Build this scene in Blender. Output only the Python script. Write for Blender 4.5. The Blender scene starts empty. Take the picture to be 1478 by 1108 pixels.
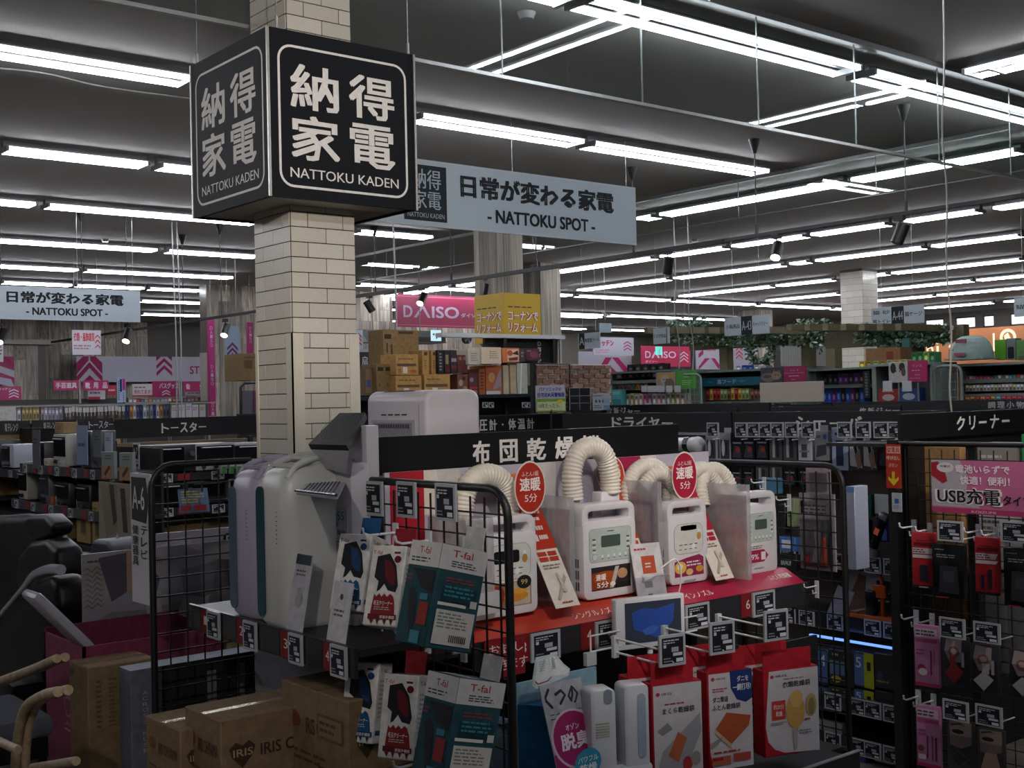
import bpy, bmesh, math, random
import numpy as np
from mathutils import Matrix, Vector
from math import pi, sin, cos, radians, sqrt
random.seed(7)
SC = bpy.context.scene
COL = SC.collection
# ---------------------------------------------------------------- camera, world, exposure
FPX = 1744.0
YAW, PIT, ROL = radians(50.58), radians(.741), radians(-1.296)
CAM = Vector((0, 0, 1.6))
_F = Vector((cos(YAW)*cos(PIT), sin(YAW)*cos(PIT), sin(PIT)))
_R = _F.cross(Vector((0, 0, 1))).normalized()
_U = _R.cross(_F)
_R, _U = _R*cos(ROL)+_U*sin(ROL), _U*cos(ROL)-_R*sin(ROL)
cd = bpy.data.cameras.new('camera'); cd.sensor_width = 36; cd.lens = 36*FPX/1478
cd.clip_start = .05; cd.clip_end = 300
cam = bpy.data.objects.new('camera', cd); COL.objects.link(cam)
cam.matrix_world = Matrix(((_R.x, _U.x, -_F.x, CAM.x), (_R.y, _U.y, -_F.y, CAM.y), (_R.z, _U.z, -_F.z, CAM.z), (0, 0, 0, 1)))
SC.camera = cam
W = bpy.data.worlds.new('world'); SC.world = W; W.use_nodes = True
W.node_tree.nodes['Background'].inputs[0].default_value = (.75, .85, 1, 1)
W.node_tree.nodes['Background'].inputs[1].default_value = 1.3
SC.view_settings.view_transform = 'Standard'; SC.view_settings.look = 'None'
SC.view_settings.exposure = 0.22; SC.view_settings.gamma = 1; SC.view_settings.use_curve_mapping = False
SC.cycles.use_denoising = True; SC.cycles.max_bounces = 6; SC.cycles.diffuse_bounces = 3
SC.cycles.glossy_bounces = 3; SC.cycles.transparent_max_bounces = 16; SC.cycles.transmission_bounces = 6
SC.cycles.caustics_reflective = False; SC.cycles.caustics_refractive = False; SC.cycles.sample_clamp_indirect = 3
TUBE_STRENGTH = 32.0
SPOT_W = 60.0
ADDED_SPOTS = [(1.0, (3.0, 5.3, 2.9), 330), (1.8, (3.4, 3.6, 1.15), 125), (3.6, (4.2, 3.6, 1.15), 125), (-.6, (2.2, 4.3, 1.3), 110), (4.9, (5.95, 3.3, 1.0), 130), (4.2, (6.6, 4.9, 1.1), 210)]  # unseen lamps added over the near aisle to brighten what they aim at
H = 4.45       # ceiling height
FZ = -.62      # floor (heights are counted from the lowest shelf line; the camera stands 2.22 above the floor)

# ---------------------------------------------------------------- where a sight line meets a real plane
def on(px, py, ax, v):
    d = _F + _R*((px-739)/FPX) - _U*((py-554)/FPX)
    i = 'XYZ'.index(ax); t = (v-CAM[i])/d[i]
    return CAM + d*t
def onx(px, py, X): return on(px, py, 'X', X)
def ony(px, py, Y): return on(px, py, 'Y', Y)
def onz(px, py, Z): return on(px, py, 'Z', Z)

# ---------------------------------------------------------------- colour and materials
def hx(c):
    if not isinstance(c, str): return c
    v = [int(c[i:i+2], 16)/255 for i in (0, 2, 4)]
    return tuple(x/12.92 if x <= .04045 else ((x+.055)/1.055)**2.4 for x in v)
MATS = {}
def mat(n):
    if n in MATS: return MATS[n]
    m = bpy.data.materials.new(n); m.use_nodes = True; nt = m.node_tree; N = nt.nodes; Lk = nt.links
    b = N['Principled BSDF']
    def mk(t, **k):
        x = N.new(t)
        for a, v in k.items(): setattr(x, a, v)
        return x
    spec = {  # roughness, metallic, noise scale, noise amount, bump
        'matte': (.62, 0, 40, .06, 0), 'plastic': (.33, 0, 20, .02, 0), 'gloss': (.16, 0, 10, .02, 0),
        'card': (.85, 0, 30, .16, .15), 'metal': (.35, .9, 30, .06, 0), 'paint': (.45, 0, 60, .05, .03),
        'leather': (.42, 0, 90, .12, .35), 'fabric': (.95, 0, 220, .2, .4), 'wood': (.5, 0, 12, .3, .1),
        'foil': (.22, .55, 25, .08, .25), 'leaf': (.5, 0, 30, .3, 0), 'tile': (.3, 0, 8, .05, 0),
        'plank': (.75, 0, 5, .45, .2), 'ceil': (.95, 0, 160, .35, .3), 'bag': (.25, 0, 14, .12, .5)}
    if n in spec:
        r, me, ns, na, bp = spec[n]
        at = mk('ShaderNodeAttribute', attribute_name='Col')
        tc = mk('ShaderNodeTexCoord'); nz = mk('ShaderNodeTexNoise')
        nz.inputs['Scale'].default_value = ns; nz.inputs['Detail'].default_value = 4
        src = tc.outputs['Object']
        if n in ('plank', 'wood'):
            mp = mk('ShaderNodeMapping'); mp.inputs['Scale'].default_value = (6, 6, .5) if n == 'plank' else (3, 3, 3)
            oi = mk('ShaderNodeObjectInfo'); va = mk('ShaderNodeVectorMath', operation='ADD'); mu = mk('ShaderNodeMath', operation='MULTIPLY')
            mu.inputs[1].default_value = 50; Lk.new(oi.outputs['Random'], mu.inputs[0])
            Lk.new(src, va.inputs[0]); Lk.new(mu.outputs[0], va.inputs[1]); Lk.new(va.outputs[0], mp.inputs['Vector']); src = mp.outputs[0]
        Lk.new(src, nz.inputs['Vector'])
        mr = mk('ShaderNodeMapRange'); mr.inputs['From Min'].default_value = .3; mr.inputs['From Max'].default_value = .7
        mr.inputs['To Min'].default_value = 1-na; mr.inputs['To Max'].default_value = 1+na
        Lk.new(nz.outputs['Fac'], mr.inputs['Value'])
        vm = mk('ShaderNodeVectorMath', operation='SCALE'); Lk.new(at.outputs['Color'], vm.inputs[0]); Lk.new(mr.outputs[0], vm.inputs['Scale'])
        Lk.new(vm.outputs[0], b.inputs['Base Color'])
        b.inputs['Roughness'].default_value = r; b.inputs['Metallic'].default_value = me
        if bp:
            bu = mk('ShaderNodeBump'); bu.inputs['Strength'].default_value = bp; bu.inputs['Distance'].default_value = .004
            Lk.new(nz.outputs['Fac'], bu.inputs['Height']); Lk.new(bu.outputs[0], b.inputs['Normal'])
        if n in ('matte', 'card', 'ceil', 'fabric', 'leather'): b.inputs['Specular IOR Level'].default_value = .25
    elif n == 'pane' or n == 'clear' or n == 'frost':
        N.remove(b); out = N['Material Output']
        tr = mk('ShaderNodeBsdfTransparent'); gl = mk('ShaderNodeBsdfGlossy'); mx = mk('ShaderNodeMixShader'); lw = mk('ShaderNodeLayerWeight'); lw.inputs[0].default_value = .5; pw = mk('ShaderNodeMath', operation='POWER'); pw.inputs[1].default_value = 4; Lk.new(lw.outputs['Facing'], pw.inputs[0]); fr = mk('ShaderNodeMath', operation='MULTIPLY_ADD'); Lk.new(pw.outputs[0], fr.inputs[0]); fr.inputs[1].default_value = .9; fr.inputs[2].default_value = .045
        gl.inputs['Roughness'].default_value = .01 if n == 'pane' else .12
        tr.inputs[0].default_value = (.93, .97, .96, 1) if n == 'pane' else (.9, .9, .92, 1)
        if n == 'frost':
            di = mk('ShaderNodeBsdfDiffuse'); di.inputs[0].default_value = (.85, .82, .84, 1)
            tl = mk('ShaderNodeBsdfTranslucent'); tl.inputs[0].default_value = (.85, .82, .84, 1)
            m1 = mk('ShaderNodeMixShader'); m1.inputs[0].default_value = .5; m2 = mk('ShaderNodeMixShader')
            nz = mk('ShaderNodeTexNoise'); nz.inputs['Scale'].default_value = 9
            mr = mk('ShaderNodeMapRange'); mr.inputs['To Min'].default_value = .25; mr.inputs['To Max'].default_value = .5
            Lk.new(nz.outputs['Fac'], mr.inputs[0]); Lk.new(mr.outputs[0], m2.inputs[0])
            Lk.new(di.outputs[0], m1.inputs[1]); Lk.new(tl.outputs[0], m1.inputs[2])
            Lk.new(tr.outputs[0], m2.inputs[1]); Lk.new(m1.outputs[0], m2.inputs[2]); tr = m2
        Lk.new(fr.outputs[0], mx.inputs[0]); Lk.new(tr.outputs[0], mx.inputs[1]); Lk.new(gl.outputs[0], mx.inputs[2])
        Lk.new(mx.outputs[0], out.inputs['Surface'])
    elif n in ('tube', 'lampwarm', 'screen', 'daylight', 'signlit', 'glowblue'):
        at = mk('ShaderNodeAttribute', attribute_name='Col'); Lk.new(at.outputs['Color'], b.inputs['Emission Color'])
        b.inputs['Base Color'].default_value = (.02, .02, .02, 1)
        b.inputs['Emission Strength'].default_value = {'tube': TUBE_STRENGTH, 'lampwarm': 14, 'screen': .3, 'daylight': 1.5, 'signlit': 1.0, 'glowblue': 1.3}[n]
    elif n == 'floor':
        b.inputs['Roughness'].default_value = .22
        tc = mk('ShaderNodeTexCoord'); br = mk('ShaderNodeTexBrick'); nz = mk('ShaderNodeTexNoise'); nz.inputs['Scale'].default_value = 3
        br.offset = 0; br.inputs['Scale'].default_value = 1; br.inputs['Brick Width'].default_value = .45; br.inputs['Row Height'].default_value = .45
        br.inputs['Mortar Size'].default_value = .002
        br.inputs['Color1'].default_value = (.2, .18, .155, 1); br.inputs['Color2'].default_value = (.17, .155, .135, 1); br.inputs['Mortar'].default_value = (.08, .07, .06, 1)
        Lk.new(tc.outputs['Object'], br.inputs['Vector']); Lk.new(br.outputs['Color'], b.inputs['Base Color'])
    MATS[n] = m
    return m

# ---------------------------------------------------------------- text meshes (flat lettering)
TXT = {}
def textmesh(s, off):
    k = (s, off)
    if k not in TXT:
        c = bpy.data.curves.new('t', 'FONT'); c.body = s; c.size = 1; c.offset = off; c.resolution_u = 3 if any(ch.isascii() for ch in s) else 1
        o = bpy.data.objects.new('t', c); COL.objects.link(o)
        me = bpy.data.meshes.new_from_object(o.evaluated_get(bpy.context.evaluated_depsgraph_get()))
        vs = np.array([v.co[:2] for v in me.vertices]).reshape(-1, 2); fs = [tuple(p.vertices) for p in me.polygons]
        bpy.data.objects.remove(o); bpy.data.curves.remove(c); bpy.data.meshes.remove(me)
        if len(vs):
            lo = vs.min(0); hi = vs.max(0); vs = (vs-lo)/np.maximum(hi-lo, 1e-6)
        TXT[k] = (vs, fs)
    return TXT[k]

def frame(o, x, y):
    x = Vector(x).normalized(); y = Vector(y).normalized(); z = x.cross(y)
    return Matrix(((x.x, y.x, z.x, o[0]), (x.y, y.y, z.y, o[1]), (x.z, y.z, z.z, o[2]), (0, 0, 0, 1)))

# ---------------------------------------------------------------- mesh builder
class MB:
    def __init__(s): s.v = []; s.f = []; s.c = []; s.m = []; s.s = []; s.T = None
    def add(s, vs, fs, col, mt='matte', sm=False):
        n = len(s.v)
        if s.T is not None: vs = [s.T @ Vector(v) for v in vs]
        s.v += [tuple(v) for v in vs]
        col = hx(col)
        for f in fs:
            s.f.append(tuple(i+n for i in f)); s.c.append(col); s.m.append(mt); s.s.append(sm)
        return s
    def box(s, x0, y0, z0, x1, y1, z1, col, mt='matte'):
        v = [(x0, y0, z0), (x1, y0, z0), (x1, y1, z0), (x0, y1, z0), (x0, y0, z1), (x1, y0, z1), (x1, y1, z1), (x0, y1, z1)]
        return s.add(v, [(0, 3, 2, 1), (4, 5, 6, 7), (0, 1, 5, 4), (1, 2, 6, 5), (2, 3, 7, 6), (3, 0, 4, 7)], col, mt)
    def prism(s, poly, a, b, ax, col, mt='matte', sm=False):
        """poly in the two other axes (order cyclic), extruded along ax from a to b"""
        def P(p, t): return {'X': (t, p[0], p[1]), 'Y': (p[0], t, p[1]), 'Z': (p[0], p[1], t)}[ax]
        n = len(poly); vs = [P(p, a) for p in poly]+[P(p, b) for p in poly]
        ar = sum(poly[i][0]*poly[(i+1) % n][1]-poly[(i+1) % n][0]*poly[i][1] for i in range(n))
        flip = (ar > 0) ^ (ax == 'Y') ^ (b < a)
        sides = [(i, (i+1) % n, n+(i+1) % n, n+i) for i in range(n)]; caps = [tuple(range(n))[::-1], tuple(range(n, 2*n))]
        if not flip: sides = [f[::-1] for f in sides]; caps = [f[::-1] for f in caps]
        s.add(vs, sides, col, mt, sm); s.add(vs, caps, col, mt); return s
    def tube(s, pts, r, col, mt='plastic', n=8, close=False, cap=True):
        pts = [Vector(p) for p in pts]; rs = r if isinstance(r, (list, tuple)) else [r]*len(pts)
        L = len(pts); vs = []; nrm = None
        for i, p in enumerate(pts):
            t = (pts[(i+1) % L]-pts[i-1]) if close else (pts[min(i+1, L-1)]-pts[max(i-1, 0)])
            t.normalize()
            if nrm is None: nrm = t.orthogonal().normalized()
            nrm = (nrm-t*nrm.dot(t)).normalized(); bn = t.cross(nrm)
            for k in range(n):
                a = 2*pi*k/n; vs.append(p+(nrm*cos(a)+bn*sin(a))*rs[i])
        fs = []
        for i in range(L if close else L-1):
            j = (i+1) % L
            for k in range(n): fs.append((i*n+k, i*n+(k+1) % n, j*n+(k+1) % n, j*n+k))
        s.add(vs, fs, col, mt, True)
        if cap and not close: s.add(vs, [tuple(range(n))[::-1], tuple(range((L-1)*n, L*n))], col, mt)
        return s
    def cyl(s, p, q, r, col, mt='plastic', n=12, r2=None):
        return s.tube([p, q], [r, r if r2 is None else r2], col, mt, n)
    def ball(s, c, r, col, mt='plastic', n=10, sc=(1, 1, 1)):
        vs = []; fs = []; m = n//2
        for i in range(m+1):
            for k in range(n):
                a = pi*i/m; b = 2*pi*k/n
                vs.append((c[0]+r*sc[0]*sin(a)*cos(b), c[1]+r*sc[1]*sin(a)*sin(b), c[2]+r*sc[2]*cos(a)))
        for i in range(m):
            for k in range(n): fs.append((i*n+k, (i+1)*n+k, (i+1)*n+(k+1) % n, i*n+(k+1) % n))
        return s.add(vs, fs, col, mt, True)
    # ---- flat print on a face frame (x right, y up, z out)
    def poly(s, fr, pts, off, col, mt='matte'):
        return s.add([fr @ Vector((p[0], p[1], off)) for p in pts], [tuple(range(len(pts)))], col, mt)
    def rect(s, fr, x0, y0, x1, y1, off, col, mt='matte'):
        return s.poly(fr, [(x0, y0), (x1, y0), (x1, y1), (x0, y1)], off, col, mt)
    def ell(s, fr, cx, cy, rx, ry, off, col, n=24, mt='matte'):
        return s.poly(fr, [(cx+rx*cos(2*pi*k/n), cy+ry*sin(2*pi*k/n)) for k in range(n)], off, col, mt)
    def text(s, fr, t, x0, y0, x1, y1, off, col, bold=.0, mt='matte'):
        vs, fs = textmesh(t, 0)
        if not len(vs): return s
        n = max(1, len(t)); b = bold*min((x1-x0)/n, y1-y0)*1.0
        sh = [(0, 0)] if b <= 0 else ([(-b, 0), (b, 0)] if bold < .018 else [(-b, -b*.6), (b, -b*.6), (-b, b*.6), (b, b*.6)])
        for i, (dx, dy) in enumerate(sh):
            s.add([fr @ Vector((x0+b+(x1-x0-2*b)*p+dx, y0+b*.6+(y1-y0-1.2*b)*q+dy, off+i*.00003)) for p, q in vs], fs, col, mt)
        return s
    def paint(s, fr, w, h, cmds, off=.0008, step=.0004, mt='matte'):
        for i, c in enumerate(cmds):
            k = c[0]; o = off+step*i
            if k == 'r': s.rect(fr, c[1]*w, c[2]*h, c[3]*w, c[4]*h, o, c[5], c[6] if len(c) > 6 else mt)
            elif k == 'e': s.ell(fr, c[1]*w, c[2]*h, c[3]*w, c[4]*h, o, c[5])
            elif k == 't': s.text(fr, c[1], c[2]*w, c[3]*h, c[4]*w, c[5]*h, o, c[6], c[7] if len(c) > 7 else .02)
            elif k == 'p': s.poly(fr, [(a*w, b*h) for a, b in c[1]], o, c[2])
            elif k == 'l':   # fine print: n rows of short bars
                rnd = random.Random(int(c[1]*977+c[2]*31+w*1000)); n = c[6]
                for j in range(n):
                    y = (c[2]+(c[4]-c[2])*(j+.3)/n)*h; y1 = (c[2]+(c[4]-c[2])*(j+.75)/n)*h; x = c[1]*w; X1 = c[3]*w
                    X1 -= (X1-x)*rnd.random()*.35
                    while x < X1:
                        d = (c[3]-c[1])*w*rnd.uniform(.08, .25); s.rect(fr, x, y, min(x+d, X1), y1, o, c[5]); x += d*1.25
        return s
    def chev(s, fr, cx, y, hw, rise, th, off, col):
        return s.poly(fr, [(cx-hw, y), (cx, y+rise), (cx+hw, y), (cx+hw, y+th), (cx, y+rise+th), (cx-hw, y+th)][:0] or
                      [(cx-hw, y), (cx, y+rise), (cx, y+rise+th), (cx-hw, y+th)], off, col).poly(
                      fr, [(cx, y+rise), (cx+hw, y), (cx+hw, y+th), (cx, y+rise+th)], off, col)
    def mesh(s, name, bevel=0, seg=2, angle=30):
        me = bpy.data.meshes.new(name); me.from_pydata(s.v, [], s.f)
        names = list(dict.fromkeys(s.m))
        for n in names: me.materials.append(mat(n))
        ix = {n: i for i, n in enumerate(names)}
        me.polygons.foreach_set('material_index', [ix[m] for m in s.m])
        me.polygons.foreach_set('use_smooth', s.s)
        at = me.color_attributes.new('Col', 'FLOAT_COLOR', 'CORNER')
        cnt = [len(f) for f in s.f]
        c = np.repeat(np.array([list(x)+[1.0] for x in s.c], dtype=np.float32), cnt, axis=0)
        at.data.foreach_set('color', c.ravel())
        if bevel:
            bm = bmesh.new(); bm.from_mesh(me); bmesh.ops.remove_doubles(bm, verts=bm.verts, dist=1e-5)
            es = [e for e in bm.edges if len(e.link_faces) == 2 and e.calc_face_angle(0) > radians(angle)]
            bmesh.ops.bevel(bm, geom=es, offset=bevel, segments=seg, affect='EDGES', profile=.5, clamp_overlap=True)
            for f in bm.faces: f.smooth = True
            bm.to_mesh(me); bm.free()
            me.shade_smooth()
            try: me.set_sharp_from_angle(angle=radians(40))
            except Exception: pass
        me.update()
        return me
    def build(s, name, parent=None, bevel=0, seg=2, **kw):
        if name in ('back_panel', 'upright', 'core', 'post', 'base', 'side_wing') or name.startswith('wall'):   # what stands on the floor
            s.v = [(x, y, FZ if abs(z) < 1e-6 else z) for x, y, z in s.v]
        o = bpy.data.objects.new(name, s.mesh(name, bevel, seg)); COL.objects.link(o)
        if parent is not None: o.parent = parent
        return tag(o, **kw)

def tag(o, label=None, cat=None, group=None, kind=None, loc=None, rot=None):
    if label: o['label'] = label
    if cat: o['category'] = cat
    if group: o['group'] = group
    if kind: o['kind'] = kind
    if loc is not None: o.location = loc
    if rot is not None: o.rotation_euler = rot
    return o
def thing(name, label, cat, loc=(0, 0, 0), rz=0, group=None, rx=0, ry=0, kind=None):
    o = bpy.data.objects.new(name, None); o.empty_display_size = .1; COL.objects.link(o)
    return tag(o, label, cat, group, kind, loc, (rx, ry, rz))
KIDS = {}
def dup(root, loc, rz=None, label=None, group=None, rx=None):
    r = root.copy(); COL.objects.link(r); r.location = loc
    if rz is not None: r.rotation_euler.z = rz
    if rx is not None: r.rotation_euler.x = rx
    if label: r['label'] = label
    if group: r['group'] = group
    for ch in [o for o in ALLKIDS(root)]:
        c = ch.copy(); COL.objects.link(c); c.parent = r
        for g in ALLKIDS(ch):
            d = g.copy(); COL.objects.link(d); d.parent = c
    return r
def ALLKIDS(r): return list(r.children)
def inst(o, parent=None, loc=None, rot=None, **kw):
    c = o.copy(); COL.objects.link(c)
    if parent is not None: c.parent = parent
    if loc is not None: c.location = loc
    if rot is not None: c.rotation_euler = rot
    return tag(c, **kw)
def FR(w, d, z0=0):  # front-face frame of a box standing at the origin, facing -Y
    return frame((-w/2, -d/2, z0), (1, 0, 0), (0, 0, 1))
def FL(w, d, z0=0): return frame((-w/2, d/2, z0), (0, -1, 0), (0, 0, 1))
def FRt(w, d, z0=0): return frame((w/2, -d/2, z0), (0, 1, 0), (0, 0, 1))
def FT(w, d, h): return frame((-w/2, -d/2, h), (1, 0, 0), (0, 1, 0))
ORD = ['first', 'second', 'third', 'fourth', 'fifth', 'sixth', 'seventh', 'eighth', 'ninth', 'tenth', 'eleventh', 'twelfth', 'thirteenth',
       'fourteenth', 'fifteenth', 'sixteenth', 'seventeenth', 'eighteenth', 'nineteenth', 'twentieth']+['%d' % i for i in range(21, 99)]
RA = 0.0; RB = -pi/2   # facing -Y, facing -X
# ================================================================ SETTING
X0, X1, Y0, Y1 = -6.0, 41.0, -5.0, 40.0
def st(name, mb, **k): return mb.build(name, kind='structure', **k)
st('floor', MB().box(X0, Y0, FZ-.1, X1, Y1, FZ, '6a6258', 'floor'))
st('ceiling', MB().box(X0, Y0, H, X1, Y1, H+.1, 'a09c98', 'ceil'))
st('wall_near', MB().box(X0, Y0-.15, 0, X1, Y0, H, '6b6762', 'paint'))
st('wall_side', MB().box(X0-.15, Y0, 0, X0, Y1, H, '6b6762', 'paint'))
# far right wall with windows
WZ0, WZ1 = onx(1400, 474, X1).z, onx(1400, 456, X1).z
wr = st('wall_right', MB().box(X1, Y0, 0, X1+.2, Y1, WZ0, '77726c', 'paint').box(X1, Y0, WZ1, X1+.2, Y1, H, '77726c', 'paint'))
yw = [onx(x, 470, X1).y for x in (1335, 1362, 1379, 1408, 1419, 1435, 1458, 1478, 1500, 1530)]
mb = MB()
for i in range(0, 60):
    y = Y1-1-i*1.0
for a, b in ((yw[0], yw[1]), (yw[2], yw[3]), (yw[4], yw[5]), (yw[6], yw[7]-1), (yw[8], yw[9])):
    pass
ws = [(Y1, yw[0]), (yw[1], yw[2]), (yw[3], yw[4]), (yw[5], yw[6]), (yw[7]-1.3, Y0)]
for a, b in ws: mb.box(X1, b, WZ0, X1+.2, a, WZ1, '77726c', 'paint')
mb.build('pier', wr)
for i, (a, b) in enumerate(((yw[0], yw[1]), (yw[2], yw[3]), (yw[4], yw[5]), (yw[6], yw[7]-1.3))):
    w = st('window_%d' % (i+1), MB().box(X1+.08, b, WZ0, X1+.1, a, WZ1, 'e8f0f4', 'daylight'))
    f = MB()
    for y in (a, b): f.box(X1+.02, y-.03, WZ0, X1+.09, y+.03, WZ1, '5a5856', 'metal')
    f.box(X1+.02, b, WZ0, X1+.09, a, WZ0+.06, '5a5856', 'metal').box(X1+.02, b, WZ1-.06, X1+.09, a, WZ1, '5a5856', 'metal')
    f.build('window_frame', w)
# planked walls: each plank a part
PL = ['a69c90', '988f84', 'b0a79b', '8d867e', 'b8ad9f', '9e958b', '847d74']
plk = [MB().box(0, 0, 0, .195, .02, 1, c, 'plank').build('plank') for c in PL]
for p in plk: COL.objects.unlink(p)
def planked(wall, o, dx, width, z0, z1, step=.2, rnd=random.Random(3), nz=2):
    """planks on a wall: o start, dx unit direction, planks face to the left-hand normal"""
    ang = math.atan2(dx[1], dx[0]); n = int(width/step)
    for i in range(n):
        cuts = sorted([z0, z1]+[rnd.uniform(z0+.3, z1-.3) for _ in range(rnd.randint(nz-1, nz))])
        for a, b in zip(cuts, cuts[1:]):
            if b-a < .05: continue
            p = plk[rnd.randrange(len(plk))].copy(); COL.objects.link(p); p.parent = wall
            off = rnd.uniform(0, .012)
            p.location = (o[0]+dx[0]*i*step+dx[1]*off, o[1]+dx[1]*i*step-dx[0]*off, a); p.scale = (step/.2, 1, b-a-.006); p.rotation_euler = (0, 0, ang)
            p['kind'] = 'structure'
c1 = onz(297, 410, H)   # corner of the nearer planked block
CX, CY = c1.x, c1.y
wl = st('wall_left', MB().box(X0, Y1-1.2, 0, CX+12.0, Y1, H, '55504a', 'paint'))
planked(wl, (3.6, Y1-1.225), (1, 0), CX+4-3.6, 1.6, H, .36)
# the recessed dark bay at the far left and the soffit strip
wb = st('wall_left_bay', MB().box(5.0, 32.0, 0, 10.6, Y1-1.3, 3.3, '4d4843', 'paint').box(4.8, 31.8, 3.3, 10.8, Y1-1.3, 3.42, '8a8782', 'paint'))
planked(wb, (5.0, 31.97), (1, 0), 5.5, 1.4, 3.3, .3)
wk = st('wall_block', MB().box(CX, CY, 0, CX+5.2, CY+.35, H, '55504a', 'paint'))
planked(wk, (CX, CY-.022), (1, 0), 5.2, 1.2, H, .3)
wbk = st('wall_back', MB().box(CX+12, Y1-.6, 0, X1, Y1, H, '8d8880', 'paint').box(CX+12, Y1-.66, 0, X1, Y1-.6, 1.2, '6d6860', 'paint'))
st('trim_1', MB().box(CX+12, Y1-.7, 3.0, X1, Y1-.6, 3.12, '9a958c', 'paint'))

# ---------------------------------------------------------------- pillars
tl = MB().box(0, 0, 0, 1, .006, .0715, 'd6cdb9', 'tile').build('tile'); COL.objects.unlink(tl)
TW = ['cfc9bd', 'cac4b8', 'd5cfc4']
tls = [MB().box(0, 0, 0, 1, .006, 1, c, 'tile').build('tile') for c in TW]
for t in tls: COL.objects.unlink(t)
def tiled_pillar(name, x, y, w, z0, z1, th, tw, label, zt=0, guards=False):
    t = thing(name, label, 'pillar', (x, y, 0))
    MB().box(0, 0, 0, w, w, z1, '2a2622', 'paint').build('core', t)
    rnd = random.Random(5); n = int((z1-z0)/th)
    for i in range(n):
        z = z0+i*th
        for face in (0, 1):
            a0 = 0.012 if guards and z < zt else 0; s = -tw*(.5 if (i+face) % 2 else 0)+.0
            if (i % 2) == 0: s = -tw*.02
            else: s = -tw*.53
            while s < w:
                a, b = max(s, a0), min(s+tw, w-a0)
                if b-a > .012:
                    p = tls[rnd.randrange(3)].copy(); COL.objects.link(p); p.parent = t
                    p.scale = (b-a-.005, 1, th-.005)
                    if face == 0: p.location = (a+.0017, -.005, z); p.rotation_euler = (0, 0, 0)
                    else: p.location = (-.005, w-a-.0017, z); p.rotation_euler = (0, 0, -pi/2)
                s += tw
    if guards:
        g = MB()
        g.box(-.012, -.012, 0, .055, -.005, zt, 'd9d2c2', 'plastic').box(-.012, -.012, 0, -.005, .05, zt, 'd9d2c2', 'plastic')
        g.box(w-.05, -.012, 0, w+.008, -.005, zt, 'd9d2c2', 'plastic')
        g.box(-.012, w-.02, 0, -.005, w+.004, zt, 'd9d2c2', 'plastic')
        g.build('corner_guard', t)
    return t
PX, PY, PW = 2.97, 5.32, .372
tiled_pillar('tiled_pillar', PX, PY, PW, .9, H, .0757, .205, 'near square pillar clad in cream brick-shaped tiles with dark joints, black sign box around it', 1.955, True)
p2 = onx(1213, 450, 24.0)
tiled_pillar('tiled_pillar', p2.x, p2.y-.62, .6, 1.4, H, .15, .36, 'far white tiled pillar rising through the wooden pergola')
def clad_pillar(x, y, w, label, z0=1.3):
    t = thing('wood_clad_pillar', label, 'pillar', (x, y, 0)); MB().box(0, 0, 0, w, w, H, '5c5750', 'paint').build('core', t)
    rnd = random.Random(int(x*10))
    for face in (0, 1):
        for i in range(4):
            p = plk[rnd.randrange(len(plk))].copy(); COL.objects.link(p); p.parent = t; p.scale = (w/4/.2, 1, H-z0-.02)
            if face == 0: p.location = (i*w/4, -.02, z0)
            else: p.location = (-.02, w-i*w/4, z0); p.rotation_euler = (0, 0, -pi/2)
    return t
q = ony(716, 380, 13.3); clad_pillar(q.x, 13.3, .48, 'grey plank-clad pillar behind the hanging white shop banner')
q = ony(781, 480, 19.0); clad_pillar(q.x, 19.0, .55, 'grey plank-clad pillar beside the yellow sign box')
q = ony(1093, 480, 26.0); clad_pillar(q.x, 26.0, .8, 'pale clad pillar behind the A-43 aisle sign')

# ---------------------------------------------------------------- smoke curtain of glass panes
GY = 5.72
def curtain(name, label, pts, along, panes, zb=None):
    pass
gx0 = 0.6
zt = H
zb = ony(365, 44, GY).z
t = thing('smoke_curtain', 'clear glass smoke barrier hanging from the ceiling behind the tiled pillar, white lower rail', 'glass barrier', (0, GY, 0))
jx = [ony(x, y, GY).x for x, y in ((1093, 100), (1233, 100), (1352, 130), (1453, 150))]
st_ = jx[1]-jx[0]
xs = [jx[0]+st_*k for k in range(-9, 8)]
for a, b in zip(xs, xs[1:]):
    MB().box(a+.004, -.003, zb+.02, b-.004, .003, zt-.03, 'ffffff', 'pane').build('pane', t)
    MB().box(b-.004, -.005, zb+.02, b+.004, .005, zt-.02, '8a8d8c', 'metal').build('joint_strip', t)
MB().box(xs[0], -.014, zb, xs[-1], .014, zb+.022, 'b9bcba', 'metal').build('lower_rail', t)
MB().box(xs[0], -.03, zt-.05, xs[-1], .03, zt-.002, '8e908e', 'metal').build('upper_rail', t)
# second curtain running away from the camera over the right-hand aisles
GX = 12.5
t = thing('smoke_curtain', 'glass smoke barrier running away to the left above the track lamps', 'glass barrier', (GX, 0, 0))
ys = [6.2+2.1*k for k in range(0, 9)]
zb2 = 3.93
for a, b in zip(ys, ys[1:]):
    MB().box(-.003, a+.004, zb2+.02, .003, b-.004, zt-.03, 'ffffff', 'pane').build('pane', t)
    MB().box(-.004, b-.003, zb2+.02, .004, b+.003, zt-.02, '6f7372', 'metal').build('joint_strip', t)
MB().box(-.008, ys[0], zb2, .008, ys[-1], zb2+.01, '5c605f', 'metal').build('lower_rail', t)
MB().box(-.03, ys[0], zt-.05, .03, ys[-1], zt-.002, '8e908e', 'metal').build('upper_rail', t)

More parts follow.
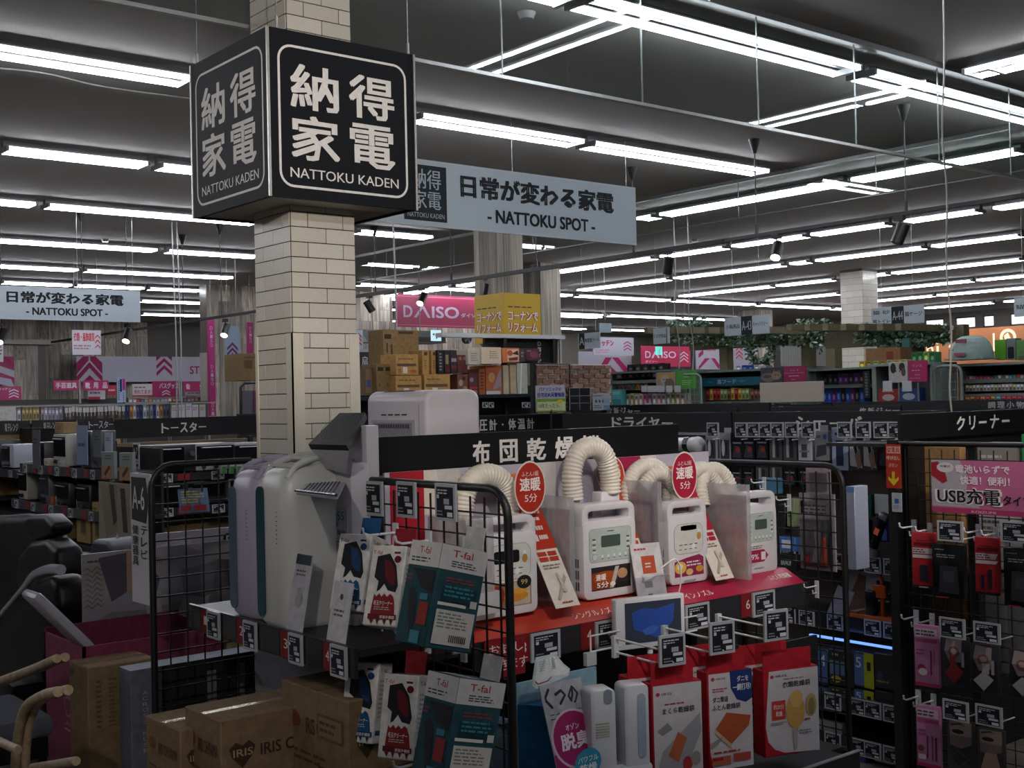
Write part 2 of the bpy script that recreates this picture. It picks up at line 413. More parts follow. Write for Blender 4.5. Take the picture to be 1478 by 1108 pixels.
# ---------------------------------------------------------------- fluorescent fixtures
ZT = 4.35
def fixture(x, y, L, dirY, label, single=False):
    t = thing('fluorescent_fixture', label, 'ceiling light', (x, y, 0), pi/2 if dirY else 0, 'fluorescent fixtures in rows under the ceiling')
    MB().box(0, -.045, ZT+.03, L, .045, H-.001, '5a5c5e', 'paint').build('housing', t)
    for xx in (0, L-.03): MB().box(xx, -.15, ZT-.02, xx+.03, .15, ZT+.03, '8b8d8e', 'plastic').build('end_socket', t)
    for yy in ((0,) if single else (-.125, .125)):
        MB().cyl((.03, yy, ZT), (L-.03, yy, ZT), .017, 'f3f6ff', 'tube', 6).build('tube', t)
        MB().box(.02, yy-.036, ZT+.02, L-.02, yy+.036, ZT+.032, 'b4b6b8', 'paint').build('reflector', t)
    return t
rowsA = [  # row line (x,y px on it), list of (px start, px end) at which the fixtures begin and end
    (('Y', 6.13), [(560, 826), (832, 1226), (1240, 1478+60)], 'front'),
    (('Y', 9.6), [(-160, 274), (400, 590), (593, 835), (842, 1100)], 'second'),
    (('Y', 13.2), [(-200, -10), (0, 212), (223, 395), (410, 560)], 'third'),
    (('Y', 16.55), [(-150, 52), (62, 370), (378, 503), (511, 621)], 'fourth'),
    (('Y', 20.3), [(-20, 226), (236, 372), (380, 470)], 'fifth'),
    (('Y', 23.9), [(-60, 113), (119, 335), (514, 602), (612, 697)], 'sixth'),
    (('Y', 26.9), [(0, 104), (106, 208), (211, 290), (513, 603), (616, 700)], 'seventh'),
    (('Y', 30.1), [(200, 296), (514, 571), (700, 779), (783, 866)], 'eighth'),
    (('Y', 34.3), [(203, 296), (514, 571)], 'ninth')]
nfx = 0
for (ax, Y), segs, nm in rowsA:
    for j, (a, b) in enumerate(segs):
        # walk along the row line: find x on the plane Y=Y at ceiling height seen at pixel column a
        def xat(px):
            d = None; lo, hi = -400, 900
            for _ in range(40):
                m = (lo+hi)/2; p = ony(px, m, Y)
                if p.z > ZT: lo = m
                else: hi = m
            return ony(px, (lo+hi)/2, Y).x
        xa, xb = xat(a)+.02, xat(b)-.02
        fixture(xa, Y, xb-xa, False, '%s twin-tube ceiling light from the left in the %s crosswise row from the camera' % (ORD[j], nm))
rowsB = [
    (9.87, [(1432, 1545)], 'nearest'),
    (13.5, [(1478+8, 1590), (1233, 1478), (958, 1222), (925, 952)], 'second'),
    (17.5, [(1436, 1530), (1308, 1418), (1174, 1287), (1060, 1168), (957, 1052), (802, 948), (664, 716), (588, 655), (513, 583)], 'third'),
    (21.0, [(1347, 1478), (1180, 1338), (1143, 1172), (976, 1135), (837, 969)], 'fourth'),
    (24.9, [(1289, 1478), (1248, 1285), (1123, 1207), (983, 1118)], 'fifth'),
    (28.6, [(1411, 1520), (1250, 1407), (1108, 1213)], 'sixth'),
    (32.0, [(1354, 1520), (1249, 1351)], 'seventh'),
    (36.5, [(1450, 1500), (1334, 1436)], 'eighth')]
for X, segs, nm in rowsB:
    def yat(px):
        lo, hi = -400, 900
        for _ in range(40):
            m = (lo+hi)/2; p = onx(px, m, X)
            if p.z > ZT: lo = m
            else: hi = m
        return onx(px, (lo+hi)/2, X).y
    for j, (a, b) in enumerate(segs):
        ya, yb = yat(b)+.02, yat(a)-.02
        if yb-ya > .2: fixture(X, ya, yb-ya, True, '%s twin-tube ceiling light from the right in the %s row receding over the right aisles' % (ORD[j], nm))
for j, (x0, x1, Y, n2) in enumerate(((18.3, 21.8, 24.0, 0), (22.0, 25.6, 24.0, 0), (25.8, 29.4, 24.0, 0), (29.6, 33.2, 24.0, 0), (33.4, 37, 24.0, 0), (24.5, 28.0, 29.3, 0), (28.3, 31.8, 29.3, 0), (31.9, 35, 29.3, 0), (25, 28.6, 32.5, 0), (29, 33, 35.5, 0), (34, 37.5, 35.5, 0))):
    fixture(x0, Y, x1-x0, False, '%s twin-tube light of the distant crosswise row above the pergola' % ORD[j])
for yy, nm in ((-1.2, 'rear'),):
    for k in range(5): fixture(-5.6+k*3.3, yy, 3.0, False, '%s twin-tube light of the %s row on the camera side' % (ORD[k], nm))
for yy, nm in ((9.6, 'second'), (13.2, 'third'), (16.55, 'fourth')):
    for k in range(2):
        xx = -5.8+k*3.3
        if xx+3 < ony(0, 100, yy).x-1.6: fixture(xx, yy, 3.0, False, '%s twin-tube light left of the frame in the %s crosswise row' % (ORD[k], nm))
# lights on the camera's side of the glass, running towards it: the panes mirror them
for k, x in enumerate((6.25, 9.85)):
    fixture(x, 3.46, 2.1, True, '%s lamp of the short row mirrored in the glass barrier' % ORD[k])

# ---------------------------------------------------------------- track with spotlights
TX = 10.7
tz = ony(0, 0, 1).z and 3.37
tr = thing('lighting_track', 'long black lighting track on thin rods with spotlights below the ceiling', 'lighting track', (TX, 0, 0))
MB().box(-.02, 4.4, tz-.02, .02, 24.0, tz+.02, '111111', 'paint').build('rail', tr)
for px, py in ((1304, 158), (1089, 210), (912, 248), (772, 290), (650, 330), (540, 330)):
    y = onx(px, py, TX).y
    r = MB().cyl((0, y, tz+.02), (0, y, H-.1), .008, '0d0d0d', 'paint', 6).build('hanging_rod', tr)
    MB().cyl((0, y, H-.16), (0, y, H-.002), .02, '0d0d0d', 'paint', 12, .07).build('ceiling_cup', r)
    MB().cyl((0, y, tz+.01), (0, y, tz+.12), .018, '0d0d0d', 'paint', 8).build('clamp', r)
spots = []
def spot(name, label, x, y, z, ax, lit=True, group='black spotlights on the lighting track', drop=.09):
    t = thing('track_spotlight', label, 'spotlight', (x, y, z), 0, group)
    MB().box(-.03, -.05, -.05, .03, .05, 0, '0c0c0c', 'paint').build('adapter', t)
    MB().cyl((0, 0, -.05), (0, 0, -drop-.06), .01, '0c0c0c', 'paint', 6).build('arm', t)
    a = Vector(ax).normalized(); c = Vector((0, 0, -drop-.09))
    MB().cyl(c-a*.1, c+a*.1, .062, '0f0f10', 'paint', 14).build('lamp_body', t)
    if lit: MB().cyl(c+a*.1, c+a*.104, .052, 'ffd9b0', 'lampwarm', 14).build('lamp_lens', t)
    else: MB().cyl(c+a*.1, c+a*.104, .052, '1c1b1a', 'gloss', 14).build('lamp_lens', t)
    if lit:
        l = bpy.data.lights.new('spot_beam', 'SPOT'); l.energy = SPOT_W; l.color = (1, .92, .82); l.spot_size = radians(70); l.spot_blend = .6; l.shadow_soft_size = .05
        o = bpy.data.objects.new('spot_beam', l); COL.objects.link(o); o.parent = t; o.location = c+a*.12
        o.rotation_euler = a.to_track_quat('-Z', 'Y').to_euler()
    return t
for i, (px, py, ax, lit, lb) in enumerate([
    (1299, 325, (-.3, .3, -1), False, 'black track spotlight turned down, rightmost on the track'),
    (1121, 352, (-.55, -.2, -.8), True, 'glowing warm track spotlight second from the right on the track'),
    (964, 372, (.1, .3, -1), False, 'unlit black track spotlight hanging below the white shop banner'),
    (703, 408, (0, .3, -1), False, 'unlit black track spotlight in front of the pink banner edge'),
    (609, 425, (-.6, -.3, -.7), True, 'glowing track spotlight in front of the pink banner lettering'),
    (533, 430, (.5, -.3, -1), False, 'black track spotlight just right of the tiled pillar')]):
    y = onx(px, py, TX).y; spot('s', lb, TX, y, tz-.02, ax, lit)
# left track
q0 = ony(180, 467, 17.5); q1 = ony(372, 446, 17.5)
tz2 = 3.0
t2 = thing('lighting_track', 'short black lighting track over the left aisles', 'lighting track', (0, 0, 0))
ya = onz(372, 449, tz2); yb = onz(0, 478, tz2)
TX2 = ya.x
MB().box(TX2-.02, ya.y-9, tz2-.02, TX2+.02, ya.y+9, tz2+.02, '111111', 'paint').build('rail', t2)
for px in (118, 266, 307, 334):
    pass
for i, (px, y0) in enumerate(((307, ya.y+1.2), (266, ya.y+2.6))):
    r = MB().cyl((TX2, y0, tz2+.02), (TX2, y0, H-.1), .008, '0d0d0d', 'paint', 6).build('hanging_rod', t2)
    MB().cyl((TX2, y0, H-.16), (TX2, y0, H-.002), .02, '0d0d0d', 'paint', 12, .07).build('ceiling_cup', r)
for px, py, lb in ((325, 460, 'lit track spotlight beside the hanging chevron panel'), (184, 467, 'lit track spotlight above the white chevron wall board'), (2, 466, 'lit track spotlight at the left edge of the photo')):
    p = onx(px, py, TX2) if px > 300 else ony(px, py, 17.2)
    s_ = spot('s', lb, p.x, p.y, p.z, (-.45, -.4, -.8), True)
    if px < 300: MB().cyl((0, 0, 0), (0, 0, H-p.z), .008, '0d0d0d', 'paint', 6).build('hanging_rod', s_)
q = ony(118, 378, 17.2)
mb = MB().cyl((q.x, 17.2, 3.3), (q.x, 17.2, H-.1), .008, '0d0d0d', 'paint', 6).cyl((q.x, 17.2, H-.16), (q.x, 17.2, H-.002), .02, '0d0d0d', 'paint', 12, .07)
mb.build('lamp_rod', label='black hanging rod with ceiling cup above the left shop banner', cat='lamp rod')
# unseen lamp track added on the camera's side to brighten pillar, dryers and racks
t3 = thing('lighting_track', 'black lighting track over the near aisle, outside the frame', 'lighting track', (0, 0, 0))
MB().box(-2.0, .78, 3.28, 7.0, .82, 3.32, '111111', 'paint').build('rail', t3)
for x in (-1.5, 2, 5.5): MB().cyl((x, .8, 3.3), (x, .8, H), .008, '0d0d0d', 'paint', 6).build('hanging_rod', t3)
for kk, (x, aim, e) in enumerate(ADDED_SPOTS):
    s_ = spot('s', '%s lit spotlight from the left on the near aisle track outside the frame' % ORD[kk], x, .8, 3.28, Vector(aim)-Vector((x, .8, 3.1)), True)
    for o in s_.children:
        if o.type == 'LIGHT': o.data.energy = e; o.data.spot_size = radians(36)
# small ceiling devices
for px, py, lb in ((760, 18, 'small white ceiling sensor above the hanging rails'), (152, 345, 'small round ceiling outlet over the left aisles'), (135, 401, 'domed security camera under the left ceiling'), (1163, 240, 'small box sensor between the track rods'), (1003, 345, 'black ceiling speaker bracket by the track')):
    p = onz(px, py, H)
    MB().cyl((0, 0, -.001), (0, 0, -.05), .07, '8a8886', 'plastic', 14, .05).build('ceiling_device', label=lb, cat='ceiling device', loc=p)
# ================================================================ SHARED FITTINGS
def sgn(name, label, cat, fr, w, h, th, col, cmds, mtl='plastic', group=None, parent=None, cords=()):
    """a flat board whose face frame is fr (x right, y up, z out)"""
    t = thing(name, label, cat, fr.to_translation(), 0, group)
    L = Matrix.Translation(-fr.to_translation()) @ fr
    m = MB(); m.T = L; m.box(0, 0, -th, w, h, 0, col, mtl); m.build('board', t)
    if cmds:
        m = MB(); m.paint(L, w, h, cmds); m.build('print', t)
    if cords:
        for c in cords:
            m = MB(); a = fr @ Vector((c[0]*w, h, -th/2)); b = Vector((a.x, a.y, c[1])); o = fr.to_translation()
            m.cyl(a-o, b-o, .0025 if len(c) < 3 else c[2], 'b9b9b9', 'metal', 5); m.build('cord', t)
    return t
def frA(x, y, z): return frame((x, y, z), (1, 0, 0), (0, 0, 1))     # faces -Y
def frB(x, y, z): return frame((x, y, z), (0, -1, 0), (0, 0, 1))    # faces -X, y = its left end
def rectA(px0, py0, px1, py1, Y):
    a = ony(px0, py0, Y); b = ony(px1, py1, Y); return a.x, min(a.z, b.z), b.x-a.x, abs(a.z-b.z)
def rectB(px0, py0, px1, py1, X):
    a = onx(px0, py0, X); b = onx(px1, py1, X); return a.y, min(a.z, b.z), a.y-b.y, abs(a.z-b.z)
def spaced(s, x0, y0, x1, y1, col, bold=.03, fill=.8):
    n = len(s); out = []; d = (x1-x0)/n
    for i, ch in enumerate(s):
        if ch == ' ': continue
        a, b = y0, y1; fx = fill
        if ch == 'ー': a, b = y0+(y1-y0)*.46, y0+(y1-y0)*.58
        if ch in 'ャッュョェ': b = y0+(y1-y0)*.72
        if ch == '・': a, b = y0+(y1-y0)*.4, y0+(y1-y0)*.6; fx = .2
        out.append(('t', ch, x0+d*(i+.5-fx/2), a, x0+d*(i+.5+fx/2), b, col, bold))
    return out
# electronic price tag mesh (faces -Y, standing at its lower centre)
def tag_mb(w=.062, h=.075, seed=0, land=False):
    if land: w, h = h, w
    m = MB().box(-w/2, -.005, 0, w/2, .004, h, 'a2a5ab', 'plastic')
    f = frame((-w/2, -.005, 0), (1, 0, 0), (0, 0, 1)); k = 'b9bcc4'
    cm = [('r', .09, .09, .91, .91, '15171f'), ('l', .15, .7, .8, .86, k, 2), ('r', .45, .45, .72, .6, '9a9da8'), ('r', .5, .32, .86, .42, k),
          ('r', .62, .12, .88, .24, 'c8cad2'), ('l', .14, .12, .5, .3, '8a8d98', 2), ('r', .14, .6, .24, .7, k)]
    m.paint(f, w, h, cm, .0006); return m
TAGP = tag_mb().mesh('price_tag'); TAGL = tag_mb(land=True).mesh('price_tag')
def ptag(parent, loc, rz=0, s=1, land=False, rx=0, wh=None):
    land = land or bool(wh and wh[0] > wh[1]); o = bpy.data.objects.new('price_tag', TAGL if land else TAGP); COL.objects.link(o); o.parent = parent
    o.location = loc; o.rotation_euler = (rx, 0, rz); o.scale = (s, s, s) if not wh else ((wh[0]/.075, s, wh[1]/.062) if land else (wh[0]/.062, s, wh[1]/.075)); return o
def hook_mb(L=.12):
    m = MB().box(-.012, -.008, -.05, .012, 0, .05, 'c9cbd0', 'plastic')
    m.tube([(0, 0, .02), (0, -L+.02, .02), (0, -L, .028), (0, -L-.004, .045)], .0042, 'dfe0e4', 'plastic', 6)
    m.tube([(0, 0, -.02), (0, -L*.35, -.02), (0, -L*.37, 0)], .0038, 'd6d8dc', 'plastic', 6)
    return m
HOOK = hook_mb().mesh('hook')
def hook(parent, loc, rz=0, s=1):
    o = bpy.data.objects.new('hook', HOOK); COL.objects.link(o); o.parent = parent; o.location = loc; o.rotation_euler = (0, 0, rz); o.scale = (s, s, s); return o
def wire_panel(label, o, ang, L, z0, z1, step=.075, post=.014, both=False, cat='wire panel', rnd=.09, col='0b0b0c'):
    """black wire mesh panel standing at o, running along +x of the rotated frame; rounded top corner at its far(+x) end"""
    t = thing('wire_mesh_rack', label, cat, o, ang)
    pts = [(0, 0, z0), (0, 0, z1-rnd)] if both else [(0, 0, z1)]
    if both: pts += [(rnd*(1-cos(a)), 0, z1-rnd+rnd*sin(a)) for a in (pi/8, pi/4, 3*pi/8, pi/2)]
    pts += [(L-rnd*(1-sin(a)), 0, z1-rnd+rnd*cos(a)) for a in (0, pi/8, pi/4, 3*pi/8, pi/2)]+[(L, 0, z0)]
    MB().tube(pts, post, col, 'paint', 8).build('frame', t)
    w = MB().cyl((0, 0, z0), (0, 0, z1-.03), .0038, col, 'paint', 4).mesh('wire')
    hwm = MB().cyl((0, 0, 0), (L, 0, 0), .0038, col, 'paint', 4).mesh('wire')
    x = step
    while x < L-.02:
        ww = bpy.data.objects.new('wire', w); COL.objects.link(ww); ww.parent = t; ww.location = (x, 0, 0); x += step
    z = z1-step*1.1
    while z > z0+.02:
        ww = bpy.data.objects.new('wire', hwm); COL.objects.link(ww); ww.parent = t; ww.location = (0, .004, z); z -= step
    return t
def lift(cm, k):   # the same print kept at the top of a taller face
    g = lambda y: 1-(1-y)*k; out = []
    for c in cm:
        if c[0] in 'rl': out.append((c[0], c[1], g(c[2]), c[3], g(c[4]))+tuple(c[5:]))
        elif c[0] == 't': out.append(('t', c[1], c[2], g(c[3]), c[4], g(c[5]))+tuple(c[6:]))
        elif c[0] == 'e': out.append(('e', c[1], g(c[2]), c[3], c[4]*k)+tuple(c[5:]))
        else: out.append(('p', [(a, g(b)) for a, b in c[1]], c[2]))
    return out
FLOORED = ('brand_carton', 'carton', 'grey_box')
def carton(name, label, cat, loc, rz, w, d, h, col, front=(), side=(), top=(), mt='card', left=(), group=None, bevel=.003, rx=0):
    if loc[2] == 0 and name in FLOORED:
        k = h/(h-FZ); front, side, left = lift(front, k), lift(side, k), lift(left, k); h -= FZ; loc = (loc[0], loc[1], FZ)
    t = thing(name, label, cat, loc, rz, group, rx)
    MB().box(-w/2, -d/2, 0, w/2, d/2, h, col, mt).build('box', t, bevel=bevel, seg=1)
    m = MB()
    if front: m.paint(FR(w, d), w, h, front)
    if left: m.paint(FL(w, d), d, h, left)
    if side: m.paint(FRt(w, d), d, h, side)
    if top: m.paint(FT(w, d, h), w, d, top)
    if m.f: m.build('print', t)
    return t

# ================================================================ SIGN CUBE ON THE PILLAR
CB = .0
cc = Vector((PX+PW/2+.0, PY+PW/2, 0)); half = .418
zc0 = ony(395, 283, PY+PW/2-half).z; zc1 = ony(390, 38, PY+PW/2-half).z
t = thing('sign_cube', 'big black square sign box wrapped round the tiled pillar, white character logo on each side', 'sign', (cc.x, cc.y, 0))
BK = '15171c'
for fr, w in ((frA(-half, -half, zc0), 2*half), (frB(-half, half, zc0), 2*half), (frame((half, -half, zc0), (0, 1, 0), (0, 0, 1)), 2*half), (frame((half, half, zc0), (-1, 0, 0), (0, 0, 1)), 2*half)):
    m = MB(); m.T = fr; m.box(.006, 0, -.02, w-.006, zc1-zc0, 0, '111318', 'matte'); p = m.build('sign_face', t)
    m = MB(); h = zc1-zc0
    # rounded-rectangle outline
    def rr(cx, cy, hw, hh, r, n=6):
        o = []
        for qx, qy, a0 in ((1, 1, 0), (-1, 1, pi/2), (-1, -1, pi), (1, -1, 3*pi/2)):
            for k in range(n+1):
                a = a0+pi/2*k/n; o.append((cx+qx*(hw-r)+r*cos(a), cy+qy*(hh-r)+r*sin(a)))
        return o
    outer = rr(w*.5, h*.49, w*.44, h*.425, .075); inner = rr(w*.5, h*.49, w*.425, h*.41, .062); n = len(outer)
    vs = [fr @ Vector((x, y, .001)) for x, y in outer+inner]
    m.add(vs, [(i, (i+1) % n, n+(i+1) % n, n+i) for i in range(n)], 'f0ece8')
    WH = 'f0ece8'
    for ch, x, y in (('納', .14, .54), ('得', .53, .54), ('家', .14, .235), ('電', .53, .235)):
        m.text(fr, ch, w*x, h*y, w*(x+.32), h*(y+.27), .001, WH, .025)
    m.text(fr, 'NATTOKU KADEN', w*.13, h*.125, w*.87, h*.185, .001, WH, .012)
    m.build('lettering', p)
for a, b in ((-half, -half), (half, -half), (-half, half), (half, half)):
    MB().box(a-.006, b-.006, zc0, a+.006, b+.006, zc1, 'b9b4ac', 'metal').build('corner_strip', t)
MB().box(-half+.02, -half+.02, zc0+.01, half-.02, half-.02, zc0+.03, '9a958c', 'paint').build('bottom_board', t)
for a, b in ((-half+.02, half-.03), (-half+.06, -half+.02), (half-.02, -half+.02)):
    MB().cyl((a, b, zc1-.02), (a, b, H), .003, '8d8d8d', 'metal', 5).build('hanging_wire', t)
    MB().cyl((a, b, zc1), (a, b, zc1+.06), .008, 'a0a0a0', 'metal', 6).build('wire_clip', t)

# ================================================================ GONDOLA 1 : futon dryers
GX0, GX1, GY1 = 2.42, 4.62, 3.85
BL = '0e0e10'
g = thing('shop_gondola', 'black shop shelving unit in front of the tiled pillar carrying the white futon dryers', 'shelving', (0, 0, 0))
MB().box(GX0, GY1, .0, GX1-.4, GY1+.04, 1.30, BL, 'paint').build('back_panel', g)
MB().box(GX0-.01, GY1-.02, 0, GX0+.03, GY1+.06, 1.305, BL, 'paint').build('upright', g)
MB().box(GX1-.43, GY1-.02, 0, GX1-.39, GY1+.06, 1.305, BL, 'paint').build('upright', g)
MB().box(GX0+.03, 3.50, .68, GX1, GY1, .705, '17171a', 'paint').build('shelf', g)
MB().box(GX0, 3.1, .02, GX1-.3, GY1, .10, '08080a', 'matte').build('base_deck', g)
MB().box(GX0, GY1+.06, 1.27, GX1-.4, GY1+.75, 1.30, '1c1c1f', 'paint').build('top_board', g)
# promotional backboard
bb = MB().box(2.51, GY1-.03, .72, 4.33, GY1-.018, 1.335, 'b9b2c2', 'paint')
f = frA(2.51, GY1-.03, .72); bw, bh = 1.82, .615
c = [('r', .012, .0, .098, 1, 'a51f2b'), ('r', .098, .72, .17, 1, 'd9cfc4'), ('p', [(.13, 1), (.19, 1), (.25, .35), (.19, .35)], 'c9c0bb'),
     ('e', .17, .55, .045, .13, 'ddd6d2'), ('t', 'サイ', .155, .5, .185, .6, 'b0302f'), ('r', .375, .35, .392, 1, 'a2202f'),
     ('r', .39, .5, .47, 1, 'cfc9c9'), ('p', [(.655, 1), (.745, 1), (.77, .8), (.67, .8)], 'a3204a'), ('p', [(.745, 1), (.8, 1), (.84, .7), (.79, .7)], 'd6cbc4'),
     ('r', .53, .0, .62, .75, 'b7afc6'), ('l', .4, .3, .5, .5, 'a9a2b5', 3)]
bb.paint(f, bw, bh, c, .001); bb.build('backboard', g)
# shelf-edge rail with number cells and tags
rl = MB().box(2.66, 3.485, .618, GX1, 3.50, .722, '222226', 'plastic')
f = frA(0, 3.485, .618)
NUM = [(741, 763, '3'), (838, 857, '4'), (972, 990, '5'), (1070, 1086, '6')]
for a, b, n in NUM:
    xa, xb = ony(a, 900, 3.485).x, ony(b, 900, 3.485).x
    rl.rect(f, xa, .0, xb, .104, .001, '74181c'); rl.text(f, n, xa+(xb-xa)*.45, .035, xa+(xb-xa)*.8, .075, .0015, 'd6c8c4', .01)
for a, b in ((808, 838), (1024, 1069), (1120, 1163)):
    xa, xb = ony(a, 900, 3.485).x, ony(b, 900, 3.485).x
    rl.rect(f, xa+.005, .004, xb-.005, .1, .001, '2b2b30', 'gloss')
rl.build('price_rail', g)
for a, b in ((763, 808), (857, 897), (987, 1024), (1085, 1119)):
    xa, xb = ony(a, 900, 3.48).x, ony(b, 900, 3.48).x
    ptag(g, ((xa+xb)/2, 3.478, .612), 0, 1, wh=(xb-xa-.01, .108))
# red trial notice hanging left of the rail
a = ony(697, 905, 3.47); b = ony(741, 955, 3.47)
m = MB().box(a.x, 3.462, .585, b.x+.05, 3.468, .73, '7c1c22', 'plastic'); f = frA(a.x, 3.462, .585)
m.text(f, 'お試し', .02, .085, .18, .125, .001, 'd9c8c4', .01); m.text(f, 'できます', .02, .025, .2, .065, .001, 'd9c8c4', .01); m.build('notice_card', g)
# the pink-red risers the dryers stand on
for name, xa, xb, co, tx, tf, lb, sp in (('display_riser', 2.62, 3.74, 'b23a2c', 'シングルノズル', (.50, .72), 'orange-red display tray under the two left futon dryers', 0),
                                      ('display_riser', 3.745, 4.6, 'a81f42', 'ツインノズル', (.05, .3), 'crimson display tray under the two right futon dryers', 0)):
    t = thing(name, lb, 'display tray', (xa, 3.49, .705)); w = xb-xa
    MB().prism([(0, .0), (.0, .018), (.11, .075), (.34, .075), (.34, 0)], 0, w, 'X', co, 'plastic').build('tray', t)
    sl = sqrt(.11**2+.057**2); f = frame((0, 0, .0185), (1, 0, 0), (0, .11, .057))
    m = MB(); m.text(f, tx, tf[0]*w, sl*.2, tf[1]*w, sl*.52, .002, 'e8d8d0', .01)
    if xa > 3: m.text(f, 'ふとん乾燥機', .78*w, sl*.4, .96*w, sl*.7, .002, 'e8d8d0', .008)
    m.build('lettering', t)
# header sign
za, zb = 1.322, 1.467
cm = []
for ch, a, b in (('布', 682, 707), ('団', 721, 747), ('乾', 760, 788), ('燥', 801, 830), ('機', 838, 868)):
    xa = (ony(a, 650, 3.89).x-2.46)/1.74; xb = (ony(b, 650, 3.89).x-2.46)/1.74
    cm.append(('t', ch, xa, .13, xb, .78, 'd9d5d3', .035))
h1 = sgn('header_sign', 'black header board lettered in white for futon dryers, above the shelf of white dryers', 'sign', frA(2.46, 3.89, za), 1.74, .146, .02, '121215', cm, 'plastic')

# ---------------------------------------------------------------- futon dryers
def hose_pts(ctrl, n=60):
    P = [Vector(p) for p in ctrl]; P = [P[0]*2-P[1]]+P+[P[-1]*2-P[-2]]; out = []
    seg = len(P)-3
    for i in range(seg):
        for k in range(n//seg):
            u = k/(n//seg); a, b, c_, d = P[i:i+4]
            out.append(.5*((2*b)+(-a+c_)*u+(2*a-5*b+4*c_-d)*u*u+(-a+3*b-3*c_+d)*u**3))
    out.append(P[-2]); return out
def hose(parent, ctrl, r=.044, col='d8d0c4', pitch=.015):
    raw = hose_pts(ctrl, 90); L = [0]
    for a, b in zip(raw, raw[1:]): L.append(L[-1]+(b-a).length)
    n = int(L[-1]/(pitch/4)); pts = []; rs = []; j = 0
    for i in range(n+1):
        s = L[-1]*i/n
        while j < len(L)-2 and L[j+1] < s: j += 1
        u = (s-L[j])/max(L[j+1]-L[j], 1e-6); pts.append(raw[j].lerp(raw[j+1], min(u, 1)))
        rs.append(r*(.93+.07*cos(2*pi*s/pitch)))
    return MB().tube(pts, rs, col, 'plastic', 16).build('hose', parent)
def rrect(x0, z0, x1, z1, r, n=5):
    o = []
    for cx, cz, a0 in ((x1-r, z1-r, 0), (x0+r, z1-r, pi/2), (x0+r, z0+r, pi), (x1-r, z0+r, 3*pi/2)):
        for k in range(n+1):
            a = a0+pi/2*k/n; o.append((cx+r*cos(a), cz+r*sin(a)))
    return o
def ring_prism(mb, outer, inner, y0, y1, col, mt='plastic'):
    n = len(outer); vs = [(p[0], y, p[1]) for y in (y0, y1) for p in outer+inner]
    N = 2*n; fs = []
    for i in range(n):
        j = (i+1) % n
        fs += [(i, n+i, n+j, j), (N+i, N+j, N+n+j, N+n+i), (i, j, N+j, N+i), (n+i, N+n+i, N+n+j, n+j)]
    mb.add(vs, [f[::-1] for f in fs], col, mt)
WHT = 'd6d2d6'
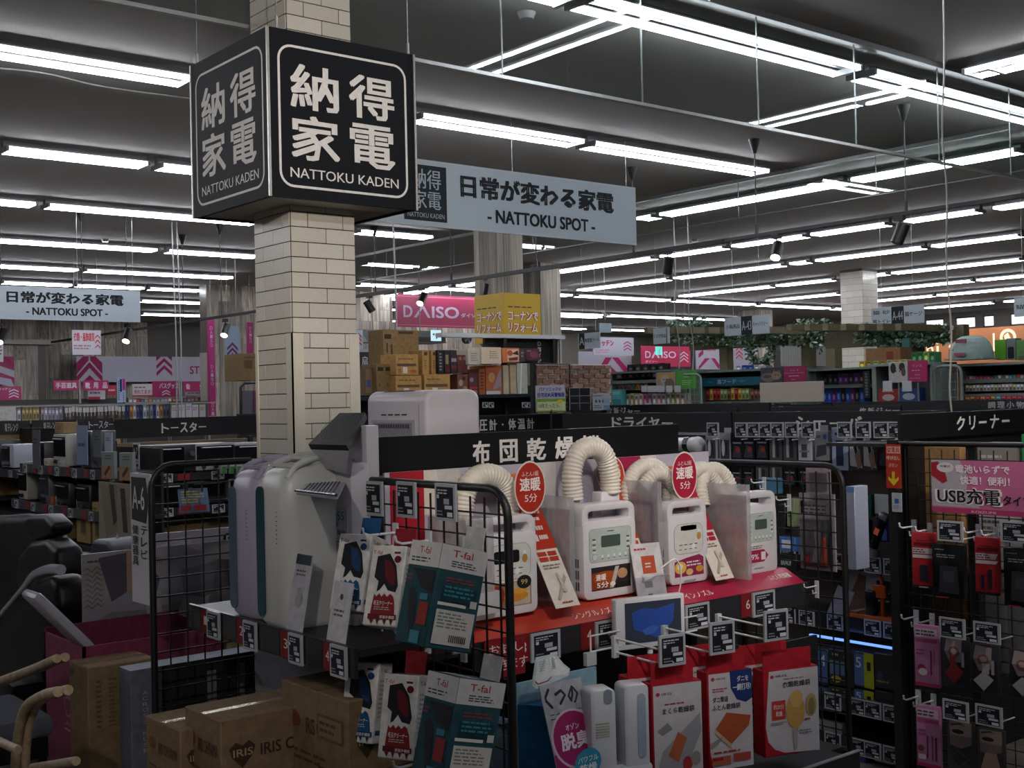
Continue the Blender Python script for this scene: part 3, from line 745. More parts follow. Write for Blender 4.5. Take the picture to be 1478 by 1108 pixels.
def dryer(label, x, y, z, w, h, d, kind, sticker, rz=0):
    t = thing('futon_dryer', label, 'appliance', (x, y, z), rz, 'white futon dryers on the display trays')
    hb = h*.78
    m = MB().prism(rrect(-w/2, 0, w/2, hb+.02, .03), -d/2, d/2, 'Y', WHT, 'plastic'); m.build('body', t, bevel=.008, seg=2)
    hn = MB(); ring_prism(hn, rrect(-w/2, hb-.04, w/2, h, .04), rrect(-w/2+.035, hb+.012, w/2-.035, h-.03, .014), -d/2+.004, d/2-.05, WHT)
    hn.build('handle', t, bevel=.006, seg=2)
    f = frame((-w/2, -d/2, 0), (1, 0, 0), (0, 0, 1)); p = MB(); k = '2c2c30'
    if kind == 'lcd':
        p.poly(f, [(a, b) for a, b in rrect(w*.1, h*.385, w*.9, h*.74, .02)], .001, '8d9a94'); p.poly(f, rrect(w*.108, h*.39, w*.892, h*.735, .018), .0014, 'b4beb8')
        p.build('control_panel', t); q = MB().poly(f, rrect(w*.32, h*.54, w*.68, h*.66, .006), .003, '4a5752', 'gloss'); q.build('display_window', t)
        p = MB(); p.rect(f, w*.44, h*.7, w*.56, h*.708, .0022, k)
        for i in range(3):
            for sx in (.16, .8): p.rect(f, w*sx, h*(.51+.055*i), w*(sx+.055), h*(.525+.055*i), .0022, '4c5451'); p.poly(f, rrect(w*(sx-.005), h*(.487+.055*i), w*(sx+.065), h*(.5+.055*i), .002), .0022, 'd8dedb')
        p.ell(f, w*.2, h*.44, .014, .014, .0022, '77807c'); p.ell(f, w*.2, h*.44, .0125, .0125, .0026, 'c6cfca')
        for i in range(5): p.ell(f, w*(.34+.11*i), h*.445, .006, .006, .0022, 'd8dedb'); p.rect(f, w*(.32+.11*i), h*.415, w*(.36+.11*i), h*.422, .0022, '4c5451')
        p.build('button', t)
    else:
        p.poly(f, rrect(w*.13, h*.36, w*.87, h*.72, .035), .001, '6a6a6c'); p.poly(f, rrect(w*.138, h*.364, w*.862, h*.716, .033), .0014, 'cfcfc9')
        p.build('control_panel', t)
        q = MB().poly(f, rrect(w*.2, h*.53, w*.66, h*.655, .01) if kind == 'dark' else rrect(w*.3, h*.64, w*.7, h*.7, .02), .0028, '1b1a1e', 'gloss'); q.build('display_window', t)
        p = MB(); p.ell(f, w*.76, h*.56, .013, .016, .0024, 'b98a3e'); p.ell(f, w*.76, h*.62, .009, .009, .0024, 'e3e3df'); p.ell(f, w*.62, h*.44, .012, .012, .0024, 'e3e3df')
        for i in range(4): p.rect(f, w*(.25+.13*i), h*.465, w*(.33+.13*i), h*.474, .0024, k); p.rect(f, w*(.25+.13*i), h*.41, w*(.31+.13*i), h*.418, .0024, k)
        p.build('button', t)
    s = MB(); X_, Z_, X2_, Z2_ = w*.13, h*.09, w*.87, h*.335
    if sticker == 'fire':
        s.paint(frame((-w/2+X_, -d/2, Z_), (1, 0, 0), (0, 0, 1)), X2_-X_, Z2_-Z_, [('r', 0, 0, 1, 1, '2a2426'), ('p', [(0, .05), (.5, .05), (.62, .8), (0, .75)], '8a3a1c'), ('e', .35, .5, .3, .3, 'a8481c'), ('e', .78, .62, .13, .22, 'b98c66'), ('r', .6, .05, .98, .25, '1b1b1b'), ('p', [(.45, .05), (.55, .05), (.7, .95), (.6, .95)], 'b8b0a8'),
                ('t', '速暖', .1, .42, .36, .7, 'f0e8e0', .03), ('t', '5分', .12, .1, .42, .36, 'f0e8e0', .03), ('e', .52, .22, .07, .1, 'e8dcd0')], .001)
    elif sticker == 'pink':
        s.paint(frame((-w/2+X_, -d/2, Z_), (1, 0, 0), (0, 0, 1)), X2_-X_, Z2_-Z_, [('p', [(0, 0), (1, 0), (1, .85), (.85, 1), (.4, .9), (0, .75)], '8c2450'), ('e', .2, .45, .2, .3, 'd9b04a'), ('e', .18, .5, .1, .16, 'e6d9b8'), ('e', .5, .2, .12, .16, 'd0b070'), ('e', .85, .3, .13, .16, 'c09030'),
                ('l', .4, .45, .95, .75, 'e8cfd8', 2), ('r', .3, -.28, .7, -.18, '9a96a0')], .001)
    elif sticker == 'hex':
        s.paint(frame((-w/2+X_-.02, -d/2, Z_), (1, 0, 0), (0, 0, 1)), X2_-X_, Z2_-Z_, [('p', [(.0, .2), (.72, .2), (.9, .5), (.72, .82), (.08, .82)], '9a2448'), ('t', '99%', .08, .35, .5, .62, 'eadfe2', .015), ('r', .6, .3, .78, .7, 'dcd6d8'), ('l', .1, .86, .7, 1.05, '7a5860', 2), ('p', [(.1, .2), (.5, .2), (.25, 0)], 'b9b4b6'), ('r', .3, -.12, .7, -.05, '9a96a0')], .001)
    else:
        s.paint(frame((-w/2+X_, -d/2, Z_), (1, 0, 0), (0, 0, 1)), X2_-X_, Z2_-Z_, [('r', 0, 0, 1, 1, '8a6440'), ('r', .35, .03, .97, .97, 'b8ac98'), ('e', .15, .5, .2, .4, '8c2a20'), ('e', .62, .4, .3, .2, 'c8862c'), ('e', .7, .6, .2, .12, 'd89a3c'), ('e', .82, .95, .18, .28, '201c1a'), ('t', '99', .74, .85, .9, 1.05, 'c8b070', .01), ('t', '粉', .05, .4, .25, .7, 'e8dcd0', .02)], .001)
    s.build('sticker', t)
    v = MB()
    for r_ in range(3):
        for i in range(5): v.box(-w/2-.0015, -d/2+.03+i*.013, h*(.1+.12*r_), -w/2+.001, -d/2+.037+i*.013, h*(.19+.12*r_), '5a5860', 'plastic')
    v.build('vent_slots', t, kind='stuff')
    return t
DW, DD = .27, .13
d1 = dryer('leftmost white futon dryer, partly behind the black mesh post, dark display and one arched hose', 2.89, 3.62, .785, .27, .375, .14, 'dark', 'food')
d2 = dryer('white futon dryer with grey-green control panel and tall upside-down U hose', 3.44, 3.645, .785, .30, .385, .14, 'lcd', 'fire')
d3 = dryer('white futon dryer with rounded panel, orange button and pink sticker, two hoses', 3.925, 3.655, .785, .25, .36, .13, 'round', 'pink')
d4 = dryer('rightmost white futon dryer with grey-green panel and hexagonal crimson sticker', 4.42, 3.66, .775, .24, .375, .13, 'lcd', 'hex')
hose(d1, [(.12, .09, .34), (.125, .09, .43), (.09, .09, .50), (.01, .09, .525), (-.07, .09, .49), (-.1, .09, .40), (-.1, .09, .30)], .046)
hose(d2, [(-.09, .05, .40), (-.095, .05, .50), (-.06, .05, .585), (.02, .05, .61), (.09, .05, .575), (.12, .05, .49), (.125, .05, .41)], .045)
MB().box(-.15, .03, .27, -.065, .075, .40, WHT, 'plastic').build('nozzle', d2, bevel=.008)
MB().box(.05, .03, .3, .16, .09, .42, WHT, 'plastic').build('hose_socket', d2, bevel=.008)
hose(d3, [(.04, .08, .34), (.05, .09, .42), (.0, .1, .49), (-.08, .1, .51), (-.15, .1, .49), (-.2, .1, .43), (-.21, .1, .36)], .036)
hose(d3, [(.04, .03, .33), (.05, .05, .4), (.0, .06, .465), (-.06, .08, .47), (-.11, .1, .42)], .036)
hose(d4, [(-.02, .08, .33), (-.04, .09, .42), (-.1, .1, .475), (-.18, .1, .47), (-.24, .08, .4), (-.25, .06, .32)], .036)
hose(d4, [(-.06, .1, .33), (-.12, .1, .42), (-.2, .1, .485), (-.29, .1, .46), (-.33, .1, .36)], .036)

# slanting strips with oval toppers
def ramp_card(label, x, w, ytop, ztop, ybot, zbot, hues, badge):
    t = thing('strip_card', label, 'display card', (x, 0, 0)); dy, dz = ytop-ybot, ztop-zbot; L = sqrt(dy*dy+dz*dz)
    f = frame((0, ybot, zbot), (1, 0, 0), (0, dy, dz)); m = MB(); m.T = f; m.box(0, 0, -.003, w, L, 0, 'd8cfc4', 'paint'); m.T = None
    m.paint(f, w, L, [('r', 0, .42, 1, 1, hues), ('p', [(.05, 1), (.95, 1), (.95, .84), (.8, .8), (.6, .84), (.4, .79), (.2, .85), (.05, .8)], 'c06a2c'),
                      ('l', .15, .62, .9, .72, 'e0cfc8', 2), ('r', .12, .56, .4, .61, 'dcd4cf'), ('r', .12, .48, .4, .53, 'dcd4cf'), ('l', .45, .47, .85, .61, 'e0cfc8', 2),
                      ('r', .1, .37, .45, .4, hues), ('r', .52, .37, .87, .4, hues), ('r', .1, .33, .45, .36, hues), ('r', .52, .33, .87, .36, hues), ('l', .12, .27, .85, .31, '8a7a70', 2),
                      ('p', [(.2, .06), (.3, .05), (.85, .2), (.8, .23)], 'a8a096'), ('p', [(.55, .1), (.7, .1), (.6, .24), (.5, .24)], 'c2baa8'), ('l', .3, .02, .8, .04, 'a04030', 1)], .001)
    m.build('card', t)
    if badge:
        bx, by, bz, s = badge; f = frA(bx, by, bz); m = MB()
        m.ell(f, 0, 0, .083*s, .107*s, 0, 'e2d6d2'); m.ell(f, 0, 0, .077*s, .1*s, .001, hues)
        m.text(f, 'ふとん1組' if x < 3.3 else 'ふとん2組', -.045*s, .045*s, .045*s, .065*s, .0016, 'ead9d4', .01); m.text(f, '速暖', -.055*s, -.015*s, .055*s, .04*s, .0016, 'f2e6e2', .03); m.text(f, '5分', -.03*s, -.06*s, .035*s, -.025*s, .0016, 'f2e6e2', .01)
        m.box(-.002, by+.001, bz-.01, .03, by+.006, bz+.01, 'c9c2bd', 'plastic'); m.build('oval_topper', t)
    return t
a = ony(765, 703, 3.62)
ramp_card('orange-red slanting strip card with a red oval warm-up badge right of the leftmost dryer', 3.045, .125, 3.78, 1.30, 3.47, .80, 'b0301f', (a.x-3.045, 3.62, a.z-.0, .97))
a = ony(988, 686, 3.66)
ramp_card('crimson slanting strip card with a pink-red oval badge between the two right dryers', 4.03, .12, 3.80, 1.28, 3.53, .79, 'a81c3c', (a.x-4.03, 3.66, a.z, 1.0))
a = ony(884, 690, 3.76)
ramp_card('orange strip card half hidden behind the U-hose dryer', 3.58, .11, 3.80, 1.27, 3.56, .8, 'b0401f', (a.x-3.58, 3.76, a.z, .9))
# frosted manual pockets
def pocket(label, x, y0, y1, z0, z1, cmds):
    t = thing('manual_pocket', label, 'plastic pocket', (x, 0, 0)); w = y1-y0
    MB().box(-.012, y0, z0, .012, y1, z1, 'ffffff', 'frost').build('sleeve', t)
    f = frB(-.006, y1-.01, z0+.01); m = MB(); m.T = f; m.box(0, 0, -.004, w-.02, (z1-z0)*.86, 0, 'a9a4a8', 'card'); m.T = None; m.paint(f, w-.02, (z1-z0)*.86, cmds, .0008); m.build('leaflet', t)
    return t
pocket('frosted pocket with a manual between the first dryer card and the U-hose dryer', 3.2, 3.54, 3.78, .79, 1.21, [('l', .2, .6, .8, .7, '6a5a5c', 2), ('r', .6, .1, .95, .5, 'a8706c'), ('t', '取扱説明書', .86, .3, .9, .32, '26262a')])
pocket('frosted pocket with a violet-framed sheet left of the orange-button dryer', 3.71, 3.55, 3.80, .8, 1.24, [('r', .1, .4, .9, .92, '6a5f88'), ('r', .18, .47, .82, .86, 'a9a2a8'), ('r', .5, .02, .98, .3, 'b04a50'), ('l', .25, .6, .7, .7, '7a7080', 2)])
pocket('large frosted pocket with cream and pink leaflets left of the rightmost dryer', 4.2, 3.48, 3.80, .78, 1.20, [('r', 0, 0, 1, .62, 'bfae98'), ('r', .35, .3, .95, .75, 'b99a9c'), ('l', .2, .8, .85, .9, '8a8488', 2), ('e', .4, .5, .1, .07, '9a6a6a'), ('e', .65, .52, .08, .06, '9a6a6a'), ('r', .75, .1, .98, .6, 'b87c7c')])
for x, lb in ((2.60, 'clear grey plastic case standing behind the black mesh, left of the first dryer'),):
    t = thing('clear_case', lb, 'plastic case', (x+.03, 3.6, .80)); MB().box(0, -.12, 0, .13, .12, .37, 'b0abb2', 'frost').build('case', t, bevel=.006); MB().box(.01, -.122, .02, .15, -.1, .1, 'b6b2b4', 'paint').build('bar_code_label', t)
# booklet stack in front of the third dryer
t = thing('booklet_stand', 'white booklets in a clear leaning stand in front of the orange-button dryer', 'booklet stand', (3.60, 3.50, .735), radians(-12), None, radians(-14))
for i in range(4): MB().box(-.07+i*.008, -.01+i*.012, 0, .075+i*.006, -.004+i*.012, .26-i*.004, 'c6c3c6', 'card').build('booklet', t)
f = frame((-.07, -.0101, 0), (1, 0, 0), (0, 0, 1)); MB().paint(f, .145, .26, [('r', .3, .52, .75, .8, 'b04a2c'), ('l', .1, .88, .5, .94, 'a8322c', 1), ('l', .4, .6, .62, .7, 'e0cdc4', 2), ('r', .3, .3, .55, .4, '8a8684'), ('r', .35, .16, .5, .2, '4a4848'), ('p', [(.2, .4), (.28, .36), (.3, .44), (.24, .5)], '9a9490')], .001).build('print', t)
MB().box(-.085, -.03, -.0, .09, -.027, .12, 'ffffff', 'clear').box(-.085, -.03, 0, .09, .06, .003, 'ffffff', 'clear').build('clear_holder', t)
c0 = MB().tube(hose_pts([(3.59, 3.44, .9), (3.66, 3.42, .93), (3.7, 3.43, .85), (3.68, 3.45, .74), (3.62, 3.46, .70)], 24), .0035, 'e6e4e2', 'plastic', 6); c0.build('power_cord', label='white cord hanging over the clear booklet stand', cat='cord')

# small demonstration screen on the rail
a, b = ony(902, 868, 3.36), ony(985, 930, 3.36)
t = thing('video_screen', 'small white framed video screen playing a blue garment clip, clipped to the price rail', 'screen', ((a.x+b.x)/2, 3.38, .61), radians(-14))
w, h = .30, .2
MB().box(-w/2-.02, -.02, 0, w/2, .02, h, 'cfcfd4', 'plastic').build('casing', t, bevel=.008)
m = MB(); f = frame((-w/2+.02, -.0205, .022), (1, 0, 0), (0, 0, 1)); m.paint(f, w-.04, h-.04, [('r', 0, 0, 1, 1, '1c2840'), ('p', [(.12, .75), (.3, .85), (.55, .8), (.88, .9), (.86, .5), (.7, .2), (.6, .05), (.4, .2), (.15, .35)], '2a4c9c'), ('p', [(.3, .3), (.45, .4), (.6, .35), (.5, .2), (.35, .18)], '3c62b4')], .001, mt='screen'); m.build('display', t)
MB().cyl((0, .01, -.03), (0, .01, .01), .012, 'cfcfd4').build('clip', t)
MB().tube(hose_pts([(-.12, 0, .01), (-.13, .0, -.08), (-.16, .03, -.16), (-.14, .1, -.2)], 20), .003, '0c0c0c', 'plastic', 6).build('cable', t)
# ================================================================ WIRE PANELS AND LINT-REMOVER BOXES
wp1 = wire_panel('black wire mesh panel carrying the boxed lint removers on white hooks', (GX0, 3.85, 0), RB, .87, FZ+.03, 1.315)
RM = Matrix.Rotation(RB, 4, 'Z')
def whook(parent, x, y, z, rz, L=.16, tagwh=None):   # hook in panel-local coordinates
    h = hook(parent, (x, y, z), rz, L/.12); h.scale = (1, L/.12, 1); return h
for px, py, w in ((540, 724, .115), (587, 726, .115), (644, 730, .12)):
    p = onx(px, py, GX0-.02); ptag(wp1, (3.85-p.y, -.02, p.z-.05), 0, 1, wh=(.115, .125))
for px, py in ((570, 778), (618, 790), (672, 800), (566, 905), (616, 918), (668, 930), (560, 1095), (615, 1108)):
    p = onx(px, py, GX0-.02); hook(wp1, (3.85-p.y, -.012, p.z), 0, 1.15)
TEAL = '24464e'
def lint_box(label, x, y, z, rz, rx, hue, dark, kind):
    w, d, h = (.13, .095, .265) if kind == 'a' else (.15, .185, .31)
    t = thing('lint_remover_box', label, 'box', (x, y, z), rz, 'boxed lint removers on the wire panel', rx)
    MB().box(-w/2, -d/2, 0, w/2, d/2, h, 'c9c7c4' if kind == 'a' else TEAL, 'card').build('box', t, bevel=.004, seg=1)
    MB().box(-w*.3, d/2-.004, h-.002, w*.3, d/2-.001, h+.075, hue if kind == 'a' else 'c2c0bc', 'card').build('hang_tab', t)
    R = 'a8322a'; m = MB()
    if kind == 'a':
        m.paint(FR(w, d), w, h, [('t', 'T-fal', .05, .885, .32, .935, R, .02), ('p', [(.2, .86), (.55, .9), (.78, .75), (.9, .5), (.85, .42), (.62, .44), (.5, .52), (.38, .44), (.3, .42), (.32, .55), (.18, .6)], '17171d'),
            ('p', [(.42, .82), (.62, .8), (.78, .66), (.8, .5), (.66, .52), (.5, .6)], dark), ('e', .8, .83, .1, .045, dark), ('r', .68, .9, .86, .925, dark),
            ('p', [(.25, .39), (.32, .36), (.4, .4), (.47, .36), (.55, .4), (.63, .36), (.72, .4), (.8, .37), (.86, .3), (.92, .12), (.2, .12), (.22, .25)], hue),
            ('t', '毛玉クリーナー', .27, .25, .82, .31, 'd9d6d4', .02), ('l', .3, .19, .8, .24, 'a9a6a8', 2), ('r', .15, .08, .97, .145, dark), ('t', '首振多機能', .5, .09, .93, .13, 'd0cdcc', .02),
            ('p', [(.2, .08), (.28, .02), (.34, .08)], dark), ('p', [(.4, .08), (.46, .01), (.5, .08)], dark), ('p', [(.6, .08), (.66, .02), (.7, .08)], dark), ('p', [(.8, .08), (.85, .01), (.9, .08)], dark)])
        m.paint(FRt(w, d), d, h, [('r', .1, .1, .9, .16, hue), ('t', 'T-fal', .15, .88, .6, .93, R, .02), ('l', .15, .3, .85, .8, '9a9896', 9)])
        m.paint(FT(w, d, h), w, d, [('r', .1, .15, .9, .45, hue), ('r', .1, .6, .9, .9, '9fb4bf')])
    else:
        m.paint(FR(w, d), w, h, [('r', 0, .76, 1, 1, 'c9c7c4'), ('t', 'T-fal', .32, .88, .68, .95, R, .025), ('l', .1, .79, .9, .85, '3a3a40', 2), ('p', [(.2, .73), (.95, .73), (.95, .5), (.62, .55)], '141418'),
            ('p', [(.22, .52), (.3, .56), (.45, .5), (.52, .35), (.55, .12), (.45, .1), (.3, .3)], '15161b'), ('r', .62, .2, .92, .42, '8c2320'), ('r', .6, .44, .85, .5, '2f7c8c'), ('l', .08, .6, .3, .68, '8a3a3a', 2), ('r', .5, .02, .8, .14, '357c88')])
        m.paint(FRt(w, d), d, h, [('r', 0, .76, 1, 1, 'c9c7c4'), ('t', 'T-fal', .25, .89, .68, .96, R, .025), ('l', .25, .79, .85, .86, '3a3a40', 3), ('l', .2, .64, .9, .7, '8a3438', 2), ('r', .15, .46, .9, .6, '17323a'), ('l', .2, .5, .85, .62, '2f7c88', 3),
            ('r', .1, .42, .7, .45, 'd4d0cc'), ('r', .78, .43, .92, .5, 'c4c2be'), ('r', .1, .05, .92, .38, 'c4c1b8'), ('l', .15, .2, .85, .36, '77756e', 5)] + [('r', .45+.04*i, .08, .45+.04*i+.02, .15, '222222') for i in range(9)])
        m.paint(FT(w, d, h), w, d, [('r', 0, .1, 1, .6, TEAL)]+[('r', .08+.23*i, .2, .22+.23*i, .5, 'aab4b8') for i in range(4)])
    m.build('print', t); return t
B_, R_ = '1b4a74', '7a1c24'
for row, (dy, n) in enumerate((('upper', 0), ('lower', 1))):
    pass
for lb, px, py, X, hue, dark, k, rz, rx in (
    ('blue and white lint remover box, upper row left', 508, 884, 2.2, B_, '16355c', 'a', -64, -18),
    ('red and white lint remover box, upper row middle', 557, 906, 2.2, R_, '5c141c', 'a', -64, -18),
    ('teal lint remover box with barcode label, upper row right', 624, 934, 2.14, TEAL, TEAL, 'b', -88, -15),
    ('blue and white lint remover box, lower row left', 524, 1070, 2.2, B_, '16355c', 'a', -64, -12),
    ('red and white lint remover box, lower row middle', 580, 1094, 2.2, R_, '5c141c', 'a', -64, -12),
    ('teal lint remover box with barcode label, lower row right', 648, 1128, 2.14, TEAL, TEAL, 'b', -88, -15)):
    p = onx(px, py, X); lint_box(lb, p.x, p.y, p.z, radians(rz), radians(rx), hue, dark, k)
for lb, px, py in (('blue lint remover box cut off by the lower edge', 560, 1265),):
    p = onx(px, py, 2.2); lint_box(lb, p.x, p.y, p.z, radians(-64), 0, B_, '16355c', 'a')

# ---------------------------------------------------------------- end of the gondola: dehumidifiers
EX = 2.10
e = thing('end_gondola', 'low end shelf of the gondola facing left with dehumidifiers, numbered price rail 1 to 4', 'shelving', (0, 0, 0))
MB().box(GX0+.0, GY1+.06, 0, GX0+.04, 4.72, 1.26, '8f8b92', 'paint').build('back_panel', e)
MB().box(EX+.01, 3.40, .765, GX0, 4.66, .79, '1c1c20', 'paint').build('shelf', e)
MB().box(EX+.0, 3.45, .02, GX0, 4.66, .12, '17171a', 'paint').build('base_deck', e)
r = MB().box(EX-.004, 3.39, .70, EX+.01, 4.66, .80, '1f1f24', 'plastic')
fb = frB(EX-.004, 5.0, .70)
def yB(px, X=EX): return onx(px, 890, X).y
for a, b, n in ((292, 303, '1'), (343, 355, '2'), (406, 419, '3'), (467, 478, '4')):
    ya, yb = yB(a), yB(b); r.rect(fb, 5-ya, .004, 5-yb, .096, .001, '6c161c'); r.text(fb, n, 5-ya+(ya-yb)*.35, .035, 5-ya+(ya-yb)*.8, .07, .0015, 'c9bcb8', .01)
for a, b in ((275, 291), (324, 342), (377, 404), (443, 466)): r.rect(fb, 5-yB(a), .006, 5-yB(b), .094, .001, '26262b', 'gloss')
r.build('price_rail', e)
for a, b in ((303, 322), (355, 375), (420, 441), (480, 505)):
    ya, yb = yB(a), yB(b); ptag(e, (EX-.012, (ya+yb)/2, .694), RB, 1, wh=(abs(ya-yb)-.01, .106))
def dehum(label, x, y, z, d, w, h, bodyc, win):
    """slim upright unit, front toward local -Y, w wide, d deep"""
    t = thing('dehumidifier', label, 'appliance', (x, y, z), RB, 'tall dehumidifiers on the end shelf')
    m = MB(); secs = [(0, .012), (.02, 0), (h*.8, 0), (h*.87, .006), (h*.92, .02), (h*.95, .045), (h*.965, .08)]; n = 0; vs = []
    for zz, ins in secs:
        r_ = rrect(-w/2+ins, -d/2+ins*1.3, w/2-ins, d/2-ins*.5, .06*(1-ins*4), 6); n = len(r_); vs += [(a, b, zz) for a, b in r_]
    fs = [(k*n+i_, k*n+(i_+1) % n, (k+1)*n+(i_+1) % n, (k+1)*n+i_) for k in range(len(secs)-1) for i_ in range(n)]
    m.add(vs, fs, bodyc, 'plastic', True); m.add(vs, [tuple(range(n))[::-1], tuple(range((len(secs)-1)*n, len(secs)*n))], bodyc, 'plastic'); m.build('body', t)
    s_ = MB(); P = [(0, -d/2+.03, h*.88), (0, -d/2+.07, h*.955), (0, -d/2+.15, h*.995), (0, .06, h*1.0), (0, d/2-.01, h*.96)]
    for sx in (-1, 1): s_.tube(hose_pts([(sx*(w/2-.035), a, b) for _, a, b in P], 20), .013, bodyc, 'gloss', 8)
    for a, b in ((-d/2+.07, .955), (-d/2+.15, .995)): s_.box(-w/2+.03, a-.02, h*b-.006, w/2-.03, a+.02, h*b+.006, bodyc, 'gloss')
    s_.build('handle', t)
    m = MB(); m.prism(rrect(-w/2+.018, .03, -w/2+.078, h*.83, .028), -d/2-.004, -d/2+.02, 'Y', win, 'gloss'); m.build('water_window', t)
    m = MB()
    for i_ in range(8): m.box(w/2-.07, -d/2-.0015, h*.5+.016*i_, w/2-.063, -d/2+.01, h*.505+.016*i_, '4a5058')
    m.build('level_dots', t, kind='stuff'); m = MB().box(w/2-.002, -.02, h*.83, w/2+.003, d/2-.01, h*.85, 'a09e9c'); m.build('side_groove', t); return t
dehum('pale lilac slim dehumidifier with a blue-grey window, behind and left of the cream one', 2.30, 4.245, .79, .34, .225, .60, 'aba4b8', '4a5c70')
dehum('cream white slim dehumidifier with a long dark teal water window and arched handle', 2.295, 3.985, .79, .36, .235, .615, 'c2c3c0', '1f444e')
# white clothes dryer with spiral vent on its slanted top
t = thing('clothes_dryer', 'white clothes dryer with a black spiral vent on its slanted top and an open flap', 'appliance', (0, 0, 0))
xa = 2.33; y1_, y0_ = onx(453, 720, xa).y, onx(507, 720, xa).y; zt_ = onx(480, 690, xa).z
MB().box(xa, y0_, .79, 2.415, y1_, zt_+.06, 'b9b6be', 'plastic').build('body', t, bevel=.008)
y3_, y2_ = onx(499, 650, 2.40).y, onx(529, 650, 2.40).y; MB().box(2.40, y2_, zt_-.05, 2.455, y3_, onx(512, 614, 2.40).z, 'bcb9c0', 'plastic').build('side_housing', t, bevel=.004)
A_ = onx(445, 640, 2.24); B_ = onx(500, 643, 2.24); C_ = onx(527, 593, 2.47); D_ = onx(490, 598, 2.47)
A_.z = B_.z = (A_.z+B_.z)/2; C_.z = D_.z = (C_.z+D_.z)/2
m = MB(); dn = Vector((0.01, 0, -.02)); q4 = [A_, B_, C_, D_]
m.add(q4+[p_+dn for p_ in q4], [(0, 1, 2, 3), (7, 6, 5, 4), (0, 4, 5, 1), (1, 5, 6, 2), (2, 6, 7, 3), (3, 7, 4, 0)], '0d0d0f', 'matte'); m.build('vent_panel', t)
cen = (A_+B_+C_+D_)/4; ux = (B_-A_)/2; uy = (D_-A_+C_-B_)/4; nn = ux.cross(uy).normalized(); nn = nn if nn.z > 0 else -nn
m = MB()
for k in range(7):
    for ri, ro in ((.2+.11*k, .235+.11*k),):
        pi_ = [cen+ux*ri*cos(2*pi*i/30)+uy*ri*sin(2*pi*i/30)+nn*.003 for i in range(30)]; po = [cen+ux*ro*cos(2*pi*i/30)+uy*ro*sin(2*pi*i/30)+nn*.003 for i in range(30)]
        m.add(pi_+po, [(i, (i+1) % 30, 30+(i+1) % 30, 30+i) for i in range(30)], '3a3a3e', 'matte')
m.add([cen+ux*.16*cos(2*pi*i/20)+uy*.16*sin(2*pi*i/20)+nn*.004 for i in range(20)], [tuple(range(20))], '2a2a2d', 'matte'); m.build('spiral_grille', t)
E1 = onx(470, 676, 2.30); F1 = onx(500, 684, 2.30); m = MB(); q4 = [A_+dn, B_+dn, F1, E1]; dd = Vector((.02, 0, .0))
m.add(q4+[p_+dd for p_ in q4], [(0, 3, 2, 1), (4, 5, 6, 7), (0, 1, 5, 4), (1, 2, 6, 5), (2, 3, 7, 6), (3, 0, 4, 7)], 'a9a6ae', 'plastic'); m.build('flap', t)
MB().box(xa-.003, y0_+.03, .87, xa, y1_-.03, .885, '5a585c').build('slot', t)
# leaflet tray
t = thing('leaflet_tray', 'clear tray of leaflets jutting out below the spiral vent', 'leaflet tray', (0, 0, 0)); zz = onx(462, 704, 2.12).z
P = [onz(px, py, zz) for px, py in ((428, 711), (487, 718), (500, 694), (450, 690))]
m = MB(); m.add(P+[p_-Vector((0, 0, .006)) for p_ in P], [(0, 1, 2, 3), (7, 6, 5, 4), (0, 4, 5, 1), (1, 5, 6, 2), (2, 6, 7, 3), (3, 7, 4, 0)], '8c8a96', 'gloss'); m.build('tray', t)
m = MB(); cen = sum(P, Vector())/4
for k in range(9):
    u_ = .1+.09*k; a, b = P[0].lerp(P[1], u_)+Vector((0, 0, .002)), P[3].lerp(P[2], u_)+Vector((0, 0, .002)); w_ = (P[1]-P[0])*.03; m.add([a.lerp(b, .15), a.lerp(b, .15)+w_, b.lerp(a, .08)+w_, b.lerp(a, .08)], [(0, 1, 2, 3)], '4a4858', 'card')
m.build('leaflet', t, kind='stuff'); e_ = (P[0]-P[1]).normalized()*.0; MB().tube([P[0]+Vector((-.004, 0, .008)), P[1]+Vector((-.004, 0, .008))], .005, '2c2e44', 'gloss', 6).build('front_edge', t); MB().tube([P[2], P[2]+Vector((.15, 0, .0))], .004, 'c0c0c4').build('arm', t)
sgn('small_poster', 'small poster with a blue fan picture on the side of the white clothes dryer', 'poster', frB(xa-.005, onx(455, 750, xa).y, onx(480, 793, xa).z), onx(455, 750, xa).y-onx(503, 750, xa).y, onx(480, 730, xa).z-onx(480, 793, xa).z, .004, 'a9a6b0',
    [('e', .45, .65, .3, .2, '5a86b0'), ('e', .6, .75, .2, .12, '6f9cc4'), ('e', .2, .6, .1, .1, '2a3a50'), ('t', '送風・除湿', .35, .36, .95, .48, '2c4c78', .03), ('t', '55', .72, .7, .92, .9, '4a6a90', .02), ('l', .1, .05, .9, .3, '77748a', 4), ('r', .05, .1, .2, .4, 'c0bdc6')])
# product cards on the end shelf
for px, py, lb, w_, h_, k in ((430, 905, 'tall grey and white product card leaning on the end shelf', .12, .27, 0), (491, 925, 'small folded white instruction card at the corner of the end shelf', .12, .2, 1)):
    p = onx(px, py, 2.13); t = thing('product_card', lb, 'card', (2.115, p.y, .80), RB, None, radians(-11))
    MB().box(-w_/2, -.003, 0, w_/2, .0, h_, 'a8a6ae' if k == 0 else 'b4b2b8', 'card').build('card', t)
    MB().paint(frame((-w_/2, -.003, 0), (1, 0, 0), (0, 0, 1)), w_, h_, [('r', .05, .86, .95, .99, '2c3440'), ('l', .2, .7, .8, .8, '55535c', 2), ('p', [(.4, .55), (.5, .35), (.6, .56)], '8a8890'), ('e', .55, .4, .2, .1, '8f8d90')] if k == 0 else
               [('l', .2, .4, .9, .55, '55535c', 2), ('e', .5, .75, .08, .05, '3a3840')], .001).build('print', t)
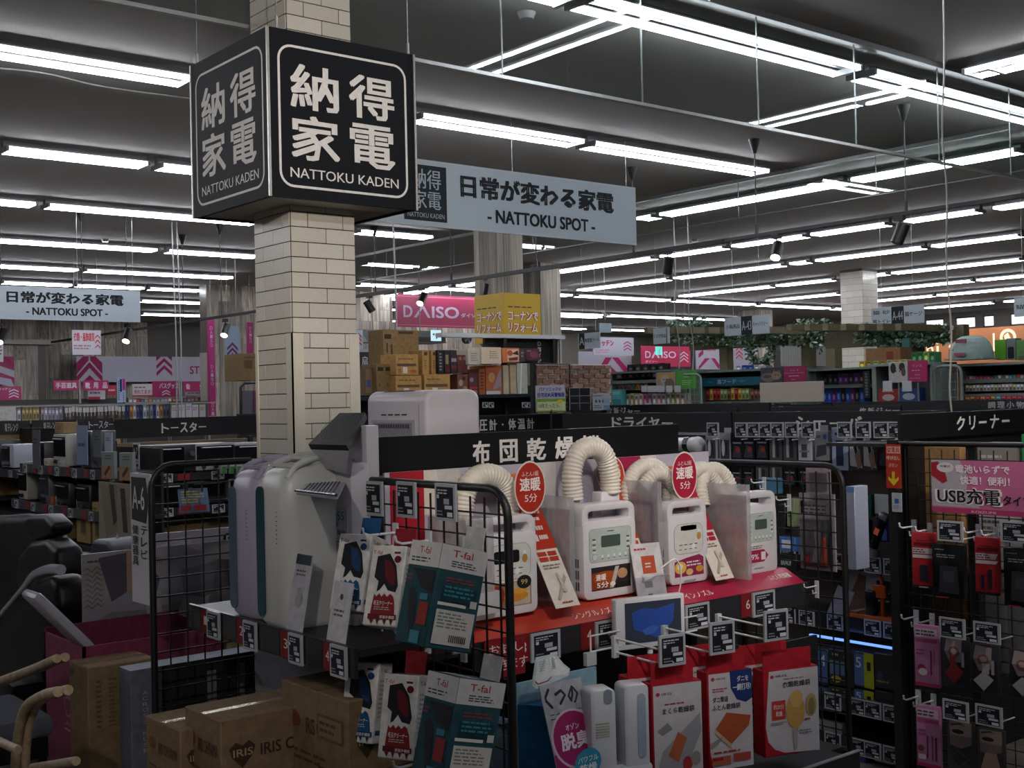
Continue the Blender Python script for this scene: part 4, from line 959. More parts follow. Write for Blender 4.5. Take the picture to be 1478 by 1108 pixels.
wp2 = wire_panel('black wire mesh panel at the far end of the dehumidifier shelf, aisle sign clipped on', (2.42, 4.72, 0), pi, .445, FZ+.03, 1.365)
# aisle blade sign A-6 and the next one behind
def aisle_blade(label, x, y, z0, z1, w, num, txt1, txt2):
    t = thing('aisle_sign', label, 'aisle sign', (x, y, z0), RB); h = z1-z0
    MB().box(-w, -.004, 0, 0, .004, h, 'c0bec4', 'plastic').build('board', t)
    m = MB(); m.paint(frame((-w, -.004, 0), (1, 0, 0), (0, 0, 1)), w, h, [('p', [(.05, .64), (.8, .62), (.92, .8), (.8, .97), (.05, .97)], '26262a'), ('t', num, .1, .72, .72, .9, 'c9c6c8', .02)]
        + [('t', ch, .52, .53-.09*i, .84, .6-.09*i, '1c1c20', .02) for i, ch in enumerate(txt1)] + [('t', ch, .1, .53-.08*i, .4, .6-.08*i, '1c1c20', .02) for i, ch in enumerate(txt2)]); m.build('lettering', t); return t
a = onx(190, 675, 1.975); b = onx(222, 875, 1.975)
aisle_blade('white vertical aisle blade sign reading A-6 on the wire panel', 1.972, a.y-(a.y-b.y), b.z, a.z-.02, a.y-b.y, 'A-6', 'テレビ', '健康器具')
ACX0 = ony(615, 600, 4.15).x; ACW = ony(694, 600, 4.15).x-ACX0; ACD = onx(529, 600, ACX0).y-4.15; ACH = ony(640, 562, 4.15).z-1.30
# air conditioner like white unit on the top board
t = thing('dehumidifier', 'big rounded white dehumidifier standing on top of the gondola behind the header board', 'appliance', (ACX0+ACW/2, 4.15+ACD/2, 1.30), 0)
m = MB().prism(rrect(-ACW/2, 0, ACW/2, ACH, .05, 6), -ACD/2, ACD/2, 'Y', 'd0c9d2', 'plastic'); m.build('body', t, bevel=.02, seg=3)
g1, g0 = onx(570, 606, ACX0).z-1.30, onx(570, 642, ACX0).z-1.30; ga = onx(541, 615, ACX0).y-(4.15+ACD/2); gb = onx(599, 615, ACX0).y-(4.15+ACD/2)
s = MB(); s.box(-ACW/2-.008, gb-.01, g0, -ACW/2+.002, ga+.01, g1-.0, 'aeaab4'); s.box(-ACW/2-.010, gb+.01, g0, -ACW/2-.004, ga-.01, g1-.012, '8c8994')
s.build('grip_recess', t)
s = MB()
for i in range(14): s.box(-ACW/2-.012, gb+.03+(ga-gb-.07)*i/13, g1-.035, -ACW/2-.009, gb+.04+(ga-gb-.07)*i/13, g1-.018, '4a4852')
for i in range(4): s.box(-ACW/2-.0015, gb+.06+(ga-gb-.1)*i/4, g1+.02, -ACW/2+.001, gb+.06+(ga-gb-.1)*(i+.7)/4, g1+.026, '3a3840')
s.build('louvre', t, kind='stuff')
MB().box(-ACW/2-.0015, -.18, .0, -ACW/2-.0005, -.178, ACH-.06, '8a8690').box(-.12, -.1, ACH+.0005, -.02, .15, ACH+.0012, 'b9b3bc').box(-.09, -.05, ACH+.0013, -.05, .05, ACH+.002, '55505c').build('seam_and_sticker', t)

# ================================================================ GOODS BELOW THE FUTON DRYERS
pg = thing('peg_bar_rack', 'black bar with long white wire hooks and price tags below the futon dryers', 'hook rack', (0, 0, 0))
MB().box(3.3, 3.205, .50, 4.3, 3.22, .56, '141417', 'paint').build('bar', pg)
RB3 = [((951, 985), (920, 958), 3.52), ((1024, 1056), (901, 941), 3.8), ((1103, 1133), (884, 922), 4.2)]
for (xa, xb), (ya, yb), _ in RB3:
    a = ony(xa, ya, 2.92); b = ony(xb, yb, 2.92); x = (a.x+b.x)/2; z = b.z+.05
    ptag(pg, (x, 2.915, b.z+.004), radians(-12), 1, wh=((b.x-a.x)*.95, abs(a.z-b.z)))
    m = MB()
    m.cyl((x, 2.93, z), (x, 3.2, z+.01), .0045, 'd4d6da', 'plastic', 6); m.cyl((x, 2.96, z-.05), (x, 3.2, z-.04), .0045, 'd4d6da', 'plastic', 6)
    m.tube([(x, 2.96, z-.05), (x, 2.93, z-.045), (x, 2.91, z-.03)], .0045, 'd4d6da', 'plastic', 6)
    m.build('wire_hook', pg)
    MB().box(x-.012, 3.19, z-.06, x+.012, 3.205, z+.02, 'bfc3c6', 'plastic').build('hook_plate', pg)
for px in (880,):
    a = ony(px, 935, 3.4); m = MB().cyl((a.x-.1, 3.4, a.z+.06), (a.x+.5, 3.4, a.z+.06), .004, 'c8cacc', 'plastic', 6); m.cyl((a.x-.1, 3.4, a.z+.06), (a.x-.1, 3.4, a.z-.02), .004, 'c8cacc', 'plastic', 6)
    m.cyl((a.x-.1, 3.4, a.z), (a.x+.5, 3.4, a.z), .004, 'c8cacc', 'plastic', 6); m.build('wire_hook', pg); MB().box(a.x-.13, 3.39, a.z-.05, a.x-.08, 3.41, a.z, 'a9b2b0').build('hook_plate', pg)
RED = '9c1824'
def redbox(label, x, y, z, w, h, rz, cmds, curve=False, d=.075):
    t = thing('drying_bag_box', label, 'box', (x, y, z), rz, 'red and white drying bag boxes on long hooks')
    MB().box(-w/2, -d/2, 0, w/2, d/2, h, RED, 'card').build('box', t, bevel=.003, seg=1)
    hc = MB().box(-w/2+.0, -d/2+.002, h-.001, w/2-.03, -d/2+.005, h+.075, RED, 'card'); hc.build('hang_tab', t)
    m = MB(); f = FR(w, d)
    white = [(.1*w, 0), (w, 0), (w, h*.985), (.03*w, h*.985), (.03*w, h*.5), (.035*w, h*.2)] if not curve else [(.35*w, .03*h), (w, 0), (w, h*.985), (.1*w, h*.985), (.02*w, h*.35), (.06*w, h*.18), (.18*w, h*.08)]
    m.poly(f, white, .0007, 'b9b5b9'); m.paint(f, w, h, cmds, .0012); m.build('print', t); return t
c1_ = [('e', .12, .9, .04, .02, 'a02c30'), ('t', 'IRIS', .2, .885, .4, .91, '2a2a30', .01), ('l', .25, .78, .85, .81, '9a2c34', 1), ('t', 'まくら乾燥袋', .2, .7, .85, .76, '33323a', .02), ('p', [(.1, .55), (.3, .62), (.4, .55), (.2, .5)], '7d8084'),
       ('p', [(.05, .1), (.2, .35), (.95, .68), (.98, .5), (.6, .1), (.3, .0)], '8f8d92'), ('p', [(.3, .3), (.5, .52), (.68, .45), (.5, .22)], 'a85a3a'), ('e', .68, .2, .1, .07, 'a02c30'), ('e', .85, .24, .1, .07, '8a8580'), ('t', '1個入り', .35, .02, .6, .05, '55525a')]
c2_ = [('e', .12, .93, .04, .02, 'a02c30'), ('t', 'IRIS', .2, .92, .4, .94, '2a2a30', .01), ('p', [(.5, 1), (1, 1), (1, .7), (.85, .66), (.65, .7), (.52, .82)], '1c2f66'), ('t', 'ダニを', .66, .88, .92, .94, 'd9d6da', .02), ('t', '一網打尽!', .56, .79, .97, .86, 'd9d6da', .03),
       ('l', .1, .79, .45, .84, 'a04048', 2), ('t', 'ダニ撃退', .1, .69, .45, .75, '2a2a32', .02), ('t', 'ふとん乾燥袋', .08, .61, .72, .67, '2a2a32', .02), ('p', [(.15, .42), (.4, .58), (.95, .52), (.9, .42), (.5, .25)], '9c4a28'), ('p', [(.15, .42), (.5, .25), (.5, .2), (.15, .37)], 'b49a84'),
       ('p', [(.02, .28), (.3, .34), (.28, .3), (.05, .22)], '8a8684'), ('l', .1, .16, .9, .2, 'a0303a', 1), ('r', .05, .05, .47, .14, 'a05a3c'), ('r', .53, .07, .92, .15, 'a04034'), ('r', .06, .1, .3, .13, '8c1c24')]
c3_ = [('e', .15, .92, .035, .02, 'a02c30'), ('t', 'IRIS', .22, .91, .42, .935, '2a2a30', .01), ('l', .35, .87, .8, .89, 'a04048', 1), ('t', '衣類乾燥袋', .33, .78, .85, .85, '2a2a32', .02), ('r', .13, .42, .38, .64, 'a8382c'), ('t', '約20分', .16, .54, .35, .6, 'd9c8c4', .01), ('t', '乾燥', .2, .46, .32, .52, 'd9c8c4', .02),
       ('e', .56, .5, .17, .2, 'b08a48'), ('e', .58, .64, .12, .1, 'bf9c5c'), ('p', [(.5, .3), (.6, .3), (.57, .05), (.52, .05)], '9c9892'), ('e', .85, .55, .1, .13, 'a08a5a'), ('e', .85, .53, .06, .1, '7c6c44'), ('l', .1, .36, .4, .4, '6a6870', 2), ('r', .72, .38, .82, .4, 'a02c30'), ('l', .62, .22, .9, .28, '6a6870', 2)]
for i, (lb, px, py, w, h, rz, cm, cv) in enumerate((
    ('red and white pillow drying bag box, left of three on the long hooks', 972, 1128, .2, .36, -17, c1_, False),
    ('red and white mite-repelling futon bag box with a blue corner bubble, middle of three', 1048, 1104, .19, .355, -17, c2_, False),
    ('largest red and white clothes drying bag box with a yellow bag picture, right of three', 1136, 1084, .25, .33, -17, c3_, True))):
    p = ony(px, py, 2.98); redbox(lb, p.x, 2.98, p.z, w, h, radians(rz), cm, cv)
    t = redbox(('spare pillow bag box behind the left front box', 'spare mite-repelling bag box behind the middle front box', 'spare clothes bag box behind the largest front box')[i], p.x+.005, 3.10, p.z+.004, w, h, radians(rz), cm, cv)
# shoe deodoriser display
a = ony(744, 935, 3.3); b = ony(860, 935, 3.3)
t = thing('shoe_dryer_display', 'tall blue cardboard display for shoe odour care with sneakers picture and pink ozone badge', 'display stand', (a.x, 3.3, 0)); W_ = b.x-a.x; ax_ = a.x
MB().box(0, 0, -.1, W_, .012, .60, '7898a8', 'card').build('back_card', t)
MB().prism([(.0, -.005), (.10, -.2), (.10, -.005)], -.1, .53, 'Z', '1d5c86', 'card').build('side_wing', t)
c_ = ony(778, 990, 3.13); sx = c_.x-ax_; sz = c_.z; sw = ony(838, 985, 3.13).x-c_.x
f = frame((sx, -.40, -.1), (1, 0, 0), (0, .23, sz+.1)); sh = sqrt(.23**2+(sz+.1)**2)
m = MB(); m.T = f; m.box(0, 0, -.004, sw, sh, 0, '9a9ca2', 'card'); m.T = None
q = lambda y: 1-(1-y)*.42/sh
m.paint(f, sw, sh, [('t', 'くつの', .06, q(.80), .86, q(.97), '26262c', .04), ('t', 'ニオイケアに', .1, q(.71), .9, q(.77), '26262c', .02), ('r', .0, 0, 1, q(.45), '96205c'), ('e', .55, q(.54), .55, .13, 'c8b4c0'), ('e', .55, q(.54), .5, .12, '96205c'), ('t', 'オゾン', .38, q(.61), .7, q(.66), 'ddd0d8', .02),
    ('t', '脱臭', .2, q(.46), .9, q(.59), 'e4dae0', .04), ('t', '90%', .1, q(.24), .5, q(.33), 'c9b8c2', .01), ('t', '脱臭', .56, q(.24), .92, q(.31), 'c9b8c2', .03), ('r', .1, q(.05), .48, q(.2), 'a9a8b0'), ('r', .53, q(.07), .9, q(.22), 'a9a8b0'), ('e', .3, q(.12), .12, .04, '4a5058'), ('e', .72, q(.14), .12, .04, '4a5058')], .001); m.build('slanted_strip', t)
c_ = ony(767, 995, 3.14); wv = ony(822, 980, 3.14).x-c_.x; m = MB(); f = frA(c_.x-ax_, -.165, c_.z); m.T = f; hv = .108
sil = [(0, .14), (.1, 0), (.35, .05), (.95, .2), (1, .4), (.82, .62), (.62, .98), (.12, .98), (.05, .5)]
m.add([(x*wv, y*hv, z) for z in (0, -.004) for x, y in sil], [tuple(range(9)), tuple(range(17, 8, -1))], 'c4ccd0', 'card'); m.T = None
m.paint(f, wv, hv, [('p', [(.05, .2), (.13, .08), (.4, .12), (.52, .35), (.4, .9), (.16, .9), (.1, .5)], 'd8dde0'), ('p', [(.5, .3), (.9, .25), (.95, .4), (.74, .6), (.58, .92), (.44, .9)], 'dde2e4'), ('p', [(.06, .22), (.13, .12), (.4, .16), (.5, .28), (.48, .3), (.38, .2), (.14, .17), (.08, .27)], '9a5a5a'),
    ('l', .18, .5, .36, .85, '9ca4a8', 5), ('l', .5, .5, .62, .85, '9ca4a8', 5), ('p', [(.2, .55), (.3, .9), (.34, .9), (.24, .52)], 'aab2b6'), ('p', [(.54, .55), (.5, .9), (.54, .9), (.6, .55)], 'aab2b6')], .001); m.build('sneaker_picture', t)
c_ = ony(846, 1100, 2.98); f = frA(c_.x-ax_, -.33, c_.z); m = MB(); m.ell(f, 0, 0, .06, .05, 0, '2f8caa'); m.text(f, 'パワフル', -.045, .005, .045, .025, .001, 'dce6ea', .02); m.text(f, '乾燥', -.04, -.03, .04, 0, .001, 'dce6ea', .03)
m.build('round_badge', t)
# white shoe dryer device
c_ = ony(896, 1100, 3.0)
t = thing('shoe_dryer', 'white shoe dryer with two upright nozzle towers below the video screen', 'appliance', (c_.x+.01, 3.02, 0), radians(-22)); z0 = .12
t1_, t2_ = ony(880, 994, 3.0).z, ony(912, 984, 3.0).z
MB().box(-.12, -.05, .0, .11, .06, .34, 'c4c6cc', 'plastic').build('base', t, bevel=.014)
for sx, zt_ in ((-.068, t1_), (.055, t2_)):
    tw_ = MB().prism(rrect(sx-.048, z0, sx+.045, zt_, .018), -.045, .05, 'Y', 'c4c6cc', 'plastic').build('nozzle_tower', t, bevel=.008)
    MB().prism(rrect(sx-.0, zt_-.05 if sx < 0 else zt_-.25, sx+.03, zt_+.001 if sx < 0 else zt_-.03, .014), -.048, -.0445, 'Y', '7f8896' if sx < 0 else '98a4b4', 'gloss').build('air_slot', tw_)
m = MB()
for i in range(6): m.box(-.1, -.048, t1_-.16+.009*i, -.05, -.044, t1_-.156+.009*i, 'aaa88c')
m.build('grille', t, kind='stuff')
m = MB(); f = frame((.04, -.0505, .19), (1, 0, 0), (0, 0, 1)); m.ell(f, 0, 0, .05, .05, .001, '6a6c6a'); m.ell(f, 0, 0, .0485, .0485, .0015, 'a9b0a6'); m.paint(f, .05, .05, [('l', -.6, -.4, -.2, .5, '3a3c3a', 4), ('l', .1, -.4, .7, .5, '3a3c3a', 3)], .002); m.build('control_dial', t)
# pale boxes under the wire panel and a sloping lower rail
carton('storage_carton', 'pale blue carton behind the mesh below the price rail', 'box', (2.72, 3.52, .12), 0, .3, .25, .28, '5a6a80')
carton('storage_carton', 'white carton left of the shoe odour display', 'box', (2.96, 3.3, .12), 0, .2, .2, .33, '8f98a4')
m = MB(); a = ony(1240, 1082, 3.0)
t = thing('lower_price_rail', 'dark sloping price rail at the lower right below the red boxes', 'price rail', (0, 0, 0)); q1_ = ony(1241, 1083, 2.86); m.box(3.4, 2.86, q1_.z-.09, q1_.x, 2.872, q1_.z, '1d1d20', 'gloss').box(3.4, 2.858, q1_.z-.002, q1_.x, 2.874, q1_.z+.003, '8a8a8c'); m.build('rail', t)
MB().box(3.2, 2.875, q1_.z-.05, q1_.x, 3.1, q1_.z-.03, '060607', 'matte').build('tray', t)
# wire panel at the right end, with blister packs
wp3 = wire_panel('black wire mesh panel at the right end of the futon dryer shelf', (4.65, 4.2, 0), RB, 4.2-onx(1218, 760, 4.65).y, FZ+.03, 1.265)
# ================================================================ LEFT FOREGROUND
BR = '735f46'
def tri(label, cat): pass
# pink display box
a = ony(120, 934, 5.25); b = ony(322, 905, 5.25); w = b.x-a.x; d = .5; h = a.z
t = thing('display_bin', 'open pink cardboard display bin beside the brown cartons, white emblem low on it', 'display bin', (a.x+w/2, 5.25+d/2, 0))
m = MB(); P_ = '74304a'; m_=m
m.box(-w/2, -d/2, 0, w/2, -d/2+.012, h, P_, 'card').box(-w/2, d/2-.012, 0, w/2, d/2, h+.02, P_, 'card').box(-w/2, -d/2, 0, -w/2+.012, d/2, h, P_, 'card').box(w/2-.012, -d/2, 0, w/2, d/2, h, P_, 'card')
m.v = [(x, y, FZ if abs(z) < 1e-6 else z) for x, y, z in m.v]; m.build('box', t)
MB().box(-w/2+.012, -d/2+.02, .3, w/2-.012, d/2-.02, .34, '5a4634', 'card').build('inner_floor', t)
f = frame((-w/2, d/2, 0), (0, -1, 0), (0, 0, 1)); m = MB(); m.ell(f, .3, .30, .05, .07, .001, 'a06a80'); m.ell(f, .3, .30, .042, .062, .0015, P_); m.ell(f, .285, .335, .02, .024, .002, 'a06a80'); m.ell(f, .315, .335, .02, .024, .002, 'a06a80')
m.text(f, 'ふわもち', .25, .19, .35, .215, .001, 'a97c90'); m.rect(f, .25, .17, .35, .178, .001, 'a97c90'); m.build('emblem', t)
t2_ = thing('leaning_lid', 'pale grey padded lid standing tilted out of the pink display bin', 'lid', (a.x+.05, 5.28, h-.02), 0, None, 0, radians(-42))
MB().box(-.02, -.02, 0, .02, .16, .36, '9a98a6', 'plastic').build('lid_body', t2_, bevel=.015)
MB().box(.0201, .0, .03, .023, .14, .33, '7c7a88', 'fabric').build('pad', t2_)
# tall brown carton, grey box
THR = [('t', 'THRIVE', .82, .15, .96, .2, '1e1a16', .02), ('l', .1, .2, .3, .85, '5a4c3a', 14), ('l', .35, .2, .5, .8, '6a5a44', 14)]
a = ony(130, 966, 5.0); b = ony(190, 985, 5.0)
carton('carton', 'tall brown carton standing in front of the pink display bin', 'carton', ((a.x+b.x)/2+.06, 5.14, 0), 0, b.x-a.x+.12, .22, a.z, BR, front=[('l', .12, .5, .2, .9, '4a3c2c', 10), ('l', .3, .5, .42, .9, '54452f', 12)]+[('t', c, .7, .86-.05*i, .8, .895-.05*i, '1e1a16', .02) for i, c in enumerate('THRIVE')], top=[('r', 0, .4, 1, .6, 'a08c68', 'foil')], bevel=.004)
t = carton('carton', 'long brown carton with taped top reaching back inside the pink display bin', 'carton', (a.x+.75, 5.42, .34), 0, .85, .2, a.z-.36, '94805e', top=[('r', 0, .42, 1, .58, 'a59474', 'foil')])
a = ony(188, 972, 4.84); b = ony(352, 940, 4.84)
carton('grey_box', 'long flat box with slate front and pale grey top behind the wire mesh', 'box', ((a.x+b.x)/2+.05, 4.90, 0), 0, b.x-a.x+.1, .12, a.z+.01, '5e5f6c', front=[('r', .22, 0, 1, 1, '202024'), ('r', .55, .55, .62, .9, '66666e'), ('r', .78, .6, .84, .92, '5a5a62')]+[('t', c, .08, .8-.045*i, .12, .83-.045*i, '9a9aa6', .0) for i, c in enumerate('ACROSS MUSE')], top=[('r', 0, 0, 1, 1, '8d93a0')])
IR = [('t', 'IRIS OHYAMA', .3, .72, .96, .8, '2e241a', .03), ('p', [(.06, .8), (.11, .84), (.16, .81), (.21, .84), (.26, .8), (.24, .74), (.16, .66), (.08, .74)], '3a2c1e'), ('t', 'IRIS', .09, .74, .24, .79, 'a08a66', .02), ('r', .05, .58, .97, .585, '3a2c1e'), ('l', .2, .5, .8, .56, '4a3a28', 1), ('l', .3, .42, .6, .48, '3c2e20', 1), ('r', .05, .36, .97, .365, '3a2c1e'), ('l', .08, .2, .3, .32, '4a3a28', 4)]
IS = [('e', .2, .8, .1, .05, '6a3c24'), ('t', 'IRIS OHYAMA', .38, .74, .92, .83, '3a2a1c', .03), ('l', .1, .56, .75, .64, '54422c', 2), ('l', .25, .46, .7, .5, '54422c', 1), ('l', .12, .22, .4, .38, '4a3a28', 5)]
def iris(label, px, py, X, Yc, w, d, h, extra=()):
    carton('brand_carton', label, 'carton', (X, Yc, 0), 0, w, d, h, BR, front=IR, left=IS, top=[('r', 0, .44, 1, .56, 'b0a284', 'foil'), ('l', .3, .2, .6, .3, '6a5a42', 1)]+list(extra), bevel=.004, group='brown appliance cartons on the floor of the end shelf')
p = onx(270, 1018, 1.86); q_ = onx(322, 1046, 1.86)
zt_ = p.z
iris('brown carton with a heart logo in the middle of the row below the end shelf', 0, 0, 1.86+.24, (p.y+q_.y)/2, .50, p.y-q_.y, zt_)
p2_ = onx(213, 1033, 1.80); q2 = onx(263, 1052, 1.80)
iris('leftmost brown carton with a heart logo, lower than its neighbour', 0, 0, 1.80+.2, (p2_.y+q2.y)/2+.02, .4, (p2_.y-q2.y), p2_.z)
p = onx(406, 980, 2.13); q_ = onx(502, 1010, 2.13)
iris('tallest brown carton with care symbols, right of the row below the end shelf', 0, 0, 2.13+.22, (p.y+q_.y)/2, .44, (p.y-q_.y), p.z)
m = MB(); f = frB(2.1285, p.y, 0); ww = p.y-q_.y
m.paint(f, ww, p.z, [('r', .56, .74, .93, .88, '5a4a34'), ('r', .58, .755, .91, .865, BR), ('l', .6, .77, .9, .85, '4a3a28', 2), ('r', .57, .3, .94, .58, '4a3a28'), ('r', .585, .315, .925, .565, BR), ('r', .66, .5, .9, .55, '3a2c1e'), ('l', .62, .33, .9, .48, '3a2c1e', 3)], .0015)
m.build('care_symbols', label='printed care symbols panel on the side of the tallest brown carton', cat='print')
# black/brown boxes seen deeper under the end shelf
# photo panel
a = ony(118, 800, 5.75); b = ony(335, 905, 5.75); w = b.x-a.x+.0; h = a.z-b.z+.05
sgn('photo_poster', 'large grey advertising panel with armchairs and a zigzag cushion behind the wire mesh', 'poster', frA(a.x, 5.75, b.z-.05), w, h, .01, '8d8a94',
    [('r', 0, 0, 1, .3, '6c6a74'), ('p', [(0, .3), (.18, .42), (.4, .4), (1, .5), (1, .25), (0, .2)], '77757f'), ('p', [(.0, .45), (.17, .52), (.1, .9), (.0, .93)], '8a8686')]+
    [('p', [(.0, .48+.05*i), (.03, .52+.05*i), (.06, .48+.05*i), (.09, .53+.05*i), (.12, .49+.05*i), (.14, .52+.05*i), (.12, .475+.05*i), (.09, .51+.05*i), (.06, .465+.05*i), (.03, .505+.05*i)], '6a6668') for i in range(8)]+
    [('p', [(.1, .95), (.3, .98), (.28, .6), (.18, .52)], '4a4852'), ('p', [(.28, 1), (.42, 1), (.36, .55), (.28, .6)], '9a8074'), ('p', [(.32, .75), (.42, .82), (.5, .7), (.46, .48), (.34, .5)], '54525c'), ('p', [(.4, .55), (.5, .58), (.52, .1), (.42, .0)], 'a09ca4'),
     ('p', [(.62, .35), (.7, .6), (.78, .62), (.84, .5), (.8, .0), (.6, .0)], '9a969e'), ('p', [(.64, .75), (.9, .8), (.98, .55), (.8, .45), (.66, .5)], '6e6b76'), ('p', [(.86, .5), (1, .55), (1, .8), (.9, .82)], '615e69'),
     ('t', 'ふひざも', .28, .84, .52, .92, '9c6a6c', .03), ('l', .03, .91, .2, .94, '4a4852', 1)])
# the extra white panel with rounded logo seen through the mesh
a = ony(226, 790, 5.9); b = ony(316, 800, 5.9)
sgn('logo_poster', 'pale panel with a rounded black logo plate seen through the left wire mesh', 'poster', frA(a.x, 5.9, a.z-.35), b.x-a.x+.25, .42, .01, '8c8890', [('p', [(.0, .85), (.3, .95), (.4, .5), (.1, .4)], '9c98a0'), ('p', rrect(.62, .8, .8, .93, .05), '141416'), ('t', 'mo', .65, .83, .77, .9, 'b9b6bc', .03)])
# massage armchairs
def recliner(label, x, y, rz, col, col2, s=1.0, trim=None):
    t = thing('massage_chair', label, 'armchair', (x, y, FZ), rz)
    L = 'leather'
    MB().prism(rrect(-.36, .14, .36, .42, .06), -.42, .3, 'Y', col, L).build('seat', t, bevel=.03, seg=3)
    bk = MB(); bk.T = Matrix.Translation((0, .26, .36)) @ Matrix.Rotation(radians(-16), 4, 'X'); bk.prism(rrect(-.33, 0, .33, .68, .12), -.1, .13, 'Y', col, L); bk.build('backrest', t, bevel=.045, seg=3)
    hd = MB(); hd.T = Matrix.Translation((0, .44, .98)) @ Matrix.Rotation(radians(-14), 4, 'X'); hd.prism(rrect(-.27, -.02, .27, .24, .1), -.09, .1, 'Y', col2, L); hd.build('headrest', t, bevel=.05, seg=3)
    for sx in (-1, 1):
        MB().prism([(-.5, .1), (.34, .1), (.42, .58), (.2, .68), (-.35, .6), (-.52, .5)], sx*.36, sx*.53, 'X', col, L).build('armrest', t, bevel=.05, seg=3)
        bo = MB(); bo.T = Matrix.Translation((sx*.24, .2, .62)); bo.prism(rrect(-.09, -.22, .09, .24, .08), -.2, .06, 'Y', col2, L); bo.build('side_bolster', t, bevel=.04, seg=2)
    MB().prism(rrect(-.3, .02, .3, .4, .08), -.72, -.45, 'Y', col2, L).build('leg_rest', t, bevel=.05, seg=3)
    MB().box(-.3, -.35, 0, .3, .4, .14, '101012', 'plastic').build('chair_base', t)
    if trim:
        for sx in (-1, 1): MB().tube(hose_pts([(sx*.55, -.5, .5), (sx*.56, -.3, .66), (sx*.56, .05, .76), (sx*.5, .3, .82)], 24), .03, trim, 'gloss', 8).build('arm_trim', t)
    return t
def place(px, py, D): 
    d = _F+_R*((px-739)/FPX)-_U*((py-554)/FPX); return CAM+d*D
t = thing('massage_chair', 'large black leather massage chair at the left edge, tallest of the chairs', 'armchair', (0, 0, 0)); XA2 = 2.3
def sil_at(pts, X): return [(lambda p_: (p_.y, max(p_.z, FZ)))(onx(px, py, X)) for px, py in pts]
MB().prism(sil_at([(-80, 748), (30, 742), (62, 748), (80, 790), (84, 880), (70, 1000), (80, 1150), (-80, 1150)], XA2), XA2, XA2+.12, 'X', '08080a', 'leather').build('backrest', t, bevel=.06, seg=3)
MB().prism(sil_at([(34, 752), (44, 743), (68, 742), (82, 756), (80, 772), (50, 780), (36, 772)], XA2-.1), XA2-.12, XA2+.0, 'X', '121215', 'leather').build('headrest', t, bevel=.03, seg=3)
MB().prism(sil_at([(26, 840), (30, 800), (46, 782), (70, 778), (86, 792), (88, 830), (76, 860), (40, 866)], XA2-.15), XA2-.17, XA2-.02, 'X', '101114', 'leather').build('side_bolster', t, bevel=.035, seg=3)
# nearer chair: black shell with a white trim arc
t = thing('massage_chair', 'black massage chair shell with a curved white trim line, in front of the taller one', 'armchair', (0, 0, 0))
XB2 = 1.98
PB2 = [(-70, 985), (0, 895), (35, 855), (52, 836), (72, 830), (80, 842), (84, 880), (62, 960), (66, 1040), (50, 1150), (-70, 1190)]
MB().prism([(lambda p_: (p_.y, max(p_.z, FZ)))(onx(px, py, XB2)) for px, py in PB2], XB2, XB2+.16, 'X', '070708', 'leather').build('shell', t, bevel=.04, seg=3)
pts = [onx(px, py, XB2-.01) for px, py in ((-70, 972), (0, 888), (34, 848), (50, 829), (70, 822), (88, 822))]
for k, dz in ((0, 0), ): MB().tube(hose_pts(pts, 50), [.014+.012*min(1, max(0, i/25-.6)) for i in range(51)], 'a4a8b4', 'gloss', 8).build('white_trim', t)
MB().prism([(lambda p_: (p_.y, p_.z))(onx(px, py, XB2+.05)) for px, py in ((-40, 1000), (60, 968), (78, 980), (70, 1010), (-40, 1045))], XB2-.15, XB2+.14, 'X', '17181c', 'leather').build('seat', t, bevel=.03)
# grey chair
t = thing('massage_chair', 'dark grey massage chair with a tissue-topped grey headrest behind the advertising poster', 'armchair', (0, 0, 0)); r3 = t
XC2 = 2.72
MB().prism([(lambda p_: (p_.y, max(p_.z, FZ)))(onx(px, py, XC2)) for px, py in ((70, 1150), (78, 960), (96, 880), (118, 830), (150, 800), (215, 795), (300, 900), (300, 1150))], XC2, XC2+.6, 'X', '26272c', 'leather').build('backrest', t, bevel=.05, seg=3)
a = onx(166, 797, XC2-.02)
MB().prism([(a.y+.16, a.z-.12), (a.y-.2, a.z-.14), (a.y-.2, a.z+.05), (a.y-.12, a.z+.085), (a.y+.1, a.z+.08), (a.y+.15, a.z+.03)], XC2-.12, XC2+.15, 'X', '50525b', 'leather').build('headrest', t, bevel=.03, seg=3)
b = onx(118, 812, XC2-.15); MB().ball((b.x, b.y, b.z), .13, '303239', 'leather', 14, (.8, 1.0, .5)).build('side_bolster', t)
MB().add([(XC2, a.y-.02, a.z+.08), (XC2, a.y+.04, a.z+.085), (XC2-.02, a.y-.01, a.z+.15), (XC2, a.y+.01, a.z+.11)], [(0, 1, 3), (0, 3, 2)], 'c4c4ca').build('tissue', t)
# bentwood armchair
t = thing('bentwood_armchair', 'light bentwood armchair with a grey seat cushion at the bottom left corner', 'armchair', (0, 0, 0)); WC = 'a08a6c'
for Xp, P_c in ((1.70, ((-60, 1004), (-10, 986), (40, 968), (82, 950))), (1.45, ((84, 998), (60, 1004), (38, 1020), (27, 1055), (22, 1110), (18, 1250)))):
    q_ = [onx(px, py, Xp) for px, py in P_c]; m = MB(); n_ = len(q_)
    for (p1_, p2__) in zip(hose_pts(q_, 30), hose_pts(q_, 30)[1:]):
        pass
    hp = hose_pts(q_, 30); m.tube([p_ for p_ in hp], .019, WC, 'wood', 8); m.tube([p_+Vector((.035, 0, 0)) for p_ in hp], .019, WC, 'wood', 8); m.build('arm_frame', t)
a = onx(-40, 1052, 1.34); b = onx(26, 1082, 1.34); MB().tube([a, b], .016, WC, 'wood', 8).build('side_rail', t)
a = onx(46, 1108, 1.45); b = onx(110, 1098, 1.45); MB().tube([a, b], .016, WC, 'wood', 8).build('side_rail', t)
MB().box(1.1, 4.98, .28, 1.66, 5.5, .37, '4a4d57', 'fabric').build('seat_cushion', t, bevel=.025, seg=2)
